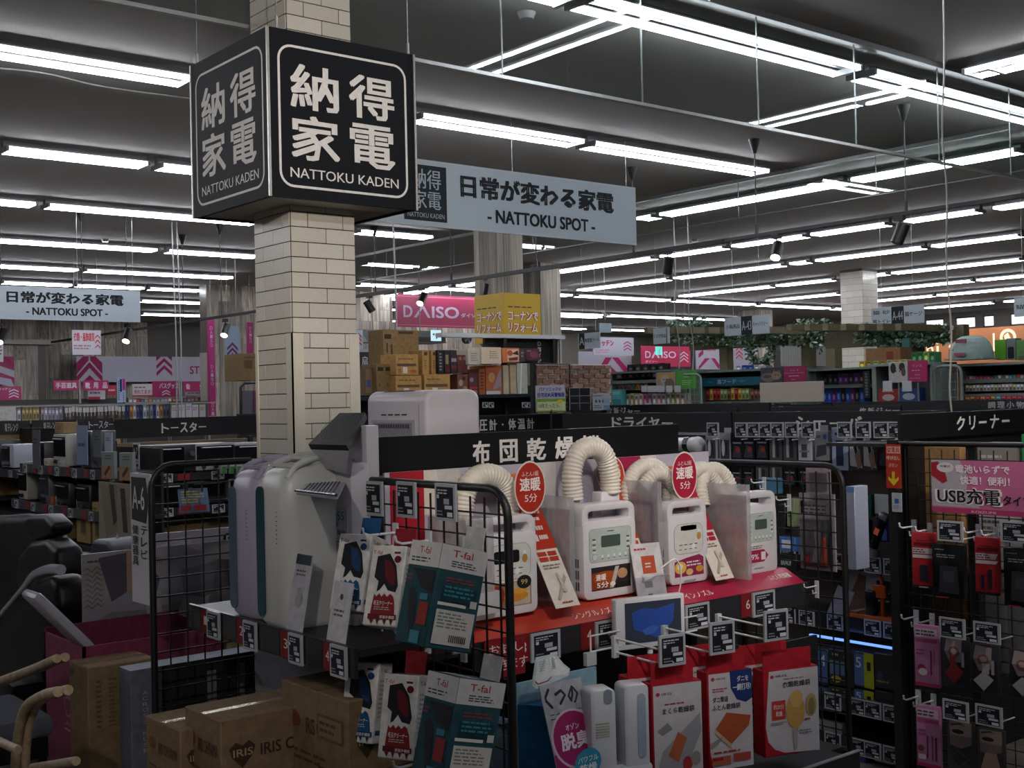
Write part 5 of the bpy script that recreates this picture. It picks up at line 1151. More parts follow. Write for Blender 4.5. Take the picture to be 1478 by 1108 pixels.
MB().box(1.12, 5.0, .2, 1.64, 5.5, .28, '17181b', 'fabric').build('seat_base', t)

# ================================================================ TOASTER GONDOLA (left middle distance)
TY = 9.5; tx0 = ony(165, 620, TY).x; tzt = ony(165, 605, TY).z; tzb = ony(165, 633, TY).z
g = thing('shop_gondola', 'black shop shelving unit with toaster ovens behind the left wire mesh', 'shelving', (0, 0, 0))
TX1 = tx0+3.2
MB().box(tx0, TY+.03, 0, TX1, TY+.07, 1.32, '6e5a40', 'paint').build('back_panel', g)
for z in (.12, .45, .80, 1.07): MB().box(tx0, TY-.38, z-.03, TX1, TY+.03, z, '141416', 'paint').build('shelf', g)
for z in (.45, .80, 1.07):
    m = MB().box(tx0, TY-.4, z-.055, TX1, TY-.385, z+.005, '2a2a2e', 'gloss')
    for k in range(4): m.box(tx0+.35+.75*k, TY-.402, z-.05, tx0+.45+.75*k, TY-.399, z, '7a1c22')
    m.build('price_rail', g)
    for k in range(7): ptag(g, (tx0+.25+.44*k, TY-.405, z-.062), 0, 1, wh=(.11, .07))
for x in (tx0, tx0+1.2, tx0+2.4): MB().box(x-.015, TY+.0, 0, x+.02, TY+.04, 1.34, '0e0e10', 'paint').build('upright', g)
sgn('header_sign', 'black header board lettered in white for toasters, over the left shelving', 'sign', frA(tx0, TY-.02, tzb), TX1-tx0, tzt-tzb, .02, '141416', spaced('トースター', (ony(230, 615, TY).x-tx0)/(TX1-tx0), .2, (ony(297, 615, TY).x-tx0)/(TX1-tx0), .72, 'c9c6c4'))
def oven(label, x, y, z, w, h, d, rz, body, door, knobs=2, side=True, group='toaster ovens'):
    t = thing('toaster_oven', label, 'appliance', (x, y, z), rz, group)
    MB().box(-w/2, -d/2, .015, w/2, d/2, h, body, 'plastic').build('body', t, bevel=.008)
    q = .76 if side else 1
    z1 = .1 if side else .34
    MB().box(-w/2+.015, -d/2-.004, h*z1, -w/2+w*q-.02, -d/2+.001, h*.92, door, 'gloss').build('door', t)
    MB().cyl((-w/2+.05, -d/2-.02, h*.86), (-w/2+w*q-.05, -d/2-.02, h*.86), .006, 'b5b5b8', 'metal', 6).build('handle', t)
    for k in range(knobs):
        cx, cz = ((w/2-w*.11, h*(.3+.38*k)) if side else (-w/2+w*(.2+.3*k), h*.18))
        MB().cyl((cx, -d/2, cz), (cx, -d/2-.018, cz), h*.09 if side else .016, '222226' if body > '5' else '4a4a50', 'plastic', 14).build('knob', t)
    for sx in (-1, 1): MB().box(sx*w*.4-.015, -d/2+.02, 0, sx*w*.4+.015, d/2-.02, .015, '101010').build('foot', t)
    return t
OV = [(242, 1.07, .36, .23, '1c1c20', '0c0c0e', True, 'black toaster oven with round knobs, top shelf behind the mesh'), (300, 1.07, .36, .23, '8f9094', '141416', False, 'grey toaster oven with a low control strip, top shelf behind the mesh'),
      (352, 1.07, .34, .22, '9c9da2', '1a1a1e', False, 'pale toaster oven at the right of the top shelf, beside the pillar'),
      (240, .80, .34, .2, '18181b', '0a0a0c', True, 'black toaster oven on the middle shelf behind the mesh, left'), (287, .80, .34, .21, '1e1e22', '0d0d10', False, 'dark wide toaster oven on the middle shelf behind the mesh'), (345, .80, .34, .21, '8a8b90', '121214', False, 'grey toaster oven on the middle shelf next to the dehumidifiers')]
for px, z, w, h, bc, dc, sd, lb in OV:
    p = ony(px, 680, TY-.2); oven(lb, p.x, TY-.2, z, w, h, .3, 0, bc, dc, 2, sd)
for k, px in enumerate((318, 330, 340, 350, 360)):
    p = ony(px, 660, TY-.42); carton('bottle_pack', '%s small hanging pack with green label from the left, in front of the toasters' % ORD[k], 'pack', (p.x, TY-.47, p.z-.13), 0, .05, .03, .12, 'a9aaae', front=[('r', .1, .0, .9, .5, '3c7a3a'), ('l', .1, .6, .9, .9, '5a5a60', 2)], mt='plastic', group='small packs hanging before the toasters')
# hanging aisle blade for the next bay
a = ony(205, 640, TY-.6); b = ony(216, 700, TY-.6)
aisle_blade('small white blade sign reading A-7 above the A-6 sign', a.x, TY-.55, b.z, a.z, .12, 'A-7', 'トース', '調理')
# leaflet clipped on mesh
p = ony(290, 735, 4.6)
t = thing('hanging_leaflet', 'blue and red coupon leaflets fanned out on the wire mesh', 'leaflet', (p.x, 4.66, p.z), radians(-20), None, radians(-50))
for i in range(3): MB().box(-.06+.03*i, 0, -.02, .0+.03*i, .002, .12, ('5a6c8c', '7a8aa0', '66789a')[i], 'card').build('leaflet', t)
m = MB(); m.paint(frame((-.06, -.001, -.02), (1, 0, 0), (0, 0, 1)), .12, .14, [('l', .1, .35, .9, .9, 'a8a65a', 5), ('r', .05, .05, .4, .28, '8c3038'), ('r', .5, .05, .9, .28, '8c3038')]); m.build('print', t)

# toaster end shelf facing left
EX2 = 3.35; 
def eB(px, py): return onx(px, py, EX2)
p0, p1 = eB(18, 722), eB(152, 742); zl = (p0.z+p1.z)/2
p2_, p3 = eB(45, 672), eB(162, 682); zu = (p2_.z+p3.z)/2
e = thing('end_gondola', 'black end shelving with small ovens and coffee machines at the left, facing the aisle', 'shelving', (0, 0, 0))
ya, yb = p0.y, p1.y
MB().box(tx0-.02, yb-.3, 0, tx0+.0, ya, 1.3, '17171a', 'paint').build('back_panel', e)
for z, y0_, y1_ in ((zl, yb-.35, ya), (zu, yb-.35, ya-.25), (.18, yb-.35, ya), (.55, yb-.35, ya)):
    MB().box(EX2, y0_, z-.03, tx0-.02, y1_, z, '17171a', 'paint').build('shelf', e)
    if z > .6:
        m = MB().box(EX2-.01, y0_, z-.06, EX2, y1_, z+.015, '4a4a50', 'gloss'); n_ = 6
        m.build('price_rail', e)
        for k in range(n_):
            yy = y0_+.15+(y1_-y0_-.3)*k/(n_-1); ptag(e, (EX2-.014, yy, z-.062), RB, 1, wh=(.085, .07)); 
            if k < n_-1: MB().box(EX2-.0115, yy+.12, z-.055, EX2-.0105, yy+.2, z+.01, '7a2028').build('number_cell', e)
# goods on the end shelf
def at(px, X, z): 
    p = onx(px, 700, X); return (X, p.y, z)
oven('small dark grey oven at the left of the upper end shelf', *at(75, EX2+.13, zu), .24, .2, .2, RB, '3a3a40', '151518', 2, False, 'small ovens on the end shelf')
oven('white countertop oven with black window, middle of the upper end shelf', *at(105, EX2+.13, zu), .3, .27, .2, RB, 'aaa9a8', '0e0e10', 2, False, 'small ovens on the end shelf')
oven('slim slate oven at the right of the upper end shelf', *at(143, EX2+.13, zu), .22, .3, .2, RB, '4a4c54', '2a2c32', 2, False, 'small ovens on the end shelf')
oven('white oven with a wooden-look top box, lower end shelf, left', *at(50, EX2+.13, zl), .24, .27, .2, RB, 'a39f98', '0c0c0e', 2, False, 'small ovens on the end shelf')
oven('grey oven next to the white one, lower end shelf', *at(82, EX2+.13, zl), .22, .25, .2, RB, '55565c', '3a3c40', 2, False, 'small ovens on the end shelf')
oven('black toaster oven in the middle of the lower end shelf', *at(108, EX2+.13, zl), .3, .2, .2, RB, '1a1c22', '101218', 2, False, 'small ovens on the end shelf')
oven('black toaster oven at the right of the lower end shelf', *at(138, EX2+.13, zl), .28, .2, .2, RB, '222228', '141418', 2, False, 'small ovens on the end shelf')
for px, zz, lb, c_, s_ in ((97, zu+.275, 'tan gift box on top of the white countertop oven', '8c7656', (.2, .12, .09)), (50, zl+.28, 'folded white and brown box on the left lower oven', 'a8a296', (.16, .12, .06)), (82, zl+.26, 'tan box on the grey lower oven', '9a8668', (.16, .12, .06)),
                           (72, zu, 'small cream packet at the front of the upper end shelf', 'b0aa9c', (.12, .05, .07)), (92, zu, 'small white packet at the front of the upper end shelf', 'aaa8a4', (.12, .05, .06))):
    x, y, z = at(px, EX2+(.13 if zz > zu or zz > zl+.1 and zz < zu else .03), zz); carton('gift_box', lb, 'box', (x, y, z), RB, s_[0], s_[1], s_[2], c_, front=[('l', .2, .3, .8, .7, '5a4a3a', 2)])
for px, py, w_, h_, lb, c_ in ((118, 642, .22, .3, 'large pale blue bag of paper with faint lettering on the end shelf', '7c86a0'), (52, 648, .18, .32, 'grey plastic-wrapped roll on the left of the end shelf', '5c5e66'), (156, 640, .14, .16, 'pale notice card at the top right of the end shelf', '9aa8b4'), (140, 640, .16, .2, 'grey-green cloth-like card beside the notice', '5e6668')):
    p = onx(px, py, EX2-.02); sgn('info_card', lb, 'card', frB(EX2-.02, p.y+w_/2, p.z-h_/2), w_, h_, .008, c_, [('l', .15, .4, .8, .6, '4a5064', 1)] if w_ > .2 else [('l', .2, .6, .8, .8, '44464e', 2)])
for k, (px, py) in enumerate(((158, 670), (184, 672))):
    p = onx(px, py, EX2-.15); carton('blister_pack', '%s tan and teal hanging pack at the right end of the end shelf' % ORD[k], 'pack', (EX2-.15, p.y, p.z-.1), radians(-70), .13, .03, .19, '6f7a7a', front=[('r', .0, 0, .8, .5, '8a6a50'), ('p', [(.3, .1), (.7, .4), (.6, .5), (.2, .2)], '3a2c28'), ('l', .3, .7, .9, .9, '4a5050', 2)], mt='paint')
# cartons in the shelf below
for k, (px, w_) in enumerate(((100, .28), (132, .3), (152, .2), (84, .16))):
    p = onx(px, 790, EX2+.1); carton('carton', '%s tan appliance carton on the lowest end shelf' % ORD[k], 'carton', (EX2+.14, p.y, .56), RB, w_, .2, .33, '8d774e' if k != 3 else '9a4a30', front=[('r', .3, .2, .7, .7, '6a583a'), ('r', .35, .25, .65, .6, '4a3e2c'), ('l', .1, .8, .6, .9, '4a3e2c', 1)], group='tan cartons low on the end shelf')
p = onx(170, 730, EX2-.3)
t = sgn('pillow_poster', 'beige poster board with a foot massager picture leaning behind the aisle sign', 'poster', frB(3.1, onx(142, 700, 3.1).y, onx(150, 830, 3.1).z), onx(142, 700, 3.1).y-onx(196, 700, 3.1).y, onx(150, 695, 3.1).z-onx(150, 830, 3.1).z, .01, '8a8478',
    [('p', [(.05, .95), (.5, .98), (.5, .5), (.2, .4)], '7c705e'), ('p', [(.3, .98), (.42, .98), (.5, .6), (.4, .55)], '3a342e'), ('p', [(.6, .95), (.72, .95), (.78, .5), (.66, .5)], '3a342e'), ('l', .5, .4, .95, .5, '9a96a0', 2)])
# desk-top microwave group at far left
MX = 4.6
oven('white microwave oven with a curved silver handle at the left edge', *at(32, 4.2, .98), .42, .26, .3, RB, 'a4a8b4', '14161f', 0, True, 'microwave ovens at the left')
oven('black microwave oven at the left edge', *at(2, 4.2, .98), .45, .3, .3, RB, '26262c', '101014', 0, True, 'microwave ovens at the left')
e = thing('shop_gondola', 'dark low shelving with microwaves at the far left edge', 'shelving', (0, 0, 0))
y1_ = onx(-20, 700, 4.2).y; y0_ = onx(55, 700, 4.2).y
MB().box(4.0, y0_, .95, 4.5, y1_+1, .98, '17171a', 'paint').build('shelf', e); MB().box(4.0, y0_, .5, 4.5, y1_+1, .53, '17171a', 'paint').build('shelf', e); MB().box(4.5, y0_, 0, 4.53, y1_+1, 1.4, '0d0d0f', 'paint').build('back_panel', e)
MB().box(3.985, y0_, .9, 4.0, y1_+1, .985, '3c3e44', 'gloss').build('price_rail', e)
for k in range(4): ptag(e, (3.98, y0_+.2+.5*k, .905), RB, 1, wh=(.09, .07))
# row of header boards for microwaves further back
MY = 14.5
for k, (pa, pb, lab, ta, tb) in enumerate(((-60, 45, '電子レンジ', 7, 27), (45, 112, '電子レンジ', 62, 84), (112, 165, 'トースター', 127, 165))):
    a = ony(pa, 612, MY); b = ony(pb, 624, MY); a2 = ony(ta, 615, MY).x; b2 = ony(tb, 615, MY).x; w = b.x-a.x
    sgn('header_sign', '%s black header board of the microwave aisle from the left' % ORD[k], 'sign', frA(a.x+.01, MY, 1.335), w-.02, .15, .02, '141416', spaced(lab, (a2-a.x)/w, .2, (b2-a.x)/w, .78, 'a9a8a8', .02, .85), group='header boards of the microwave aisle')
a = ony(-60, 612, MY); b = ony(175, 612, MY)
g = thing('shop_gondola', 'far shelving unit below the microwave header boards with a tan back wall', 'shelving', (0, 0, 0))
MB().box(a.x, MY+.03, 0, b.x, MY+.07, 1.33, '8a7048', 'paint').build('back_panel', g); MB().box(a.x, MY-.4, 1.0, b.x, MY+.03, 1.03, 'a9a9a9', 'paint').build('shelf', g); MB().box(a.x, MY-.4, .6, b.x, MY+.03, .63, '17171a', 'paint').build('shelf', g)
p = ony(12, 600, MY); carton('paper_block', 'plain white square box standing on the header boards at the left', 'box', (p.x, MY+.1, 1.487), 0, .19, .15, .16, 'b4b2b0')
p = ony(13, 600, MY)
# ================================================================ SHAVER WALL (across the aisle, faces the camera's left)
SX = 6.7
def yS(px, X=SX): return onx(px, 600, X).y
zs1 = onx(1060, 594.5, SX).z; zs0 = onx(1060, 624, SX).z
g = thing('shop_gondola', 'long black shelving unit with hanging shavers, seen between the two front racks', 'shelving', (0, 0, 0))
ya, yb = yS(815), yS(1330); YE = 3.98
MB().box(SX+.03, YE, 0, SX+.08, ya, 1.36, '3c2e22', 'paint').build('back_panel', g)
for px in (1060,): MB().box(SX-.0, yS(px)-.02, 0, SX+.04, yS(px)+.02, 1.5, '0e0e10', 'paint').build('upright', g)
MB().box(SX-.02, YE, zs0-.02, SX-.0, ya, zs0, 'b4b4b4', 'metal').build('hook_bar', g)
mid = yS(1060)
for a, b, lab, pa, pb, lb in ((ya, mid, 'ドライヤー', 885, 977, 'hair dryers'), (mid, YE, 'シェーバー', 1150, 1278, 'shavers')):
    w = a-b; x0 = (a-yS(pa))/w; x1 = (a-yS(pb))/w
    sgn('header_sign', 'black header board lettered in white for %s, far side of the aisle' % lb, 'sign', frB(SX-.03, a-.005, zs0), w-.01, zs1-zs0, .02, '131316', spaced(lab, x0, .12, x1, .78, 'c4c2c2', .03, .82))
tagpx = [1029, 1070, 1088, 1105, 1122, 1143, 1167, 1219, 1246, 1272, 1293]
BLK, GRY, WTE = '17181d', '55565e', 'a9abb4'
packs = [(1029, 'c', 'clear and silver trimmer pack'), (1049, 'c', 'second clear trimmer pack'), (1066, 'k', 'black shaver pack with a red seal'), (1083, 'k', 'black shaver pack with a round red seal'), (1102, 'k', 'wide black shaver pack with a red seal'),
         (1122, 'g', 'grey trimmer blister with a white strip'), (1142, 'g', 'dark grey trimmer blister'), (1164, 'w', 'white blister with a blue round mark'), (1188, 'w2', 'grey blister with a blue mark'), (1215, 'b', 'pale blue box with a dark blue shaver'), (1238, 'h', 'white and black pack showing a held trimmer'), (1258, 'h', 'white pack with a hand holding a clipper'), (1279, 'k', 'plain black hanging pack')]
def spack(label, x, y, z, w, h, kind, rz=RB, grp='shaver packs hanging in the upper row'):
    bc = {'c': '9a9ba0', 'k': BLK, 'g': '4c4d52', 'w': WTE, 'w2': '75767e', 'b': '8f9bb4', 'h': BLK}[kind]
    fr_ = {'c': [('r', .1, .05, .9, .75, '3a3b40'), ('e', .35, .45, .14, .3, 'b9bbc2'), ('r', .6, .2, .7, .65, '17171a')], 'k': [('r', .15, .6, .9, .66, '8a8c96'), ('p', [(.1, .1), (.3, .55), (.8, .5), (.9, .1)], '303440'), ('e', .6, .38, .2, .1, '8a2c26')],
           'g': [('r', .25, .1, .45, .85, '9a9ba0'), ('r', .55, .1, .8, .8, '1e1f24')], 'w': [('e', .8, .8, .14, .09, '2c4c8c'), ('l', .1, .75, .6, .85, '4a4c58', 2), ('r', .25, .1, .7, .55, '44464e'), ('r', .1, .28, .9, .34, '7a7c84')],
           'w2': [('e', .8, .8, .14, .09, '2c4c8c'), ('l', .1, .75, .6, .85, '2a2c34', 2), ('p', [(.1, .1), (.2, .5), (.9, .55), (.9, .2)], '3a3c44')], 'b': [('r', .25, .1, .7, .7, '1c2748'), ('r', .2, .82, .8, .88, '2c3c6c')],
           'h': [('p', [(.05, .1), (.05, .85), (.5, .75), (.95, .05)], 'b4b2b4'), ('p', [(.3, .6), (.5, .65), (.75, .2), (.6, .1)], '1b1c22'), ('e', .35, .65, .14, .1, '8a8c94'), ('p', [(.4, .35), (.8, .5), (.9, .1), (.6, .02)], '8a6a5c')]}[kind]
    t = thing('hanging_pack', label, 'pack', (x, y, z), rz, grp)
    MB().box(-w/2, -.02, 0, w/2, .02, h, bc, 'gloss' if kind in 'kcg' else 'paint').build('pack', t)
    m = MB(); m.paint(frame((-w/2, -.02, 0), (1, 0, 0), (0, 0, 1)), w, h, fr_, .001, .0006); m.build('print', t)
    MB().box(-w*.3, .012, h, w*.3, .016, h+.035, bc, 'paint').build('hang_tab', t)
    return t
for i, px in enumerate(tagpx):
    p = onx(px, 619, SX-.3); ptag(g, (SX-.3, p.y, p.z-.055), RB, 1, wh=(.105, .10))
    MB().cyl((SX-.3, p.y, p.z-.07), (SX+.02, p.y, p.z-.065), .004, 'd0d0d2', 'plastic', 5).build('hook', g)
for row, (z_, zname) in enumerate(((0, 'upper'), (1, 'lower'))):
    for i, (px, k, lb) in enumerate(packs):
        hh = .19 if row == 0 else .2
        if row == 0: X = SX-.22; p = onx(px, 640, X); spack('%s, upper shaver row' % lb, X, p.y, onx(px, 678 if k in 'bhk' and px > 1200 else 664, X).z, .1 if k != 'b' else .12, hh if px < 1200 else .27, k)
        elif px < 1185:
            X = SX-.16; p = onx(px, 680, X); spack('%s, hanging in the second shaver row' % lb, X, p.y, onx(px, 702, X).z, .1, .15, 'kkkkggkkgkkk'[i % 12], grp='shaver packs hanging in the second row')
# hair dryer on display, white with black ring
p = onx(985, 642, SX-.25)
t = thing('hair_dryer', 'white hair dryer with a black ring on the shelf behind the header board', 'appliance', (SX-.2, p.y, p.z), RB)
MB().tube([(-.28, 0, .0), (.02, 0, .0), (.1, 0, .0)], [.045, .055, .06], 'c4c6ca', 'gloss', 14).build('barrel', t)
MB().tube([(.0, 0, .0), (.045, 0, 0)], [.0605, .0615], '202024', 'gloss', 14).build('ring', t)
MB().ball((.1, 0, 0), .062, 'c9cbd0', 'gloss', 12).build('rear_cap', t)
MB().box(SX-.4, yS(1000), onx(985, 655, SX).z-.03, SX, ya, onx(985, 655, SX).z-.01, '17171a', 'paint').build('shelf', g)
# lower shelves of the shaver wall, seen right of the wire panel
def zS(py, X=SX-.3, px=1250): return onx(px, py, X).z
for py in (803, 893, 1010, 1068): 
    XF = SX-.3 if py < 1000 else SX-.5
    z = zS(py, XF); MB().box(XF, YE, z-.03, SX+.03, yS(1120), z, '19191c', 'paint').build('shelf', g)
    MB().box(XF-.015, YE, z-.09, XF, yS(1120), z, '2a2a2e', 'gloss').build('price_rail', g)
    for k, px in enumerate((1140, 1167, 1208, 1262, 1290) if py < 1000 else (1150, 1205, 1240, 1262, 1290)):
        ptag(g, (XF-.018, onx(px, py, XF).y, z-.095), RB, 1, wh=(.12, .10))
# dark goods on the shelf: charging stands, green blisters, blue packet
def gB(name, label, cat, px0, px1, pyb, pyt, X, d, col, front, mt='paint', rz=RB, group=None):
    y0, y1 = onx(px1, pyb, X).y, onx(px0, pyb, X).y; z0 = onx((px0+px1)/2, pyb, X).z; z1 = onx((px0+px1)/2, pyt, X).z
    t = carton(name, label, cat, (X+d/2, (y0+y1)/2, z0), rz, y1-y0, d, z1-z0, col, front=front, mt=mt, group=group)
    if name in ('photo_card', 'blank_board', 'green_board'): MB().cyl((0, 0, FZ-z0), (0, 0, .02), .012, '8c8e8c', 'metal', 6).build('stand_pole', t)
    return t
def gA(name, label, cat, px0, px1, pyb, pyt, Y, d, col, front, mt='paint', rz=0, group=None, left=()):
    x0, x1 = ony(px0, pyb, Y).x, ony(px1, pyb, Y).x; z0 = ony((px0+px1)/2, pyb, Y).z; z1 = ony((px0+px1)/2, pyt, Y).z
    t = carton(name, label, cat, ((x0+x1)/2, Y+d/2, z0), rz, x1-x0, d, z1-z0, col, front=front, mt=mt, group=group, left=left)
    if name in ('dark_sign', 'notice_board'): MB().cyl((0, 0, FZ-z0), (0, 0, .02), .012, '3a3a3a', 'metal', 6).build('stand_pole', t)
    return t
XS = SX-.25
gB('blister_pack', 'dark green blister pack, upper of the shelf goods beside the wire panel post', 'pack', 1236, 1258, 745, 713, XS, .05, '1f5a50', [('r', .2, .2, .8, .7, '3c4a50'), ('l', .1, .8, .9, .95, '7a9a94', 1)], 'gloss')
gB('blister_pack', 'dark green blister pack below the other green one on the shaver shelf', 'pack', 1230, 1254, 800, 750, XS, .05, '1b4c44', [('r', .2, .2, .8, .6, '3c4a50'), ('l', .1, .8, .9, .95, '7a9a94', 1)], 'gloss')
gB('refill_pouch', 'deep blue refill pouch standing on the shaver shelf', 'pouch', 1266, 1290, 782, 742, XS, .05, '1a2460', [('p', [(.3, .05), (.3, .4), (.45, .6), (.6, .4), (.6, .05)], '4a6a9c'), ('l', .2, .78, .9, .86, '9aa4c8', 1)], 'gloss')
gB('price_card', 'pale blue and white price card on the shelf edge', 'card', 1232, 1246, 802, 778, SX-.34, .004, 'a4a8b0', [('r', .1, .75, .9, .92, '4a6aa0'), ('l', .1, .3, .9, .6, '5a5c64', 3)])
p = onx(1262, 795, XS-.05)
t = thing('shaver', 'black and chrome electric shaver propped on its stand with an orange screen', 'appliance', (XS-.08, p.y, p.z), RB, None, 0, radians(24))
MB().tube([(0, 0, 0), (0, 0, .08), (0, 0, .17), (0, 0, .22)], [.03, .026, .028, .03], '1a1b1f', 'gloss', 12).build('shaver_body', t); MB().box(-.03, -.025, .22, .03, .025, .26, '9a9ca2', 'metal').build('shaver_head', t, bevel=.006); MB().box(-.015, -.03, .12, .015, -.026, .16, 'a84a2c', 'screen').build('display', t); MB().cyl((0, 0, -.02), (0, 0, .03), .045, 'b9bbc0', 'metal', 14).build('stand', t)
gB('mirror', 'small bright mirror plate leaning behind the propped shaver', 'mirror', 1262, 1284, 742, 713, XS+.02, .006, 'c9d2d6', [('r', .05, .05, .95, .95, 'd4dcdf', 'gloss')], 'gloss')
# big clear blisters hanging on the right wire panel
p = onx(1180, 822, 4.55)
t = thing('blister_pack', 'large clear blister pack with grey and orange tools hanging on the right wire mesh', 'pack', (4.72, onx(1182, 800, 4.72).y, onx(1180, 822, 4.72).z), RB)
MB().box(-.1, -.008, 0, .1, 0, .36, '9c99a0', 'card').build('card', t); MB().box(-.085, -.05, .02, .085, -.008, .24, 'ffffff', 'clear').build('blister', t)
m = MB(); m.paint(frame((-.1, -.008, 0), (1, 0, 0), (0, 0, 1)), .2, .36, [('l', .1, .72, .9, .86, '5a5860', 3), ('r', .05, .72, .12, .9, '1b1b1f'), ('l', .4, .9, .8, .95, '3c5a8a', 1)], .001); m.build('print', t)
MB().tube([(.0, -.03, .04), (.02, -.03, .12), (.01, -.03, .2)], [.02, .016, .02], '6f6a78', 'gloss', 10).build('grey_tool', t); MB().tube([(.05, -.03, .03), (.055, -.03, .1), (.05, -.03, .16)], [.017, .012, .008], '9c3a20', 'gloss', 10).build('orange_tool', t); MB().tube([(-.05, -.03, .03), (-.045, -.03, .07)], [.017, .012], '9c3a20', 'gloss', 10).build('orange_tool', t)
t = thing('blister_pack', 'pale pink blister hanging at the top of the right wire mesh', 'pack', (4.8, onx(1182, 700, 4.8).y, onx(1180, 712, 4.8).z), RB)
MB().box(-.07, -.006, 0, .07, 0, .13, 'a89ca2', 'card').box(-.05, -.03, .01, .05, -.006, .1, 'ffffff', 'clear').build('card', t)
gB('blister_pack', 'tall translucent blister edge behind the right wire panel post', 'pack', 1224, 1236, 822, 702, 5.3, .12, '8a90a4', [('r', 0, .93, 1, 1, '5a7ab0')], 'paint')
for k, (px, py, lb) in enumerate(((1104, 700, 'upper white hook left of the clear blister'), (1140, 725, 'white hook by the dark packs'), (1180, 850, 'lower white hook of the right wire panel'))):
    p = onx(px, py, 4.64); hook(wp3, (4.2-p.y, -.012, p.z), 0, .8)
for px0, px1, pyb, pyt, lb, c_, fr_ in ((1122, 1134, 770, 728, 'small black boxed trimmer behind the rightmost dryer', '101114', []), (1136, 1147, 760, 718, 'pale green comb card behind the wire mesh', '7c8a68', [('l', .2, .3, .8, .8, '3a4a34', 4)]), (1096, 1122, 712, 690, 'blue topped blister behind the rightmost dryer', '4a7a9c', []),
     (1124, 1148, 795, 775, 'small blue card and boxed charger on the shelf behind the mesh', '3c6ab0', [('r', .2, .2, .8, .8, 'c0c8d8')]), (1122, 1150, 822, 800, 'black boxed shaver with white lettering, low behind the mesh', '101216', [('t', 'BRAUN', .2, .3, .8, .65, 'c4c6cc', .02)])):
    gB('small_box', lb, 'box', px0, px1, pyb, pyt, 6.2, .06, c_, fr_)
# orange demonstration display
XO = SX-.27
gB('display_board', 'white display board with a hand picture behind the orange gadget', 'display board', 1226, 1292, 893, 822, XO+.12, .02, 'b4b0b2', [('p', [(.0, .35), (.25, .9), (.4, .85), (.35, .2), (0, .1)], '7a5e54'), ('r', .62, .15, 1, .8, '17171b'), ('l', .65, .35, .95, .6, 'b4b2b6', 3), ('r', 0, 0, 1, .1, 'a85a44')], 'paint')
gB('display_tray', 'orange tray of the gadget display', 'display tray', 1226, 1292, 895, 889, XO-.04, .16, 'b4521e', [])
p = onx(1272, 891, XO)
t = thing('gadget_stand', 'orange bracket holding a black handheld device on the display', 'gadget', (XO+.02, p.y, p.z), RB)
MB().tube([(0, 0, 0), (0, 0, .1), (.0, .0, .22), (-.02, 0, .26), (.02, 0, .3)], .014, 'b85018', 'gloss', 8).build('bracket', t); MB().box(-.05, -.03, .12, .04, .0, .2, 'b85018', 'gloss').build('clamp', t, bevel=.006); MB().box(-.1, -.04, .0, -.03, 0, .16, '15161a', 'gloss').build('device', t, bevel=.006)
t = thing('tilted_card', 'white folded card standing before the display board', 'card', (XO-.06, onx(1212, 880, XO).y, onx(1212, 889, XO).z), RB+.4, None, 0, radians(22)); MB().box(-.05, 0, 0, .06, .004, .2, 'aaa8ae', 'card').build('card', t)
# shaver refill boxes with yellow bands
for k, (pb, pt) in enumerate(((988, 938), (1010+18, 988))):
    pb = (988, 1022)[k]; pt = (936, 990)[k]
    nm = ('upper', 'lower')[k]
    gB('refill_box', 'black and blue refill box with number 4, %s row behind the mesh' % nm, 'box', 1170, 1196, pb, pt, SX-.48, .2, '14161e', [('r', .45, .1, .95, .95, '3c5484'), ('t', '4', .55, .55, .85, .85, 'b4bccc', .02)], group='shaver refill boxes with yellow bands')
    gB('refill_box', 'wide black box with bottle pictures and a blue band, %s row' % nm, 'box', 1197, 1233, pb+2, pt+3, SX-.48, .2, '14161e', [('l', .15, .8, .5, .93, 'b0a84c', 1), ('l', .6, .78, .95, .9, '8a8658', 1)]+[('r', .05+.22*i, .3, .2+.22*i, .7, '55688c') for i in range(4)]+[('e', .3, .18, .2, .1, 'a89a2c')], group='shaver refill boxes with yellow bands')
    gB('refill_box', 'black box with blue panel 5 and bright yellow band 1, %s row' % nm, 'box', 1234, 1262, pb+4, pt+6, SX-.48, .2, '14161e', [('r', .0, .05, .5, .95, '4a6498'), ('t', '5', .08, .55, .35, .85, 'c0c8d8', .02), ('r', .5, 0, 1, 1, '9aa41c'), ('t', '1', .65, .5, .85, .75, '1b1c14', .02)], group='shaver refill boxes with yellow bands')
    gB('refill_box', 'dark box end with a faint yellow label right of the yellow band, %s row' % nm, 'box', 1263, 1290, pb+6, pt+8, SX-.48, .2, '101116', [('e', .3, .3, .16, .2, '2c3c54'), ('l', .1, .15, .9, .25, '7a7c3a', 1)], group='shaver refill boxes with yellow bands')
yl_ = onx(1168, 922, SX-.46).y; MB().box(0, 0, 0, .02, yl_-YE-.02, .012, '6c9cff', 'glowblue').build('shelf_light', label='thin bluish shelf light strip above the yellow banded boxes', cat='shelf light', loc=(SX-.46, YE+.02, zS(931, SX-.46)))
for px0, px1, pyb, pyt, lb, c_ in ((1168, 1216, 1075, 1040, 'pale rounded blister with a red dial low behind the mesh', '77747a'), (1232, 1250, 1100, 1078, 'blue hanging pack at the bottom of the shaver wall', '2c4488'), (1262, 1290, 1102, 1080, 'grey hanging pack at the bottom of the shaver wall', '5c5e64')):
    gB('hanging_pack', lb, 'pack', px0, px1, pyb, pyt, SX-.5, .04, c_, [('e', .5, .4, .2, .2, '8c3a34')] if px0 == 1168 else [('l', .1, .6, .9, .9, 'a4a6ac', 2)])

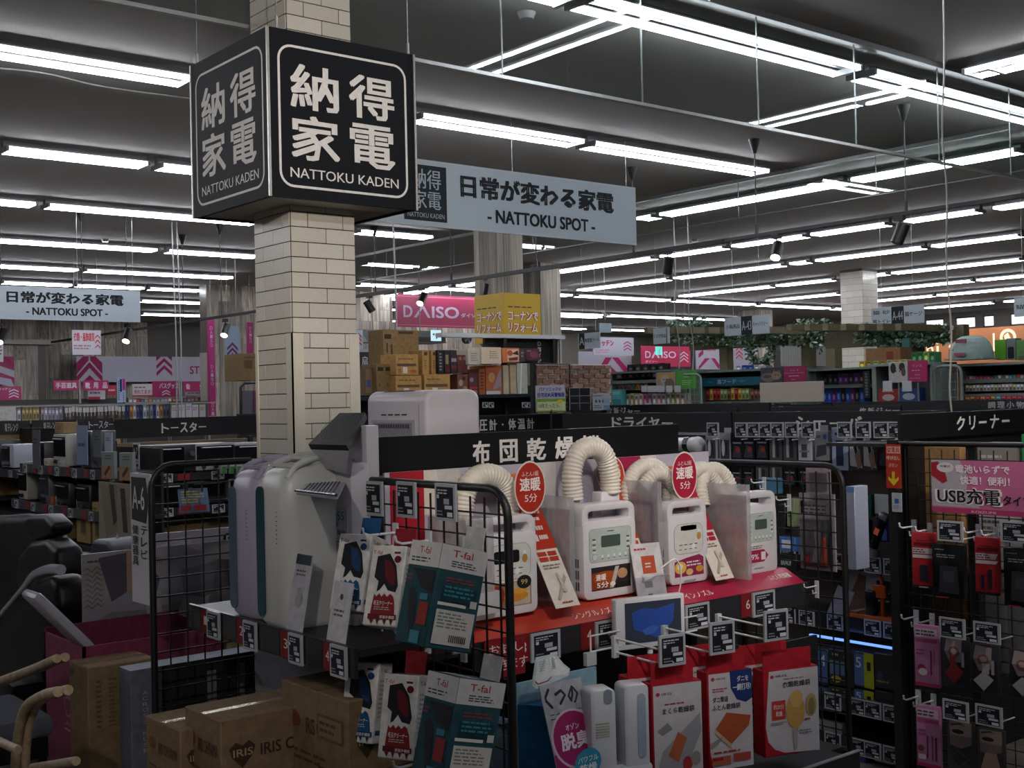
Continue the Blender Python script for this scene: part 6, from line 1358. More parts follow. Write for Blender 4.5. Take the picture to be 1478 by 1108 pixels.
# ================================================================ RIGHT RACK (cleaners)
KX, KY = 5.97, 3.9
hz1 = ony(1295, 597.6, KY).z; hz0 = ony(1296, 634.5, KY).z
kx = ony(1295, 600, KY).x
g = thing('shop_gondola', 'black shelving unit at the right edge whose header reads cleaners', 'shelving', (0, 0, 0))
MB().box(kx+.02, KY+.02, 0, kx+2.6, KY+.06, hz0, '121214', 'paint').build('back_panel', g)
MB().box(kx+.0, KY-.06, 0, kx+.06, KY+.06, hz0+.0, '0d0d0f', 'paint').build('upright', g)
MB().box(kx+.02, KY+.06, 1.28, kx+2.6, KY+.5, 1.30, '1a1a1d', 'paint').build('top_board', g)
cm = []
w = 2.4
for ch, a, b, y0, y1 in (('ク', 1376, 1388, .22, .8), ('リ', 1394, 1403, .22, .8), ('ー', 1408, 1419, .46, .56), ('ナ', 1424, 1437, .22, .8), ('ー', 1441, 1452, .46, .56)):
    cm.append(('t', ch, (ony(a, 600, KY).x-kx)/w, y0, (ony(b, 600, KY).x-kx)/w, y1, 'd4d2d0', .03))
sgn('header_sign', 'black header board reading cleaners at the right edge, nearest on that side', 'sign', frA(kx, KY-.02, hz0), w, hz1-hz0, .02, '141417', cm)
zt4 = onx(1312, 640, KX).z
wp4 = wire_panel('tall black wire mesh rack with red, pink and clear hanging packs at the right edge', (KX, KY, 0), RB, 1.5, FZ+.03, zt4, both=False)
MB().box(1.0, -.01, 0, 1.06, .02, zt4, '0b0b0c', 'paint').build('post', wp4)
MB().box(-.02, -.03, 0, .035, .03, zt4+.02, '0b0b0c', 'paint').build('post', wp4)
xp = KY-onx(1400, 800, KX).y
MB().box(xp-.02, .02, 0, xp+.03, .05, zt4, '0c0c0d', 'paint').build('post', wp4)
# tan backing seen through the mesh
y0_, y1_ = onx(1316, 700, KX+.35).y, onx(1386, 700, KX+.35).y
carton('carton', 'tan carton behind the mesh left of the pink battery sign', 'carton', (KX+.45, (y0_+y1_)/2, .55), RB, y0_-y1_, .2, onx(1350, 645, KX+.35).z-.55, '8c6c48', bevel=0)
carton('carton', 'dark brown carton low behind the right mesh rack', 'carton', (KX+.45, (y0_+y1_)/2, .03), RB, y0_-y1_, .2, .5, '3c2c20', bevel=0)
y2_, y3_ = onx(1408, 700, KX+.35).y, onx(1466, 700, KX+.35).y
carton('cleaner_box', 'white vacuum cleaner carton with the word Handy behind the right mesh', 'carton', (KX+.45, (y2_+y3_)/2-.05, .6), RB, y2_-y3_+.1, .2, onx(1440, 640, KX+.35).z-.6, '9a9a9c', front=[('t', 'Handy', .05, .62, .45, .69, '3a3a40', .01), ('p', [(.65, .62), (.8, .72), (.85, .7), (.9, .6), (.85, .52), (.82, .6)], '1a1a1e'), ('r', 0, .82, 1, 1, '77736e'), ('l', .1, .2, .6, .4, '5a5a60', 4), ('l', .1, .87, .6, .92, 'a9a6a0', 1)], bevel=0)
carton('cleaner_box', 'lower grey and white carton behind the clear eyelash packs', 'carton', (KX+.45, (y2_+y3_)/2-.05, .03), RB, y2_-y3_+.1, .2, .55, '6f6d72', front=[('r', .1, .4, .5, .8, '8a8a8e'), ('r', .6, .7, .8, .75, 'b0a83c')], bevel=0)
carton('green_box', 'green carton at the extreme right above the pink sign', 'carton', (KX+.4, onx(1474, 640, KX+.3).y-.1, 1.1), RB, .22, .15, .25, '1f7a44', front=[('l', .1, .5, .8, .9, '8ac09a', 3)], bevel=0)
# red call button sign and small blue card on the post
y, z, w_, h_ = rectB(1277, 638, 1302, 706, KX-.05); a = onx(1278, 640, 5.9)
XR = 5.92
y_, z_, w_, h_ = rectB(1278, 641, 1301, 705, XR)
sgn('call_sign', 'red staff call button sign with a yellow down arrow on the black post', 'sign', frB(XR, y_+0, z_), w_, h_, .004, '9c2a1c', [('r', .08, .8, .98, .95, 'c4b4ac'), ('t', '従業員', .1, .81, .96, .94, '9c2a1c', .03), ('t', '呼び出し', .06, .64, .97, .74, 'c9a89c', .03), ('t', 'ボタン', .2, .48, .8, .57, 'c9a89c', .03),
    ('p', [(.4, .38), (.6, .38), (.6, .2), (.85, .27), (.85, .2), (.5, .06), (.15, .2), (.15, .27), (.4, .2)], 'c0a820')])
y_, z_, w_, h_ = rectB(1287, 711, 1301, 739, XR)
sgn('small_notice', 'small white card with a blue square under the red call sign', 'card', frB(XR, y_, z_), w_, h_, .01, 'a4aab4', [('r', .3, .45, .75, .7, '2c5a9c'), ('l', .15, .15, .85, .35, '6a7484', 2)])
# pink promotional sign
XPk = 5.82
y_, z_, w_, h_ = rectB(1344, 663, 1520, 745, XPk); z_ = onx(1344, 738, XPk).z; h_ = onx(1344, 663, XPk).z-z_
u = lambda px: (y_-onx(px, 700, XPk).y)/w_
sgn('promo_sign', 'pink promotional board about rechargeable USB cleaners with a grey heart, right edge', 'sign', frB(XPk, y_, z_), w_, h_, .004, 'a85a80', [
    ('p', [(0, .12), (0, 1), (.25, 1), (.32, .7), (.3, .4), (.42, .12)], '9c969e'), ('r', 0, 0, 1, .1, '98305c'), ('p', [(0, .95), (.0, .7), (.1, .55), (.14, .6), (.12, .8), (.06, .97)], '8c1c2c'),
    ('e', .125, .86, .075, .095, 'bdbabc'), ('t', '充電式', .08, .86, .17, .9, '26262a', .02), ('t', '電池いらずで', u(1380), .76, u(1458), .92, 'd6c6d0', .03), ('t', '快適！便利！', u(1386), .55, u(1458), .71, 'd6c6d0', .03),
    ('t', 'USB充電', u(1351)-.008, .16, u(1446)+.008, .50, 'd4ccd0', .06), ('t', 'USB充電', u(1353), .18, u(1444), .48, '17171a', .03), ('t', 'タイプ', u(1448), .2, u(1490), .38, '17171a', .03), ('t', 'KOIZUMI', u(1402), .025, u(1437), .07, 'c9b4c0', .015)])
# tags and packs on the rack
def kp(px, py, X=KX-.14): return onx(px, py, X)
for px, py, w_, h_ in ((1372, 768, .13, .10), (1465, 770, .13, .10), (1375, 908, .13, .10), (1425, 915, .13, .10), (1380, 1027, .13, .10), (1428, 1035, .13, .10)):
    p = onx(px, py+13, KX-.25); ptag(wp4, (KY-p.y, -.25, p.z), 0, 1, wh=(.145, .105))
    MB().cyl((KY-p.y, -.25, p.z), (KY-p.y, 0, p.z), .004, 'c9cacc', 'plastic', 5).build('hook', wp4)
for px, py in ((1322, 765), (1345, 770), (1415, 772), (1440, 776), (1325, 895), (1348, 900), (1328, 1010), (1350, 1016)):
    p = onx(px, py, KX); hook(wp4, (KY-p.y, -.012, p.z), 0, 1.2)
def kpack(name, label, px0, px1, pyt, pyb, body, front, mt='paint', d=.03, blister=None, grp='packs hanging on the right mesh rack', X=KX-.2):
    y0, y1 = onx(px0, pyb, X).y, onx(px1, pyb, X).y; zt_ = onx((px0+px1)/2, pyt, X).z; zb_ = onx((px0+px1)/2, pyb, X).z; w = y0-y1; h = zt_-zb_
    t = thing(name, label, 'pack', (X, (y0+y1)/2, zb_), RB+.12, grp)
    MB().box(-w/2, -d/2, 0, w/2, d/2, h, body, mt).build('pack', t, bevel=.004)
    m = MB(); m.paint(frame((-w/2, -d/2, 0), (1, 0, 0), (0, 0, 1)), w, h, front, .0012, .0005); m.build('print', t)
    if blister: MB().box(-w*.42, -d/2-.03, h*.05, w*.42, -d/2-.002, h*.7, 'ffffff', 'clear').build('blister', t)
    return t
RDK = [('r', 0, 0, 1, .05, '120f12'), ('l', .2, .83, .9, .87, '6a1018', 1), ('r', .1, .76, .95, .82, '5c0c14'), ('p', [(.05, .62), (.05, .72), (.98, .72), (.85, .62)], 'b4a4a8'), ('p', [(.05, .54), (.05, .6), (.98, .6), (.88, .54)], 'b4a4a8'), ('l', .08, .63, .7, .71, '3a2a30', 2), ('p', rrect(.35, .12, .7, .42, .05), '141622'), ('r', .3, .01, .7, .03, 'a4989c')]
kpack('hanging_pack', 'red hanging pack with a black clipper, left column of the right rack', 1320, 1352, 768, 848, '941420', RDK)
kpack('hanging_pack', 'red hanging pack with a slim black trimmer, right of the black packs', 1411, 1444, 775, 858, '941420', RDK[:-2]+[('r', .25, .1, .4, .35, '17172a'), ('r', .55, .1, .72, .45, '141622')])
BKK = [('l', .1, .88, .5, .92, '7a7c84', 1), ('l', .15, .74, .8, .82, '77797f', 2), ('p', [(.2, .1), (.25, .6), (.8, .6), (.85, .08)], '24262c'), ('r', .35, .3, .7, .5, '34363c'), ('r', .1, .0, .5, .02, '8a2c30')]
kpack('hanging_pack', 'black boxed mobile grinder pack between the two red packs', 1351, 1394, 785, 862, '121317', BKK, 'gloss', .05)
kpack('hanging_pack', 'black boxed pack at the extreme right under the pink sign', 1454, 1500, 790, 875, '121317', BKK, 'gloss', .05)
PKK = [('r', 0, 0, 1, .06, '8c2448'), ('r', .05, .72, .95, .78, '96405c'), ('r', .05, .8, .95, .95, 'b4a0ac'), ('l', .08, .82, .9, .93, '3a2c38', 2), ('l', .1, .5, .5, .62, '8c3050', 2), ('r', .66, .2, .72, .6, '6c1830'), ('r', .8, .35, .85, .6, 'a04a68'), ('e', .3, .3, .16, .06, '7c1c30'), ('e', .35, .24, .18, .06, 'b4a4a8')]
kpack('hanging_pack', 'pink hanging pack with red tweezers picture, upper of the two pink ones', 1324, 1357, 902, 990, 'a0668c', PKK)
kpack('hanging_pack', 'pink hanging pack with slender brushes picture, lower of the two pink ones', 1327, 1359, 1018, 1106, 'a0668c', PKK[:5]+[('r', .45, .15, .5, .5, '3c2430'), ('r', .65, .12, .7, .52, '6c1830'), ('r', .8, .12, .87, .5, '3c1c28'), ('e', .2, .3, .14, .05, '6c2c30'), ('r', .1, .12, .4, .2, 'b4a4a8')])
CL = [('p', [(.1, .7), (.2, .98), (.75, .95), (.7, .5), (.3, .45)], '9c8c8c'), ('e', .45, .68, .2, .12, '8c5a5a'), ('e', .45, .7, .12, .06, 'b49a94'), ('r', .72, .4, .82, .7, 'a49ca0')]
kpack('clear_pack', 'clear hanging pack with a red diamond-shaped lash tool, upper row', 1363, 1400, 918, 990, '26262b', CL+[('p', [(.1, .25), (.45, .05), (.8, .3), (.45, .5)], '74201f'), ('p', rrect(.3, .3, .5, .6, .04), '7c2422')], 'paint', .02, True)
kpack('clear_pack', 'clear hanging pack with a pale diamond-shaped lash tool, upper row', 1404, 1444, 930, 1000, '26262b', CL+[('p', [(.1, .25), (.45, .05), (.8, .3), (.45, .45)], 'a8a4a6'), ('r', .4, .4, .65, .62, 'a49ea2')], 'paint', .02, True)
kpack('clear_pack', 'clear hanging pack cut off by the right edge of the photo', 1460, 1500, 938, 1008, '2a2628', CL+[('p', [(.1, .25), (.45, .05), (.8, .3), (.45, .45)], 'a8a4a6')], 'paint', .02, True)
EY = [('p', [(.1, .5), (.1, .98), (.9, .98), (.9, .55), (.5, .45)], '84746c'), ('e', .4, .78, .22, .045, '1c1818'), ('p', [(.15, .88), (.5, .93), (.7, .9), (.5, .96), (.15, .92)], '3c302c'), ('p', [(.1, .25), (.4, .05), (.8, .25), (.4, .42)], '3a3a3e'), ('p', [(.14, .25), (.4, .09), (.74, .25), (.4, .38)], '1e1e22')]
kpack('clear_pack', 'clear pack printed with an eye and a dark diamond, lower row', 1371, 1408, 1040, 1112, '2a282c', EY, 'paint', .02, True)
kpack('clear_pack', 'clear pack printed with an eye and a bare shoulder, lower row', 1414, 1452, 1052, 1120, '332c2c', EY[:3]+[('p', [(.1, .1), (.3, .5), (.7, .5), (.9, .0), (.2, 0)], '9a7c70')], 'paint', .02, True)
# cord falling to the header
pts = []
for k, (px, py) in enumerate(((1361, -30), (1363, 80), (1360, 190), (1367, 280), (1366, 380), (1373, 480), (1371, 560), (1374, 600))): pts.append(ony(px, py, KY+.1))
pts[0].z = H
MB().tube(hose_pts(pts, 56), .006, 'a8a49c', 'plastic', 6).build('power_cord', label='thick wavy white cord hanging from the ceiling down to the cleaner header board', cat='cord')
# ================================================================ HANGING BANNERS
def banner(label, px0, pyt0, px1, pyt1, pyb1, Y, left_cut=None, logo=True, col='6f7e88', name='shop_banner'):
    a = ony(px0, pyt0, Y); b = ony(px1, pyt1, Y); z1 = b.z; z0 = ony(px1, pyb1, Y).z; w = b.x-a.x; h = z1-z0
    u = lambda px: (ony(px, 300, Y).x-a.x)/w
    return a, w, z0, h, u
Y = 9.4; a, w, z0, h, u = banner('', 530, 220, 917, 270.8, 353.7, Y)
cm = [('r', u(583), .08, u(645), .92, '1b2026'), ('t', '納得', u(596), .56, u(637), .86, 'a4b0b4', .012), ('t', '家電', u(596), .26, u(637), .54, 'a4b0b4', .012), ('t', 'NATTOKU KADEN', u(588), .13, u(641), .2, 'a4b0b4', .0),
      ('t', '日常が変わる家電', u(665), .50, u(886), .86, '14181c', .05), ('t', '- NATTOKU SPOT -', u(703), .15, u(858), .36, '14181c', .07), ('r', 0, .97, 1, 1, 'b4bec4'), ('r', 0, 0, 1, .03, 'b4bec4')]
sgn('shop_banner', 'large pale grey hanging banner with black logo square, right of the sign cube', 'banner', frA(a.x, Y, z0), w, h, .012, 'aab4bc', cm, 'paint', cords=((u(741), H), (u(905), H), (.1, H)))
Y = 17.0; a, w, z0, h, u = banner('', -90, 410, 202, 420, 465, Y)
cm = [('t', '日常が変わる家電', u(7), .5, u(176), .86, '14181c', .05), ('t', '- NATTOKU SPOT -', u(35), .15, u(153), .38, '14181c', .07), ('r', 0, .96, 1, 1, 'b4bec4'), ('r', 0, 0, 1, .04, 'b4bec4')]
sgn('shop_banner', 'pale grey hanging banner with black lettering at the left edge', 'banner', frA(a.x, Y, z0), w, h, .012, 'aab4bc', cm, 'paint', cords=((u(110), H), (u(190), H)))
Y = 24.0; a, w, z0, h, u = banner('', 570, 425, 700, 430, 474, Y)
z1 = ony(640, 427, Y).z; z0 = ony(640, 473, Y).z; h = z1-z0
cm = [('r', 0, .93, 1, .955, 'c06080'), ('r', 0, .05, 1, .075, 'c06080'), ('t', 'D', u(579), .3, u(592), .66, 'b4a4bc', .03), ('p', [(u(594), .3), (u(605), .66), (u(609), .66), (u(598), .3)], 'b4a4bc'), ('p', [(u(605), .66), (u(609), .66), (u(618), .3), (u(614), .3)], 'b4a4bc'),
      ('t', 'ISO', u(620), .3, u(659), .66, 'b4a4bc', .04), ('t', 'ダイソー', u(662), .34, u(690), .48, 'b4a4bc', .03)]
sgn('shop_banner', 'magenta hanging banner lettered DAISO behind the track lamps', 'banner', frA(a.x, Y, z0), w, h, .012, '8c1c44', cm, 'paint', cords=((u(580), H), (u(627), H), (u(648), H)))
# yellow sign cube
YC = 13.0; c = ony(728, 470, YC); w = ony(781, 470, YC).x-c.x; zt_ = ony(728, 422, YC).z; zb_ = ony(728, 493, YC).z; h = zt_-zb_
t = thing('sign_cube', 'yellow square sign box for home renovation hanging round a pillar, red-edged white lettering', 'sign', (c.x, YC, 0))
for fr in (frA(0, 0, zb_), frB(0, w, zb_), frame((w, 0, zb_), (0, 1, 0), (0, 0, 1)), frame((w, w, zb_), (-1, 0, 0), (0, 0, 1))):
    m = MB(); m.T = fr; m.box(.003, 0, -.015, w-.003, h, 0, 'd0a828', 'paint'); p = m.build('sign_face', t); m = MB()
    for col, bo in (('a8301c', .14), ('f0e6e6', .05)):
        m.text(fr, 'コーナンで', w*.1, h*.44, w*.92, h*.63, .002 if bo > .05 else .004, col, bo); m.text(fr, 'リフォーム', w*.1, h*.2, w*.9, h*.39, .002 if bo > .05 else .004, col, bo)
    m.paint(fr, w, h, [('l', .1, .69, .9, .74, '3c4a3a', 1)], .003); m.build('lettering', p)

# ================================================================ LEFT BACKGROUND : 100-yen shop
MG = '85204c'
YW = Y1-1.2-.06
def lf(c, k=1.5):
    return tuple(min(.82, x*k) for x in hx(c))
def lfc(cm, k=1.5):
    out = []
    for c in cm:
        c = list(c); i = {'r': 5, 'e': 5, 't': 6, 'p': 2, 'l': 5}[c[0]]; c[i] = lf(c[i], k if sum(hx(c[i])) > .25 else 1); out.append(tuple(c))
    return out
def wallboard(label, px0, pyt, px1, pyb, Y, col, cmds, name='wall_board', th=.03, mt='paint', cords=()):
    a = ony(px0, pyt, Y); b = ony(px1, pyb, Y); w = b.x-a.x; h = a.z-b.z
    if w <= 0 or h <= 0: h = abs(h)
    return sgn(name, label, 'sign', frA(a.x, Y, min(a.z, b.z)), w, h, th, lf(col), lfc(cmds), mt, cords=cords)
def chevs(x, hw, ys, rise, th, col):
    o = []
    for y in ys: o += [('p', [(x-hw, y), (x, y+rise), (x, y+rise+th), (x-hw, y+th)], col), ('p', [(x, y+rise), (x+hw, y), (x+hw, y+th), (x, y+rise+th)], col)]
    return o
wallboard('long white wall board with magenta chevrons and STA lettering on the planked wall', 110, 514, 297, 550, 38.0, '9c9aa8',
    [('p', [(0, .3), (.09, .85), (.09, 1), (.05, 1), (0, .75)], MG), ('p', [(.19, .3), (.1, .85), (.1, 1), (.14, 1), (.19, .75)], MG), ('p', [(0, .0), (.095, .55), (.19, 0), (.19, .22), (.095, .78), (0, .22)], MG), ('p', [(.04, 0), (.095, .28), (.15, 0)], MG)]
    +chevs(.665, .062, (.22, .5), .3, .15, MG)+[('p', [(.603, 1), (.603, .82), (.64, 1)], MG), ('p', [(.727, 1), (.727, .82), (.69, 1)], MG), ('t', 'ST', .87, .3, .95, .62, MG, .04), ('p', [(.96, .3), (.975, .3), (1, .55), (1, .62)], MG)])
wallboard('magenta and white striped wall board cut by the left photo edge', -30, 514, 21, 555, 31.5, MG, [('p', [(.0, .9), (.0, .7), (1, .25), (1, .5)], '9c9aa8'), ('p', [(0, .4), (0, .2), (1, -.1), (.9, .2)], '9c9aa8'), ('p', [(0, 1), (.5, 1), (1, .6), (1, .75), (.75, 1)], MG)])
wallboard('small magenta board with white chevrons, below the striped board at the left edge', -20, 558, 31, 578, 28.0, MG, chevs(.78, .14, (.2, .4, .6), .15, .07, 'b4b0bc')+[('t', 'キッチン', .35, .75, .7, .92, 'b4b0bc', .02)])
wallboard('white card with black letters cut by the left photo edge', -20, 492, 5, 522, 24.0, 'a9a8ae', [('l', .5, .3, .95, .8, '3a3a40', 3)])
wallboard('tilted white hanging board with red characters for clothes and chevrons', 104, 476, 146, 512, 22.0, 'a09ca4', [('t', '衣類・服飾雑貨', .05, .55, .78, .9, '9c3038', .04), ('l', .05, .2, .75, .42, '8c5a64', 2)]+chevs(.88, .09, (.25, .45, .65), .12, .06, '9c3038'), cords=((.1, H), (.9, H)))
wallboard('magenta aisle plate lettered for craft tools', 77, 549, 114, 563, 26.0, MG, [('t', '手芸道具', .08, .2, .92, .8, 'b4acb8', .03)])
wallboard('magenta aisle plate lettered for shoe goods', 120, 549, 157, 563, 26.0, MG, [('t', '靴', .08, .2, .27, .8, 'b4acb8', .03), ('t', '用', .4, .2, .58, .8, 'b4acb8', .03), ('t', '品', .76, .2, .95, .8, 'b4acb8', .03)])
wallboard('magenta aisle plate lettered for hygiene goods by the magenta column', 265, 551, 298, 565, 26.0, MG, [('t', '衛', .1, .25, .28, .8, 'b4acb8', .03), ('t', '生', .7, .25, .88, .8, 'b4acb8', .03)])
wallboard('magenta sign for bath goods with a small white chevron', 220, 550, 259, 574, 27.0, MG, [('t', 'バスグッズ', .25, .55, .98, .9, 'b4acb8', .04)]+chevs(.5, .15, (.15, .3), .12, .06, 'b4acb8'))
wallboard('white sale card reading open for business left of the bath goods sign', 191, 554, 220, 572, 26.8, 'a4a0a6', [('l', .1, .6, .9, .85, '6a5a60', 1), ('t', '売れてます!', .08, .22, .95, .55, '8c3040', .03), ('r', 0, 0, 1, .12, '8c3040')])
wallboard('white price strip board below the shoe goods plate', 127, 563, 152, 576, 26.5, 'a4a0a6', [('l', .1, .5, .9, .9, '5a4a50', 1), ('r', 0, 0, .7, .3, '8c2c40')])
wallboard('tiny magenta sign beside the vertical strip banner', 155, 556, 168, 570, 26.7, '8c2034', [('l', .1, .3, .9, .7, 'b4a4a4', 1)])
wallboard('white and red price strips under the hygiene plate', 268, 564, 298, 574, 26.6, 'a4a0a6', [('l', .1, .5, .8, .9, '6a5a60', 1), ('r', 0, 0, .5, .3, '8c2c40'), ('r', .7, 0, 1, .5, '8c2034')])
wallboard('narrow vertical strip banner with blue and magenta print', 169, 545, 182, 585, 24.5, '8c98b4', [('r', .6, .55, .95, .97, '8c3068'), ('r', .3, .5, .55, .95, '1c2c64')]+[('r', .12, .2+.08*i, .22, .25+.08*i, '2c3048') for i in range(9)]+[('r', .66, .1+.08*i, .76, .14+.08*i, '2c3048') for i in range(5)])
# magenta columns with vertical lettering
for px0, px1, pt, pb, Y, lb, s in ((300, 312, 461, 600, 24.5, 'tall magenta pillar strip with white vertical lettering left of the hanging chevron panel', 3), (357, 366, 465, 510, 24.0, 'short magenta strip banner with vertical lettering beside the tiled pillar', 1)):
    a = ony(px0, pt, Y); b = ony(px1, pb, Y); w = b.x-a.x; h = a.z-b.z; cm = []
    for k in range(s):
        y1 = .93-k*.4 if s > 1 else .86; st_ = .4*.11*1.0 if s > 1 else .11
        for i, ch in enumerate('DAISO'): cm.append(('t', ch, .3, y1-st_*(i+1)+st_*.2, .7, y1-st_*i, 'b8a8bc', .01))
    sgn('strip_banner', lb, 'banner', frA(a.x, Y, b.z), w, h, .06, '9c2464', cm, 'paint', cords=((.5, H),))
MB().box(0, 0, 0, .12, .2, 3.4, 'a09a92', 'paint').build('edge_trim', kind='structure', loc=(ony(297.5, 500, 24.7).x-.06, 24.7, FZ)).name = 'trim_2'
a = ony(324, 470, 20.0); b = ony(347, 546, 20.0)
sgn('chevron_banner', 'pale blue vertical hanging panel with three purple chevrons left of the tiled pillar', 'banner', frA(a.x, 20.0, b.z), b.x-a.x, a.z-b.z, .02, '8a9aae', chevs(.5, .36, (.33, .43, .53), .11, .05, '5c2058'), 'paint', cords=((.2, H), (.8, H)))
# hanging goods racks: individual hanging packs in a row
def packrow(label, group, Y, px0, px1, pyt, pyb, n, cols, d=.03, name='hanging_pack', cat='pack', gap=.15, jit=.08, mt='paint', pr=None, rnd=random.Random(11)):
    """a row of separate packs, each its own thing sharing one mesh per colour"""
    a = ony(px0, pyt, Y); b = ony(px1, pyb, Y); W_ = b.x-a.x; h = a.z-b.z; w = W_/n; ms = {}
    rl_ = thing('hook_rail', 'thin pale rail carrying the %s' % group, 'rail', (0, 0, 0)); zr_ = (a.z+b.z)/2+h/2+.01
    MB().box(a.x, Y-.01, zr_-.01, b.x, Y+.02, zr_+.01, 'a8a6a4', 'metal').build('bar', rl_)
    for x_ in (a.x, b.x-.02): MB().box(x_, Y+.02, 0, x_+.02, Y+.04, zr_+.01, '8a8886', 'metal').build('upright', rl_)
    for i in range(n):
        c = cols[i % len(cols)] if jit == 0 else cols[rnd.randrange(len(cols))]
        if c not in ms:
            m = MB().box(-w*(1-gap)/2, -d/2, -h, w*(1-gap)/2, d/2, 0, c, mt)
            lc = tuple(min(1, x*1.9+.05) for x in hx(c)); dc = tuple(x*.4 for x in hx(c))
            m.paint(frame((-w*(1-gap)/2, -d/2, -h), (1, 0, 0), (0, 0, 1)), w*(1-gap), h, pr(c, rnd) if pr else [('r', .15, .62, .85, .82, lc), ('r', .2, .15, .8, .5, dc)], .002, .001)
            ms[c] = m.mesh(name)
        o = bpy.data.objects.new(name, ms[c]); COL.objects.link(o)
        o.location = (a.x+w*(i+.5), Y+rnd.uniform(-.02, .02), (a.z+b.z)/2+h/2+rnd.uniform(-jit, 0)*h)
        nc = CN.get(c, 'coloured'); side = 'from the left'
        tag(o, '%s %s, %s %s' % (nc, label, ORD[i], side), cat, group)
CN = {}
def cn(d): CN.update(d)
cn({'8f8a86': 'beige', 'a08c60': 'tan', '9a94a8': 'pale violet', 'b0aeb4': 'white', '8c2a44': 'crimson', '3a302c': 'dark brown', '2a2624': 'black', '5c4a3c': 'brown', '9a6a34': 'orange', '7c7c84': 'grey', '4a4c64': 'slate blue', '6c6a70': 'grey', 'a8a4a2': 'cream'})
cn({'1c2c6c': 'navy', '2c4a90': 'blue', '7c1c2c': 'dark red', '9c2430': 'red', '8c7c2c': 'mustard', '2c6a3c': 'green', '7ca048': 'lime', 'a85c7c': 'pink', '3c8c8c': 'teal', '5a2a6c': 'purple', 'b4b49c': 'ivory', '6c4a8c': 'violet', '4c9cae': 'turquoise', '9c8c84': 'taupe', '1a1a20': 'black', '54545c': 'dark grey', '8a5a7c': 'mauve', 'b08494': 'rose', '90a06c': 'olive', 'c0a040': 'yellow', '3a5a4a': 'dark green', 'b4a89c': 'sand', '7c4c44': 'rust', '4a2c24': 'maroon'})
packrow('packs on the far left rack', 'packs on the far left rack', 23.0, 0, 30, 588, 606, 5, ['8f8a86', 'b0aeb4', 'a8a4a2'])
packrow('bag on the far left rack', 'tan bags on the far left rack', 23.0, 31, 57, 588, 607, 5, ['a08c60'], jit=.02)
packrow('packet beside the tan bags', 'packets beside the tan bags', 23.0, 58, 90, 587, 608, 6, ['9a94a8', 'b0aeb4', '8f8a86', '8c2a44'])
packrow('cord pack on the far rack', 'dark cord packs on white cards', 22.6, 92, 180, 587, 603, 17, ['3a302c', '2a2624', '5c4a3c'], pr=lambda c, r: [('r', .0, .6, 1, 1, 'b4b2b4'), ('r', .4, .3, .6, .7, 'b0aeb0')])
packrow('pack right of the cord packs', 'packs right of the cord packs', 23.0, 181, 244, 582, 602, 13, ['9a6a34', '7c7c84', '4a4c64', 'b0aeb4', '1c2c6c', 'a8a4a2'])
packrow('white card pack by the magenta column', 'white card packs by the magenta column', 22.8, 246, 297, 583, 602, 5, ['b0aeb4', 'a8a4a2'], pr=lambda c, r: [('l', .1, .55, .9, .85, '9c5a68', 2)])
packrow('pack on the wall rack below the signs', 'packs on the wall rack below the signs', 26.5, 185, 297, 575, 584, 20, ['7c7c84', 'a8a4a2', '9a6a34', '8c2a44', '4a4c64'])
g = thing('shop_gondola', 'low white-railed rack of the hundred yen shop in the far left', 'shelving', (0, 0, 0))
a = ony(-20, 610, 23.3); b = ony(299, 610, 23.3)
MB().box(a.x, 23.25, 0, b.x, 23.35, ony(100, 586, 23.3).z+.05, '4a4642', 'paint').build('back_panel', g); MB().box(a.x, 22.7, ony(100, 607, 22.9).z-.03, b.x, 23.3, ony(100, 607, 22.9).z, '8f8d8a', 'paint').build('shelf', g)
MB().box(a.x, 22.9, ony(100, 586, 22.9).z, b.x, 22.93, ony(100, 586, 22.9).z+.03, 'a8a6a4', 'metal').build('hook_rail', g)
for px in (116, 260): m = MB().cyl((ony(px, 560, 26).x, 26.05, 0), (ony(px, 560, 26).x, 26.05, ony(px, 549, 26).z), .03, 'a9a7a4', 'metal', 6); m.build('sign_pole', g)
m = MB().box(a.x, 26.7, 0, b.x, 26.9, ony(200, 574, 26.8).z, '3c3836', 'paint'); m.build('back_panel', g)
# cables hanging in the left half
for px, py0, py1, Y, lb in ((255, 250, 603, 17.6, 'white cable hanging from the ceiling beside the second light row, left'), (262, 370, 603, 17.6, 'thin white cable just right of the left hanging cable'), (573, 368, 567, 11.5, 'white cable hanging in front of the pink banner')):
    x = ony(px, py1, Y).x; z = ony(px, py1, Y).z
    MB().tube(hose_pts([(x-.02, Y, H), (x, Y, (H*2+z)/3), (x+.015, Y, (H+z*2)/3), (x, Y, z)], 20), .011, '9a9a9c', 'plastic', 5).build('hanging_cable', label=lb, cat='cable')
for px, py0, py1, Y, lb in ((973, 360, 590, 13.0, 'thin white cable hanging over the middle aisles'), (993, 350, 590, 12.8, 'slack white cable right of the thin one over the middle aisles')):
    pts = [ony(px+dx, y, Y) for dx, y in ((0, 345), (2, 400), (1, 450), (8, 510), (2 if px < 980 else 0, 590))]; pts[0].z = H
    MB().tube(hose_pts(pts, 30), .009, '8f9294', 'plastic', 5).build('hanging_cable', label=lb, cat='cable')
p = onz(0, 110, H-.15)
MB().tube(hose_pts([onz(-40, 95, H-.05), onz(60, 105, H-.05), onz(150, 125, H-.05), onz(280, 143, H-.05)], 24), .008, '8f8d88', 'plastic', 5).build('ceiling_cable', label='thin slack cable running under the ceiling at the upper left', cat='cable')

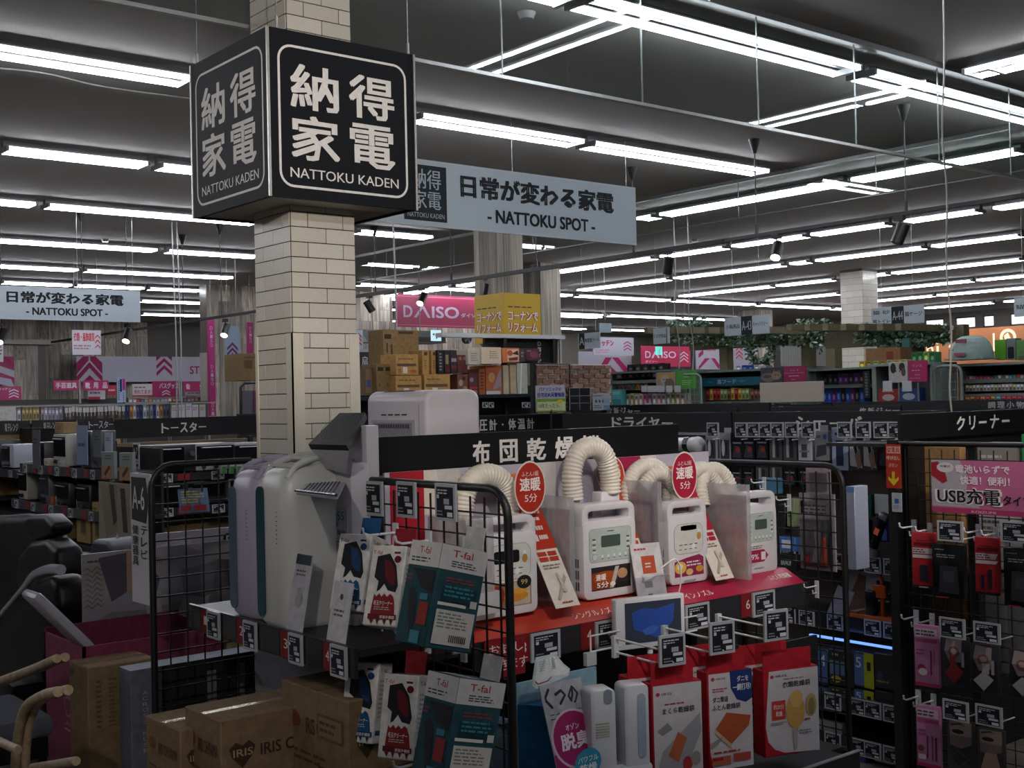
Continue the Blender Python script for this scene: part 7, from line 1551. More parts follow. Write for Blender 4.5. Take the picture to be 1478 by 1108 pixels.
# ================================================================ MIDDLE BACKGROUND
# header boards of the aisles in between
def hdr(label, px0, px1, pyt, pyb, Y, lab, pa, pb, col='c0bebe', ax='A', X=None, fill=.8, cut=1.0):
    if ax == 'A':
        a = ony(px0, pyb, Y); b = ony(px1, pyt, Y); z0 = ony((px0+px1)/2, pyb, Y).z; z1 = ony((px0+px1)/2, pyt, Y).z; w = b.x-a.x; fr = frA(a.x, Y, z0); u = lambda p: (ony(p, 600, Y).x-a.x)/w
    else:
        a = onx(px0, pyb, X); b = onx(px1, pyt, X); z0 = onx((px0+px1)/2, pyb, X).z; z1 = onx((px0+px1)/2, pyt, X).z; w = a.y-b.y; fr = frB(X, a.y, z0); u = lambda p: (a.y-onx(p, 600, X).y)/w
    return sgn('header_sign', label, 'sign', fr, w, z1-z0, .02, '141417', spaced(lab, u(pa), .15, u(pb), .82, col, .03, fill) if lab else [])
hdr('black header board for thermometers behind the white dehumidifier top', 640, 815, 600, 624, 9.2, '血圧計・体温計', 676, 772)
hdr('black header board for rice cookers, its lettering cut by the board in front', 825, 1110, 583, 602, 0, '炊飯ジャー', 875, 925, 'a9a9a9', 'B', 8.6)
hdr('second black header board for rice cookers further right', 1112, 1300, 586, 600, 0, '炊飯ジャー', 1240, 1300, 'a9a9a9', 'B', 8.6)
hdr('far black header board for kitchen goods above the shaver header, left', 1040, 1200, 584, 596, 0, '調理小物', 1085, 1135, 'a0a0a0', 'B', 10.2)
hdr('far black header board for kitchen goods at the right', 1202, 1500, 578, 592, 0, '調理小物', 1425, 1480, 'a0a0a0', 'B', 10.2)
hdr('black header board of the pocket radio aisle beside the tiled pillar', 345, 420, 598, 613, 12.5, 'ポケットコン', 346, 373, 'a0a0a0')
g = thing('shop_gondola', 'dark shelving unit under the thermometer header board', 'shelving', (0, 0, 0))
a = ony(640, 620, 9.25); b = ony(815, 620, 9.25); MB().box(a.x, 9.23, 0, b.x, 9.28, 1.45, '2c2824', 'paint').build('back_panel', g)
# long dark gondola rows under the far headers so that nothing shows the floor
for X, pa, pb, zt_, lb in ((8.62, 822, 1500, 1.42, 'dark shelving under the rice cooker headers'), (10.22, 1038, 1560, 1.46, 'dark shelving under the kitchen goods headers')):
    g = thing('shop_gondola', lb, 'shelving', (0, 0, 0)); y1_, y0_ = onx(pa, 600, X).y, max(onx(pb, 600, X).y, 1.5)
    MB().box(X, y0_, 0, X+.06, y1_, zt_, '1c1a19', 'paint').build('back_panel', g); MB().box(X-.4, y0_, .9, X, y1_, .93, '1c1c1e', 'paint').build('shelf', g)
# black arch of a rack left of the pillar with boxes behind
a = ony(347, 553, 15.0); b = ony(374, 600, 15.0)
t = thing('wire_rack_arch', 'black rounded rack frame beside the tiled pillar with a magenta sheet behind', 'rack', (a.x, 15, b.z)); ww, hh = b.x-a.x, a.z-b.z
MB().tube([(0, 0, 0), (0, 0, hh-.06), (.06, 0, hh), (ww, 0, hh), (ww, 0, 0)], .02, '0d0d0f', 'paint', 6).build('frame', t); MB().box(.04, .03, 0, ww, .05, hh-.1, '55525c', 'paint').box(ww*.75, .0, 0, ww*.95, .02, hh*.75, '7c2058', 'paint').build('sheet', t)
gA('carton', 'tan carton on top of the shelves beside the tiled pillar', 'carton', 347, 376, 549, 510, 16.0, .5, '7c6648', [('r', .2, .45, .6, .75, '54442e'), ('l', .2, .8, .8, .9, '4a3c28', 1)], 'card')
# ---- appliance cartons and boxes on the high shelf (left of the yellow cube)
SY = 10.6
g = thing('shop_gondola', 'high shelving with brown cartons and boxed heaters behind the white dehumidifier top', 'shelving', (0, 0, 0))
a = ony(505, 570, SY); b = ony(812, 570, SY); zs_ = ony(600, 571, SY).z
for x in (b.x-.75, b.x): MB().box(x-.04, SY+.1, 0, x+.0, SY+.16, ony(812, 488, SY).z, '15130f', 'paint').build('upright', g)
MB().box(a.x, SY+.45, 0, b.x, SY+.5, zs_+.1, '1e1c1a', 'paint').build('back_panel', g)
MB().box(a.x, SY-.1, zs_-.04, b.x, SY+.45, zs_, '3a4850', 'metal').build('shelf', g)
zz = ony(740, 598, SY).z; MB().box(a.x, SY-.1, zz-.04, b.x, SY+.45, zz, '3a4850', 'metal').build('shelf', g)
for k, px in enumerate((700, 709, 757, 764)): ptag(g, (ony(px, 585, SY-.12).x, SY-.12, ony(px, 588, SY).z), 0, 1, wh=(.07, .06))
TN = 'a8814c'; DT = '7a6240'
PB_ = [('l', .1, .72, .8, .82, '5a4428', 1), ('r', .05, .42, .9, .55, '5c4630'), ('r', .3, .08, .5, .38, 'd0c4b4'), ('r', .65, .1, .9, .25, 'a0582c'), ('l', .08, .1, .25, .3, '5a4428', 2)]
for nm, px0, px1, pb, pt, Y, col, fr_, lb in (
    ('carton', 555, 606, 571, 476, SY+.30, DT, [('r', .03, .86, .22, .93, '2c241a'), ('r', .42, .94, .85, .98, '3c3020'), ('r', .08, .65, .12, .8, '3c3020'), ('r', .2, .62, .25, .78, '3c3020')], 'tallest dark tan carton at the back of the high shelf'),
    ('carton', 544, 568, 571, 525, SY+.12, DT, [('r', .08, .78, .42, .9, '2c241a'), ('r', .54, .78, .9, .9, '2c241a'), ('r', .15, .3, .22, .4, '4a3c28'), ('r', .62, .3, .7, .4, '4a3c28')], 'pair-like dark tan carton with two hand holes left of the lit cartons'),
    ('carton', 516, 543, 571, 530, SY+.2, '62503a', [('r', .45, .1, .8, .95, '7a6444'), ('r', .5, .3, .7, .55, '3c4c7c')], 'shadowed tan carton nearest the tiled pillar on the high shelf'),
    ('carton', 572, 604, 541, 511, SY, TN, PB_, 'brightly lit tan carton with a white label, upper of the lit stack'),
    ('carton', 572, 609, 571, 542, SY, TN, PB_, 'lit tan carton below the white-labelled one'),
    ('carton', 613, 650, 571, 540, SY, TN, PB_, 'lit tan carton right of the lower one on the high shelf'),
    ('carton', 610, 620, 540, 505, SY+.05, TN, [('r', .25, .78, .75, .92, '4a3824'), ('l', .3, .2, .6, .6, '6a5030', 4)], 'narrow upright tan carton, left of two'),
    ('carton', 623, 632, 540, 505, SY+.05, TN, [('r', .25, .78, .75, .92, '4a3824'), ('l', .3, .2, .6, .6, '6a5030', 4)], 'narrow upright tan carton, right of two'),
    ('boxed_heater', 633, 641, 539, 505, SY, '17171c', [('l', .2, .1, .8, .9, '8a8c98', 6)], 'black upright box with white lettering, first of the dark boxes'),
    ('boxed_heater', 642, 650, 539, 505, SY, '201c1e', [('r', .2, .4, .7, .8, '8a7a5a'), ('r', .2, .1, .8, .3, '6a1c20')], 'black upright box with a tan picture, second of the dark boxes'),
    ('boxed_heater', 651, 660, 539, 505, SY, '2c2026', [('r', .1, .5, .9, .65, '9a8a90'), ('r', .1, .2, .9, .35, '6a2c30')], 'dark plum box, third of the dark boxes'),
    ('boxed_heater', 661, 668, 538, 512, SY, '5c2c2a', [('e', .5, .8, .3, .1, '9c6a60')], 'rust red slim box, first of three'),
    ('boxed_heater', 668, 675, 538, 512, SY, '5c2c2a', [('e', .5, .8, .3, .1, '9c6a60')], 'rust red slim box, second of three'),
    ('boxed_heater', 661, 676, 571, 540, SY, '6a3c2c', [('e', .3, .6, .2, .15, 'a08a6c'), ('e', .7, .3, .2, .15, '9c7a5c'), ('e', .6, .8, .15, .1, '3a2420')], 'patterned red-brown box on the shelf, left'),
    ('boxed_heater', 677, 691, 571, 538, SY, '4a2426', [('e', .3, .7, .2, .1, '8c7478'), ('r', .1, .3, .9, .4, '9c2c30'), ('e', .6, .15, .25, .1, '8a7064')], 'patterned dark red box on the shelf'),
    ('boxed_heater', 692, 701, 571, 532, SY, '8a4a24', [('l', .2, .2, .8, .9, '4a2414', 6)], 'burnt orange upright box'),
    ('boxed_heater', 702, 725, 571, 527, SY, 'a4542c', [('p', [(.95, .95), (.95, .3), (.4, .2)], '8a7c80'), ('e', .35, .6, .2, .16, 'b08c5c'), ('r', .0, .02, .9, .16, 'b8b0a8'), ('r', .0, .16, 1, .2, '6a6c74')], 'orange box with a round white emblem and pale footer'),
    ('white_box', 676, 694, 526, 504, SY-.05, 'bcb4a4', [('l', .2, .2, .8, .8, '8a8478', 4)], 'pale lit box, left of the long white boxes'),
    ('white_box', 695, 724, 525, 501, SY-.08, 'd0bca4', [('l', .4, .3, .9, .8, 'a07c64', 4)], 'cream lit box, right of the long white boxes'),
    ('orange_box', 725, 750, 523, 502, SY-.05, 'c87440', [('p', [(.3, .1), (.95, .1), (.95, .9), (.3, .9)], 'd8b8a0'), ('e', .45, .65, .15, .2, 'b8503c'), ('p', [(.55, .6), (.9, .85), (.95, .5)], '3c2a24'), ('p', [(.35, .3), (.9, .4), (.9, .15), (.4, .12)], '6a3a30')], 'orange box with a white swirling picture'),
    ('dark_box', 751, 758, 522, 503, SY, '3c3c40', [('l', .2, .3, .8, .8, '8c8c90', 2)], 'narrow grey packet right of the orange box'),
    ('dark_box', 759, 779, 520, 503, SY, '4c242c', [('e', .6, .5, .3, .3, '7c4450'), ('l', .1, .7, .5, .9, '8a7c80', 1)], 'dark red glossy packet under the black header'),
    ('wrapped_roll', 727, 735, 569, 527, SY, 'b4a488', [], 'first cream wrapped roll standing on the shelf'), ('wrapped_roll', 737, 746, 569, 526, SY, 'b09c80', [], 'second cream wrapped roll standing on the shelf'), ('wrapped_bundle', 747, 762, 569, 524, SY, 'a8a89c', [('p', [(.2, 0), (.4, 1), (.5, 1), (.35, 0)], 'c8c8c0')], 'clear wrapped white bundle beside the rolls')):
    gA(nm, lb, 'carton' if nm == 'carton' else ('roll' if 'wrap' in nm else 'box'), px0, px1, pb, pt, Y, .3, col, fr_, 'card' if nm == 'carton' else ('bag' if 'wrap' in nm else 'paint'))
# white long rail / dark fascia above
a = ony(635, 505, SY-.2); b = ony(808, 484, SY-.2)
t = thing('fascia_board', 'long black fascia board with a white top edge, under the yellow cube', 'sign', (0, 0, 0))
x0, x1 = ony(700, 500, SY+.2).x, ony(808, 500, SY+.2).x; z1 = ony(760, 489, SY+.2).z; z0 = ony(790, 524, SY+.2).z
MB().box(x0, SY+.2, z0, x1, SY+.24, z1, '101114', 'paint').build('board', t)
MB().box(ony(632, 500, SY+.18).x, SY+.1, z1, x1, SY+.22, z1+.045, 'b4b8b8', 'paint').build('top_edge', t)
m = MB(); f = frA(ony(776, 500, SY+.2).x, SY+.199, z0); hh = z1-z0
for i, ch in enumerate('DIYP'): m.text(f, ch, 0, hh*(.72-.24*i), .05, hh*(.9-.24*i), .001, 'a9a8a4', .02)
m.build('lettering', t); MB().box(x1-.05, SY+.18, z0, x1-.035, SY+.2, z1, 'a4a4a4').build('end_strip', t)
# air vent box, exit sign, wall fan behind
a = ony(530, 474, 20.0); b = ony(645, 495, 20.0)
t = thing('range_hood', 'long white wall hood with a dark slot behind the cartons', 'hood', (a.x, 20, b.z)); w, h = b.x-a.x, a.z-b.z
MB().prism([(0, 0), (.6, 0), (.6, h), (.25, h)], 0, w, 'X', '8f9290', 'paint').build('hood', t); MB().box(w*.35, -.01, h*.1, w*.98, .02, h*.45, '3a3836', 'paint').build('slot', t)
for x_ in (w*.2, w*.8): MB().cyl((x_, .4, h-.02), (x_, .4, H-b.z), .012, '77756f', 'metal', 6).build('hanging_rod', t)
wallboard('lit green and white emergency arrow sign below the pink banner', 623, 476, 637, 492, 17.0, '9cb8c4', [('p', [(.08, .6), (.28, .75), (.28, .45)], '2c4a54'), ('p', [(.92, .6), (.72, .75), (.72, .45)], '2c4a54'), ('r', .35, .57, .65, .63, '2c4a54'), ('r', .42, .2, .58, .38, '5a7478')], mt='signlit')
p = ony(672, 489, 21.0)
t = thing('wall_fan', 'round black wall fan on the planked wall below the pink banner', 'fan', p); m = MB(); m.cyl((0, 0, 0), (0, -.08, 0), .11, '1b1c20', 'paint', 14); m.build('fan_cage', t)
for k in range(4):
    a_ = k*pi/2+.3; MB().add([(0, -.085, 0), (.1*cos(a_), -.085, .1*sin(a_)), (.1*cos(a_+.6), -.085, .1*sin(a_+.6))], [(0, 1, 2)], '8a8a88').build('blade', t)
YP = 24.6; wp = st('wall_panel', MB().box(ony(505, 470, YP+.2).x, YP+.2, 0, ony(712, 470, YP).x, YP+.3, ony(600, 464, YP).z, '5c5852', 'paint')); planked(wp, (ony(505, 470, YP+.2).x, YP+.17), (1, 0), ony(712, 470, YP).x-ony(505, 470, YP).x, 1.4, ony(600, 464, YP).z, .16, nz=1)
wallboard('small white chevron panel just right of the tiled pillar', 515, 476, 524, 505, 18.0, '8a96a4', chevs(.3, .5, (.2, .4, .6), .15, .1, '9c2848'))
t = gA('dark_sign', 'dark board with white stacked characters beside the tiled pillar', 'sign', 518, 555, 531, 508, 12.0, .05, '14141a', [('t', '扇', .12, .05, .35, .75, 'b4b4b8', .02), ('r', 0, 1.02, .6, 1.18, 'a4a8ac')])
# ---- brick sample panel with solar panel
BY = 9.0
a = ony(772, 525, BY); b = ony(883, 592, BY); w = b.x-a.x; zt_, zb_ = ony(830, 526, BY).z, ony(830, 594, BY).z; h = zt_-zb_
t = thing('brick_display', 'sample panel of brown bricks with pale joints behind the hair dryer header', 'display panel', (a.x, BY, zb_))
MB().box(0, .01, 0, w, .05, h, 'e4dace', 'card').build('mortar', t)
bm_ = [MB().box(.007, -.012, .008, .090, .01, .053, c, 'card').mesh('brick') for c in ('8a685c', '78584e', '9a786a', '806a60')]
n = 10; bh = h/n; bw = w/6.6; r = random.Random(2)
for j in range(n):
    x = 0 if j % 2 else -bw*.5
    while x < w-.01:
        x0 = max(x, 0); x1 = min(x+bw, w)
        if x1-x0 > .02:
            o = bpy.data.objects.new('brick', bm_[r.randrange(4)]); COL.objects.link(o); o.parent = t; o.location = (x0, -r.uniform(0, .006), j*bh); o.scale = ((x1-x0)/.098, 1, bh/.062)
        x += bw
MB().tube([(w*.42, -.03, 0), (w*.42, -.03, h*1.0), (0, -.03, h*1.02)], .008, '101010', 'paint', 6).build('frame', t)
MB().box(-.05, -.03, 0, -.01, .02, h*1.03, '100f10', 'paint').build('side_post', t)
gA('solar_board', 'small black solar panel with pale grid frame leaning on the brick panel', 'solar panel', 822, 853, 592, 559, BY-.12, .02, '0d0e18', [('r', 0, 0, .03, 1, '8a8a90'), ('r', .97, 0, 1, 1, '8a8a90'), ('r', 0, .97, 1, 1, '8a8a90'), ('r', .46, 0, .49, 1, '6c6c78'), ('r', 0, .3, 1, .33, '6c6c78'), ('r', 0, .62, 1, .65, '6c6c78')])
gA('info_card', 'small white card with device pictures right of the solar panel', 'card', 856, 881, 592, 568, BY-.1, .01, '8c9298', [('l', .05, .8, .6, .95, '4a5a7c', 1)]+[('e', .18+.2*i, .55, .06, .1, '3a4448') for i in range(4)]+[('r', .6, .4, .95, .7, '7c8ca8'), ('l', .05, .1, .5, .35, '4a4c50', 2), ('r', .6, .05, .95, .3, '5c7c9c')])
t = gA('notice_board', 'white notice with blue Japanese lettering about fire alarms over a green band', 'sign', 774, 817, 594, 556, BY-.2, .01, 'a9a4b0', [('t', 'パナソニックの', .1, .78, .85, .93, '26407c', .03), ('t', '住宅用火災警報器', .04, .55, .96, .73, '26407c', .04), ('r', 0, 0, 1, .5, '6c8c3c'), ('r', .03, .05, .97, .38, 'b0b890'), ('t', '10年たったら、', .08, .14, .8, .32, '3a3c3a', .02), ('e', .8, .38, .1, .08, 'c0a830')])

# ================================================================ PET DEPARTMENT (right background)
def hang_sign(label, px0, pxm0, pxm1, px1, pyt, pyb, Y, num, l1, l2, X=None):
    fr_ax = X is not None
    P = (lambda px, py: onx(px, py, X)) if fr_ax else (lambda px, py: ony(px, py, Y))
    a, b = P(px0, pyb), P(px1, pyb); z0, z1 = P((px0+px1)/2, pyb).z, P((px0+px1)/2, pyt).z
    w = (a.y-b.y) if fr_ax else (b.x-a.x); u = lambda px: ((a.y-P(px, pyb).y) if fr_ax else (P(px, pyb).x-a.x))/w
    cm = [('r', u(pxm0), 0, u(pxm1), 1, '202228')]
    if num: cm.append(('t', num, u(pxm0)+.02, .25, u(pxm1)-.02, .75, 'a9b0b4', .02))
    for i, s in enumerate(l1): cm.append(('t', s, .03, .62-.5*i if len(l1) > 1 else .38, u(pxm0)-.03, .85-.5*i if len(l1) > 1 else .62, '26282c', .02))
    for i, s in enumerate(l2): cm.append(('t', s, u(pxm1)+.02, .4, .97, .66, '26282c', .02))
    return sgn('aisle_sign', label, 'aisle sign', frB(X, a.y, z0) if fr_ax else frA(a.x, Y, z0), w, z1-z0, .02, 'b4bec6', cm, 'paint', cords=((.2, H), (.8, H)))
hang_sign('hanging aisle sign A-43 for small birds and cat trees above the pergola', 1046, 1070, 1086, 1110, 456, 483, 18.0, 'A-43', ['小鳥用品'], ['キャットツリー'], X=16.0)
hang_sign('hanging aisle sign A-44 for cat litter and cages at the right', 1258, 1287, 1305, 1334, 442, 468, 18.0, 'A-44', ['猫 砂', '猫トイレ'], ['猫ケージ'], X=17.0)
hang_sign('small hanging aisle sign for tropical fish feed at the middle', 835, 836, 844, 866, 480, 503, 0, 'A', [], ['観賞魚フード'], X=15.0)
hang_sign('small hanging sign for rabbit goods left of the ivy', 943, 962, 963, 966, 473, 496, 0, '', ['うさぎ用品'], [], X=15.5)
hang_sign('hanging sign cut by the right photo edge', 1464, 1500, 1510, 1530, 427, 455, 0, '', ['猫お'], [], X=16.5)
for px0, px1, pt, pb, lb in ((981, 998, 468, 490, 'blank pale hanging card behind the ivy'), (866, 883, 466, 480, 'blank pale hanging card behind the fish sign'), (791, 805, 480, 488, 'pale card on top of the black fascia board')):
    wallboard(lb, px0, pt, px1, pb, 19.0, '7c8c94', [], name='blank_card', cords=((.5, H),))
# 100-yen style signs at the back
BKY = 26.0
wallboard('white board with thick magenta stripes at the back, right of the brick panel', 835, 507, 912, 540, BKY, '8c8a94', [('p', [(.35, 0), (.62, .95), (.75, .95), (.5, 0)][:0] or [(.38, .3), (.5, .75), (.62, .75), (.5, .3)], MG), ('p', [(.62, .75), (.74, .75), (.98, .1), (.85, .1)], MG), ('p', [(.6, .35), (.75, .0), (.6, 0)], MG)])
wallboard('white board with magenta kitchen lettering and three chevrons', 856, 486, 915, 513, BKY-1, '8f8d98', [('t', 'キッチン', .1, .5, .5, .85, MG, .05), ('l', .05, .1, .4, .35, '9c6a7c', 2)]+chevs(.84, .1, (.25, .42, .6), .14, .06, MG))
wallboard('magenta wall board lettered DAISO with white chevrons at the right', 925, 499, 997, 529, BKY-.5, '94143c', [('t', 'D', .08, .42, .19, .75, 'b8a8bc', .02), ('p', [(.2, .42), (.27, .75), (.3, .75), (.24, .42)], 'b8a8bc'), ('p', [(.27, .75), (.3, .75), (.37, .42), (.33, .42)], 'b8a8bc'), ('t', 'ISO', .4, .42, .7, .75, 'b8a8bc', .02), ('t', 'ダイソー', .08, .18, .32, .32, 'b8a8bc', .02)]+chevs(.86, .09, (.2, .36, .52), .18, .06, 'b8a8bc'))
wallboard('white board with magenta cleaning goods lettering behind the ivy', 1004, 492, 1041, 533, BKY, '8f8d98', [('t', '清掃', .38, .65, .8, .85, '94303c', .04), ('p', [(.1, .8), (.3, .95), (.3, .8), (.1, .65)], MG), ('p', [(.1, .55), (.3, .72), (.3, .55), (.1, .4)], MG), ('p', [(.1, .1), (.35, .4), (.55, .4), (.1, -.0)], MG), ('p', [(.6, .4), (.75, .4), (.95, .15), (.9, 0)], MG)])
wallboard('white board with three magenta chevrons right of the cleaning board', 1056, 493, 1094, 534, BKY, '84828e', chevs(.28, .13, (.38, .52, .66), .12, .06, '94303c'))
wallboard('pale panelled shutter behind the pergola posts, left', 1127, 495, 1162, 528, 27.0, '7c7c78', [('r', .1*i, 0, .1*i+.015, 1, '6a6a66') for i in range(1, 10)])
wallboard('pale panelled shutter behind the pergola posts, right', 1172, 495, 1198, 528, 27.0, '7c7c78', [('r', .14*i, 0, .14*i+.015, 1, '6a6a66') for i in range(1, 7)])
wallboard('green lit running man exit sign before the magenta board', 947, 500, 956, 512, 22.0, '4cb8b0', [('p', [(.3, .1), (.5, .8), (.7, .7), (.6, .1)], 'c4e4e0')], mt='signlit')
# orange illuminated shop wall
XM = 34.0; a = onx(1316, 515, XM); b = onx(1500, 515, XM); z0 = onx(1420, 516, XM).z; z1 = onx(1420, 473, XM).z; w = a.y-b.y
u = lambda px: (a.y-onx(px, 500, XM).y)/w
t = thing('shop_front_wall', 'orange-brown wall with glowing letters reading mini animal at the far right', 'shop sign', (XM, a.y, z0), 0); f = frame((0, 0, 0), (0, -1, 0), (0, 0, 1))
m = MB(); m.T = f; m.box(0, -z0+FZ, -.2, w, z1-z0, 0, 'a4683c', 'paint'); m.build('wall', t); m = MB()
for s, pa, pb, y0, y1 in (('m', 1322, 1331, .1, .45), ('i', 1332, 1335, .1, .6), ('n', 1338, 1348, .12, .47), ('i', 1352, 1356, .12, .62), ('an', 1370, 1392, .15, .5), ('i', 1395, 1398, .15, .66), ('m', 1402, 1420, .16, .5), ('a', 1422, 1432, .18, .54), ('l', 1434, 1437, .2, .8)):
    m.text(f, s, u(pa)*w, y0*(z1-z0), u(pb)*w, y1*(z1-z0), .03, 'ffe4c4', .02, 'signlit')
o_ = rrect(u(1444)*w, .35*(z1-z0), u(1468)*w, .92*(z1-z0), .25); i_ = rrect(u(1444)*w+.09, .35*(z1-z0)+.09, u(1468)*w-.09, .92*(z1-z0)-.09, .18)
m.add([f @ Vector((x, y, .03)) for x, y in o_+i_], [(i, (i+1) % len(o_), len(o_)+(i+1) % len(o_), len(o_)+i) for i in range(len(o_))], 'ffe4c4', 'signlit'); m.poly(f, [(u(1452)*w, .5*(z1-z0)), (u(1460)*w, .6*(z1-z0)), (u(1456)*w, .8*(z1-z0)), (u(1450)*w, .7*(z1-z0))], .03, 'ffe4c4', 'signlit'); m.build('glowing_letters', t)
for k in range(4):
    l = bpy.data.lights.new('sign_wash', 'SPOT'); l.energy = 60; l.color = (1, .8, .6); l.spot_size = radians(80); l.spot_blend = .8; o = bpy.data.objects.new('sign_wash', l); COL.objects.link(o); o.parent = t; o.location = (-.6, -w*(.12+.25*k), z1-z0+1.0); o.rotation_euler = (0, radians(-35), 0)
# pergola
PX_ = 19.0
t = thing('pergola', 'weathered wooden pergola with ivy over the pet department', 'pergola', (0, 0, 0)); WD = '6a6248'
def beam(pa, pb, ya, yb, th, X=PX_):
    a, b = onx(pa, ya, X), onx(pb, yb, X); MB().box(X-th/2, min(a.y, b.y), (a.z+b.z)/2-th, X+th/2, max(a.y, b.y), (a.z+b.z)/2+th*.6, WD, 'wood').build('beam', t)
beam(998, 1212, 492, 484, .16, PX_); beam(1195, 1395, 485, 482, .16, PX_-2.0)
for px, X in ((1048, PX_), (1167, PX_), (1203, PX_-.6), (1322, PX_-2.0)):
    y = onx(px, 500, X).y; zt_ = onx(px, 486, X).z; MB().box(X-.1, y-.1, 0, X+.1, y+.1, zt_, WD, 'wood').build('post', t)
for k in range(9):
    y = onx(1010+k*22, 480, PX_).y; z = onx(1010+k*22, 483, PX_).z; MB().box(PX_-1.6, y-.05, z, PX_+.5, y+.05, z+.12, WD, 'wood').build('rafter', t)
for k in range(7):
    y = onx(1215+k*26, 474, PX_-2).y; z = onx(1215+k*26, 479, PX_-2).z; MB().box(PX_-3.4, y-.05, z, PX_-1.6, y+.05, z+.1, WD, 'wood').build('rafter', t)
a_ = onx(1150, 475, PX_-1)
# ivy: leaves on strands
def ivy(label, pts, n, spread, X, rnd=random.Random(9)):
    m = MB(); P = [onx(px, py, X) for px, py in pts]; seg = len(P)-1
    for i in range(n):
        k = rnd.randrange(seg); u_ = rnd.random(); p = P[k].lerp(P[k+1], u_)+Vector((rnd.uniform(-.15, .15), rnd.uniform(-1, 1)*spread, rnd.uniform(-1, 1)*spread))
        s = rnd.uniform(.03, .06); d1_ = Vector((rnd.uniform(-1, 1), rnd.uniform(-1, 1), rnd.uniform(-1, .4))).normalized(); d2 = d1_.cross(Vector((rnd.uniform(-1, 1), .3, .5))).normalized()
        c = ('4a6a50', '6a8a70', '3c5844', '8caa90', 'bccebc')[rnd.randrange(5)]
        m.add([p-d1_*s, p+d2*s*.7, p+d1_*s, p-d2*s*.7], [(0, 1, 2, 3)], c, 'leaf')
    m.tube([p_+Vector((0, 0, .0)) for p_ in P], .012, '3c3424', 'wood', 5)
    o = m.build('ivy_garland', label=label, cat='garland', kind='stuff'); return o
ivy('ivy garland drooping along the left part of the pergola beam', [(990, 486), (1040, 488), (1080, 490), (1130, 488), (1200, 487)], 1300, .15, PX_-.2)
ivy('hanging loop of ivy below the A-43 sign', [(1082, 492), (1084, 510), (1092, 524), (1102, 527), (1112, 512), (1118, 492), (1122, 480)], 420, .07, PX_-.5)
ivy('ivy tuft falling behind the A-44 sign', [(1245, 480), (1280, 486), (1320, 488), (1360, 482)], 900, .15, PX_-2.3)
ivy('ivy tuft climbing above the pergola post', [(1160, 465), (1165, 480), (1190, 470), (1180, 500)], 380, .14, PX_-.4)
ivy('dry ivy and leaf bunch left of the A-43 sign', [(968, 472), (980, 480), (1000, 478), (1015, 466)], 420, .17, PX_-1.0)
# ---- pet shelves
def unit(label, X, px0, px1, shelves, col='5c6a64', back='4a524e', d=.5, top=None, fr=True):
    g = thing('pet_shelving', label, 'shelving', (0, 0, 0)); y1_, y0_ = onx(px0, 560, X).y, onx(px1, 560, X).y
    zt_ = onx((px0+px1)/2, top, X).z
    MB().box(X+d, y0_, 0, X+d+.05, y1_, zt_, back, 'paint').build('back_panel', g)
    for y in (y0_, y1_): MB().box(X, y-.03, 0, X+d, y+.03, zt_, col, 'paint').build('upright', g)
    MB().box(X-.15, y0_, zt_-.03, X+d, y1_, zt_, col, 'paint').build('top_board', g)
    for py in shelves:
        z = onx((px0+px1)/2, py, X).z; MB().box(X, y0_, z-.05, X+d, y1_, z, col, 'paint').build('shelf', g)
    return g
def rowB(label, group, X, px0, px1, pyt, pyb, n, cols, **k):
    """packs side by side on a shelf facing the camera's left"""
    y1_, y0_ = onx(px0, pyb, X).y, onx(px1, pyb, X).y; z0 = onx((px0+px1)/2, pyb, X).z; z1 = onx((px0+px1)/2, pyt, X).z; w = (y1_-y0_)/n; h = z1-z0; rnd = random.Random(int(px0+pyt)); ms = {}
    mt = k.get('mt', 'paint')
    for i in range(n):
        c = cols[rnd.randrange(len(cols))]
        if c not in ms:
            lc = tuple(min(1, x*2+.08) for x in hx(c)); dc = tuple(x*.35 for x in hx(c))
            if mt == 'bag':   # soft sack with a pinched top
                m = MB(); P = [(-w*.46, 0), (w*.46, 0), (w*.44, h*.5), (w*.46, h*.9), (w*.38, h), (-w*.38, h), (-w*.46, h*.9), (-w*.44, h*.5)]
                m.prism(P, -.07, .07, 'Y', c, 'bag'); m.paint(frame((-w*.4, -.07, 0), (1, 0, 0), (0, 0, 1)), w*.8, h, [('e', .5, .4, .3, .2, lc), ('r', .15, .65, .85, .85, dc)], .003, .001)
            else:
                m = MB().box(-w*.45, -.06, 0, w*.45, .06, h, c, mt); m.paint(frame((-w*.45, -.06, 0), (1, 0, 0), (0, 0, 1)), w*.9, h, [('r', .1, .6, .9, .85, lc), ('e', .5, .3, .3, .2, dc)], .003, .001)
            ms[c] = m.mesh(k.get('name', 'pet_pack'))
        o = bpy.data.objects.new(k.get('name', 'pet_pack'), ms[c]); COL.objects.link(o); o.location = (X+.15, y1_-w*(i+.5), z0); o.rotation_euler = (0, 0, RB)
        o.scale = (1, 1, rnd.uniform(.88, 1)); tag(o, '%s %s, %s from the left' % (CN.get(c, 'coloured'), label, ORD[i]), k.get('cat', 'pack'), group)
XA = 14.0
unit('pet treat shelving behind the hair dryer header', XA, 882, 982, (548, 575, 598), top=535)
rowB('treat pouch in the middle background', 'treat pouches behind the hair dryer header', XA-.1, 898, 984, 566, 588, 13, ['a85c7c', 'b08494', '3c8c8c', 'c0a040', 'b4a89c', 'a8a4a2', '90a06c', '8a5a7c'], mt='bag')
rowB('small box on the upper treat shelf', 'small boxes on the upper treat shelf', XA, 883, 930, 552, 563, 8, ['7c4c44', '9a6a34', '5c4a3c', '3a5a4a'])
rowB('rolled mat on top of the treat shelving', 'rolled mats on top of the treat shelving', XA, 884, 955, 536, 545, 8, ['7c4c44', '2a2624', '1a1a20', 'b0aeb4'], mt='bag')
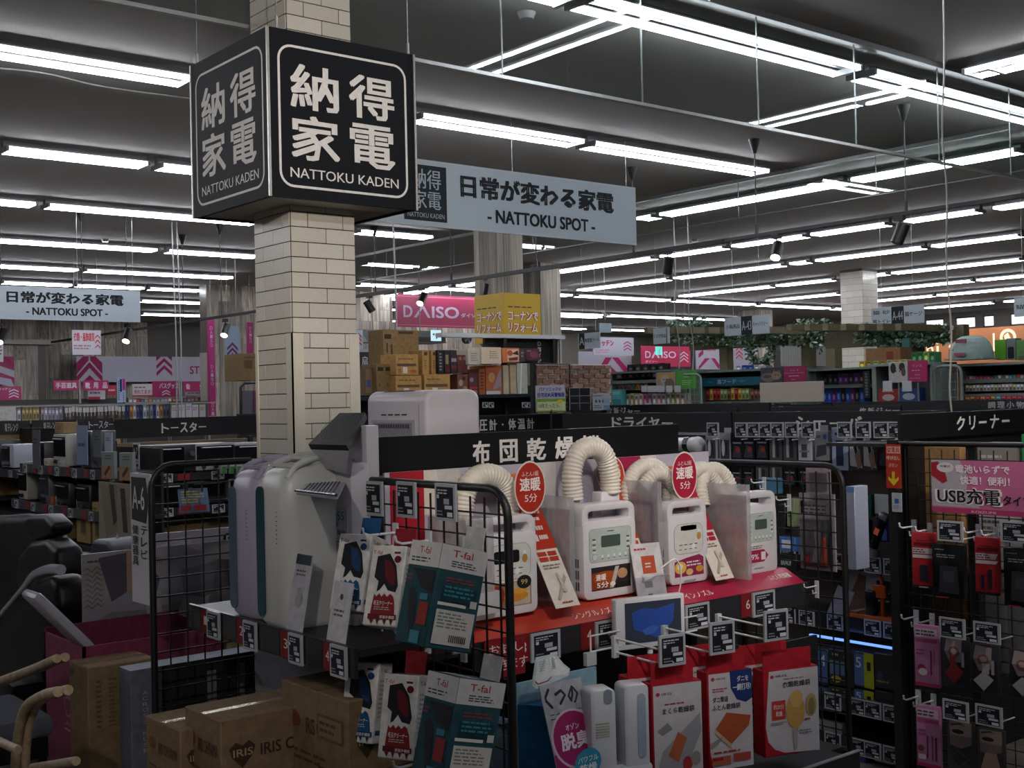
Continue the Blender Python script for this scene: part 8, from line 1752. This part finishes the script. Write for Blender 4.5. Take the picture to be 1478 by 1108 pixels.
rowB('dark plastic bundle above the rolled mats', 'dark bundles above the rolled mats', XA+.1, 900, 955, 524, 536, 5, ['1a1a20', '2a2624'], mt='bag')
t = gB('pouch_carton', 'turquoise pouch with a lid at the left end of the treat shelf', 'pouch', 883, 898, 590, 562, XA-.15, .1, '3c8c8c', [('r', .1, .75, .8, .9, '6cb4b4'), ('r', .1, .1, .9, .5, '2c6c74')])
gB('photo_card', 'photo card of a dog in a straw hat above the treat pouches', 'picture card', 947, 975, 563, 537, XA-.2, .02, '8c7c6c', [('e', .5, .75, .4, .2, 'b08c3c'), ('e', .5, .55, .24, .3, 'a89c94'), ('e', .7, .35, .25, .3, '6c5850'), ('e', .42, .6, .03, .04, '1c1818'), ('e', .55, .6, .03, .04, '1c1818')])
gB('photo_card', 'bright green card beside the straw hat photo', 'picture card', 976, 1005, 561, 535, XA-.2, .02, '3c8c24', [('l', .4, .6, .7, .85, '9cc48c', 2), ('l', .3, .2, .8, .5, '8cb87c', 3)])
for k, px in enumerate((930, 939, 947, 955, 966, 978, 936, 947, 957, 972)):
    py = 561 if k < 6 else 586; p = onx(px, py, XA-.3); MB().box(-.06, -.005, -.05, .06, .005, .05, 'b4b8bc').build('price_card', label='%s tiny white price card of the pet treat shelf' % ORD[k], cat='card', group='tiny price cards of the treat shelf', loc=p, rot=(0, 0, RB))
wire_panel('pale wire end panel between the treat and bird feed shelves', (XA-.2, onx(988, 560, XA-.2).y, 0), RB, onx(988, 560, XA-.2).y-onx(1012, 560, XA-.2).y, FZ, onx(1000, 540, XA-.2).z, step=.1, post=.015, col='7c8c84')
XB_ = 14.5
unit('bird feed shelving with a teal header', XB_, 1012, 1143, (578, 598), top=533)
sgn('shelf_header', 'teal header board lettered for bird food', 'sign', frB(XB_-.05, onx(1014, 560, XB_).y, onx(1070, 556, XB_).z), onx(1014, 560, XB_).y-onx(1142, 560, XB_).y, onx(1070, 544, XB_).z-onx(1070, 556, XB_).z, .03, '1c5c74', [('t', '鳥フード', .2, .2, .42, .8, 'a4b8c0', .03), ('p', [(.08, .6), (.12, .3), (.16, .6)], '3c8ca0'), ('p', [(.45, .6), (.49, .3), (.53, .6)], '3c8ca0'), ('p', [(.9, .6), (.94, .3), (.98, .6)], '3c8ca0')])
rowB('bird seed packet', 'bird seed packets under the teal header', XB_-.1, 1014, 1076, 560, 577, 12, ['9a6a34', 'c0a040', '7c4c44', '9c2430', '90a06c', '5c4a3c'])
rowB('bird cage accessory', 'bird cage accessories under the teal header', XB_-.1, 1078, 1100, 562, 577, 4, ['7c7c84', '4c9cae', '7c4c44'])
rowB('low bird food pack', 'low bird food packs', XB_-.1, 1014, 1100, 580, 592, 14, ['3a5a4a', '54545c', '2c6a3c', '7c7c84'])
rowB('blue and white bag on top of the bird shelving', 'blue and white bags on top of the bird shelving', XB_+.1, 1057, 1092, 526, 534, 4, ['2c4a90', 'b0aeb4'], mt='bag')
unit('cat food shelving right of the cat photo card', 15.0, 1176, 1308, (554, 583, 596), top=530, back='201e24')
rowB('cat food bag on the upper shelf', 'purple and black cat food bags', 15.0, 1183, 1243, 538, 554, 8, ['5a2a6c', '1a1a20', '4a2c24', '2a2624'], mt='bag')
rowB('cat food bag on the lower shelf', 'blue and purple cat food bags', 15.0, 1183, 1243, 558, 581, 9, ['1c2c6c', '2c4a90', '3c8c8c', '5a2a6c', '1a1a20'], mt='bag')
rowB('mustard litter bag inside the cat shelving', 'mustard litter bags inside the cat shelving', 15.0, 1253, 1282, 536, 553, 3, ['8c7c2c'], mt='bag')
rowB('mustard litter bag on top', 'mustard litter bags on top of the cat shelving', 15.0, 1235, 1305, 519, 530, 7, ['c0a040', '8c7c2c', '90a06c'], mt='bag')
rowB('green litter bag on top', 'green litter bags on top at the right', 13.0, 1310, 1345, 506, 523, 4, ['7ca048', '2c6a3c'], mt='bag')
sgn('vertical_sign', 'narrow black vertical sign between the cat shelves', 'sign', frB(14.9, onx(1246, 560, 14.9).y, onx(1250, 574, 14.9).z), .11, onx(1250, 535, 14.9).z-onx(1250, 574, 14.9).z, .02, '14151a', [('r', .3, .08+.11*i, .7, .15+.11*i, '5c6064') for i in range(8)])
gB('photo_card', 'photo card of a crouching grey tabby cat', 'picture card', 1098, 1130, 552, 530, 13.4, .03, '34343c', [('e', .35, .35, .33, .3, '6c6862'), ('e', .72, .45, .22, .28, '8c7a68'), ('p', [(.55, .65), (.6, .85), (.68, .68)], '7c6c5c'), ('p', [(.78, .68), (.85, .85), (.9, .62)], '7c6c5c'), ('e', .3, .4, .2, .1, '4c4a46'), ('e', .68, .5, .03, .04, '1c1c1c'), ('e', .8, .48, .03, .04, '1c1c1c'), ('e', .74, .35, .04, .03, 'b08c84')])
gB('photo_card', 'magenta card with small white lettering right of the tabby photo', 'picture card', 1131, 1163, 551, 528, 13.4, .03, '8c1448', [('t', 'ジム ネ', .3, .68, .7, .8, 'b894a8', .02), ('r', .05, .55, .95, .57, 'b894a8'), ('l', .25, .3, .75, .45, 'b894a8', 1), ('l', .35, .12, .6, .2, 'b894a8', 1)])
gB('blank_board', 'plain cream board below the tabby cat photo', 'board', 1097, 1188, 580, 551, 12.0, .03, 'b0a498', [('r', 0, .97, 1, 1, 'c4b8ac')])
gB('photo_card', 'photo card of a long-haired black and white cat', 'picture card', 1283, 1310, 552, 522, 12.7, .03, 'a8a6a8', [('e', .5, .55, .3, .4, 'a8a29c'), ('e', .25, .7, .15, .25, '2c2826'), ('e', .72, .75, .16, .2, '2c2826'), ('e', .8, .5, .12, .2, '5c4438'), ('e', .4, .55, .03, .04, '141414'), ('e', .6, .55, .03, .04, '141414'), ('e', .5, .4, .05, .05, 'c09c94')])
gB('photo_card', 'magenta card with small white lettering right of the long-haired cat photo', 'picture card', 1311, 1338, 551, 520, 12.7, .03, '9c1450', [('t', 'リンス', .25, .7, .75, .82, 'b894a8', .02), ('l', .2, .5, .8, .58, 'b894a8', 1), ('l', .35, .3, .65, .36, 'b894a8', 1), ('l', .1, .15, .9, .2, 'b894a8', 1)])
gB('food_box', 'red cat litter box with a white bowl picture', 'box', 1268, 1297, 580, 561, 13.0, .15, '8c1c24', [('e', .5, .35, .3, .25, 'b8a8a4'), ('l', .2, .7, .8, .9, 'b49494', 1)])
gB('food_box', 'blue cat litter box with a white bowl picture', 'box', 1298, 1326, 580, 560, 13.0, .15, '1c3c7c', [('e', .5, .4, .32, .25, 'a4b0bc'), ('l', .2, .7, .6, .9, '94a0bc', 1)])
for px in (1281, 1309): p = onx(px, 557, 12.3); MB().box(-.06, -.005, -.06, .06, .005, .06, 'b4b8bc').build('price_card', label='white price card above the %s litter box' % ('red' if px < 1300 else 'blue'), cat='card', loc=p, rot=(0, 0, RB))
unit('pale shelving under the long-haired cat photo', 13.0, 1262, 1346, (580,), top=524, back='8c9490', col='7c8882')
wire_panel('pale arched wire end panel at the pet department right', (13.0, onx(1349, 560, 13.0).y, 0), RB, onx(1349, 560, 13.0).y-onx(1388, 560, 13.0).y, FZ, onx(1370, 528, 13.0).z, step=.09, post=.02, both=True, col='6c7872')
unit('right pet shelving full of bright packs', 13.5, 1386, 1560, (545, 567, 594), top=522, back='1c1c1e', col='6c7470')
rowB('bright pack on the right pet shelf', 'bright packs on the right pet shelf', 13.5, 1388, 1478, 541, 553, 17, ['8c2a44', 'a85c7c', 'c0a040', '2c6a3c', '4c9cae', '7c1c2c', 'b4a89c', '9c2430'])
rowB('white tub on the right pet shelf', 'white tubs on the right pet shelf', 13.4, 1388, 1478, 554, 564, 17, ['b0aeb4', 'a8a4a2', '9c8c84', '90a06c'])
rowB('red and yellow pack on the low pet shelf', 'red and yellow packs on the low pet shelf', 13.4, 1380, 1478, 571, 580, 13, ['9c2430', '8c2a44', '9a6a34', '3c8c8c'])
gB('carton', 'tan open carton on top of the cat shelving beside the tiled pillar', 'carton', 1250, 1300, 530, 502, 15.2, .3, '7a5a3c', [('r', .6, .05, .8, .8, '6c2c24')], 'card')
gB('green_board', 'teal board on top beside the pergola post', 'board', 1302, 1313, 510, 488, 16.0, .05, '2c6c64', [])
t = thing('pet_dome', 'round pale green fabric pet dome on the top shelf', 'pet bed', onx(1403, 519, 13.4), 0)
m = MB(); n = 14; R_ = .25
for i in range(6):
    z0_, z1_ = .29*sin(pi/2*i/6), .29*sin(pi/2*(i+1)/6); r0_, r1_ = R_*cos(pi/2*i/6)**.6, R_*max(cos(pi/2*(i+1)/6), 0)**.6
    m.tube([(0, 0, z0_), (0, 0, z1_)], [r0_, max(r1_, .01)], '8ca09a', 'fabric', n, cap=False)
m.build('dome', t); MB().box(-.19, -.25, 0, .19, .25, .02, '7c908a', 'fabric').build('base_pad', t)
for k, (dy, dz) in enumerate(((0, .04), (.0, .2))): MB().box(-.285+dz*.2, -.07, dz, -.27+dz*.2, .07, dz+.04, '8c4c58').build('bow', t)
gB('boxed_scene', 'small boxed pet house set before the dome', 'box', 1369, 1396, 518, 504, 13.2, .15, '9c948c', [('p', [(.2, .2), (.4, .7), (.6, .2)], '6a5a4c'), ('r', .6, .2, .9, .6, '8c6c60'), ('r', 0, .9, 1, 1, '8c4c4c')])
gB('lime_box', 'lime green box right of the pet dome', 'box', 1436, 1452, 519, 490, 13.6, .15, '5c9c24', [])
gB('grey_box', 'grey box with a black bottle picture at the right', 'box', 1453, 1466, 519, 488, 13.6, .15, '6c7470', [('p', rrect(.15, .05, .85, .6, .1), '17181c')])
gB('green_box', 'dark green box at the right edge of the top shelf', 'box', 1467, 1500, 519, 490, 13.6, .15, '4c7c3c', [('r', .2, .3, .9, .45, '6a6c60'), ('r', .1, .0, .9, .2, '55584e')])
# things along the far middle that close the view under the banners
for k, (px0, px1, Y, zt_, c_) in enumerate(((505, 640, 22.0, 1.9, '4a4440'), (630, 900, 23.0, 1.9, '46423e'), (880, 1050, 22.5, 1.9, '55504c'))):
    a = ony(px0, 560, Y); b = ony(px1, 560, Y); g = thing('shop_gondola', '%s dark far shelving block from the left below the back signs' % ORD[k], 'shelving', (0, 0, 0)); MB().box(a.x, Y, 0, b.x, Y+.5, zt_, c_, 'paint').build('back_panel', g)

g = thing('shop_gondola', 'dark shelving unit beside the tiled pillar under the pocket radio header', 'shelving', (0, 0, 0))
a = ony(345, 610, 12.52); b = ony(420, 610, 12.52); MB().box(a.x, 12.52, 0, b.x, 12.58, a.z+.1, '2a241f', 'paint').build('back_panel', g)
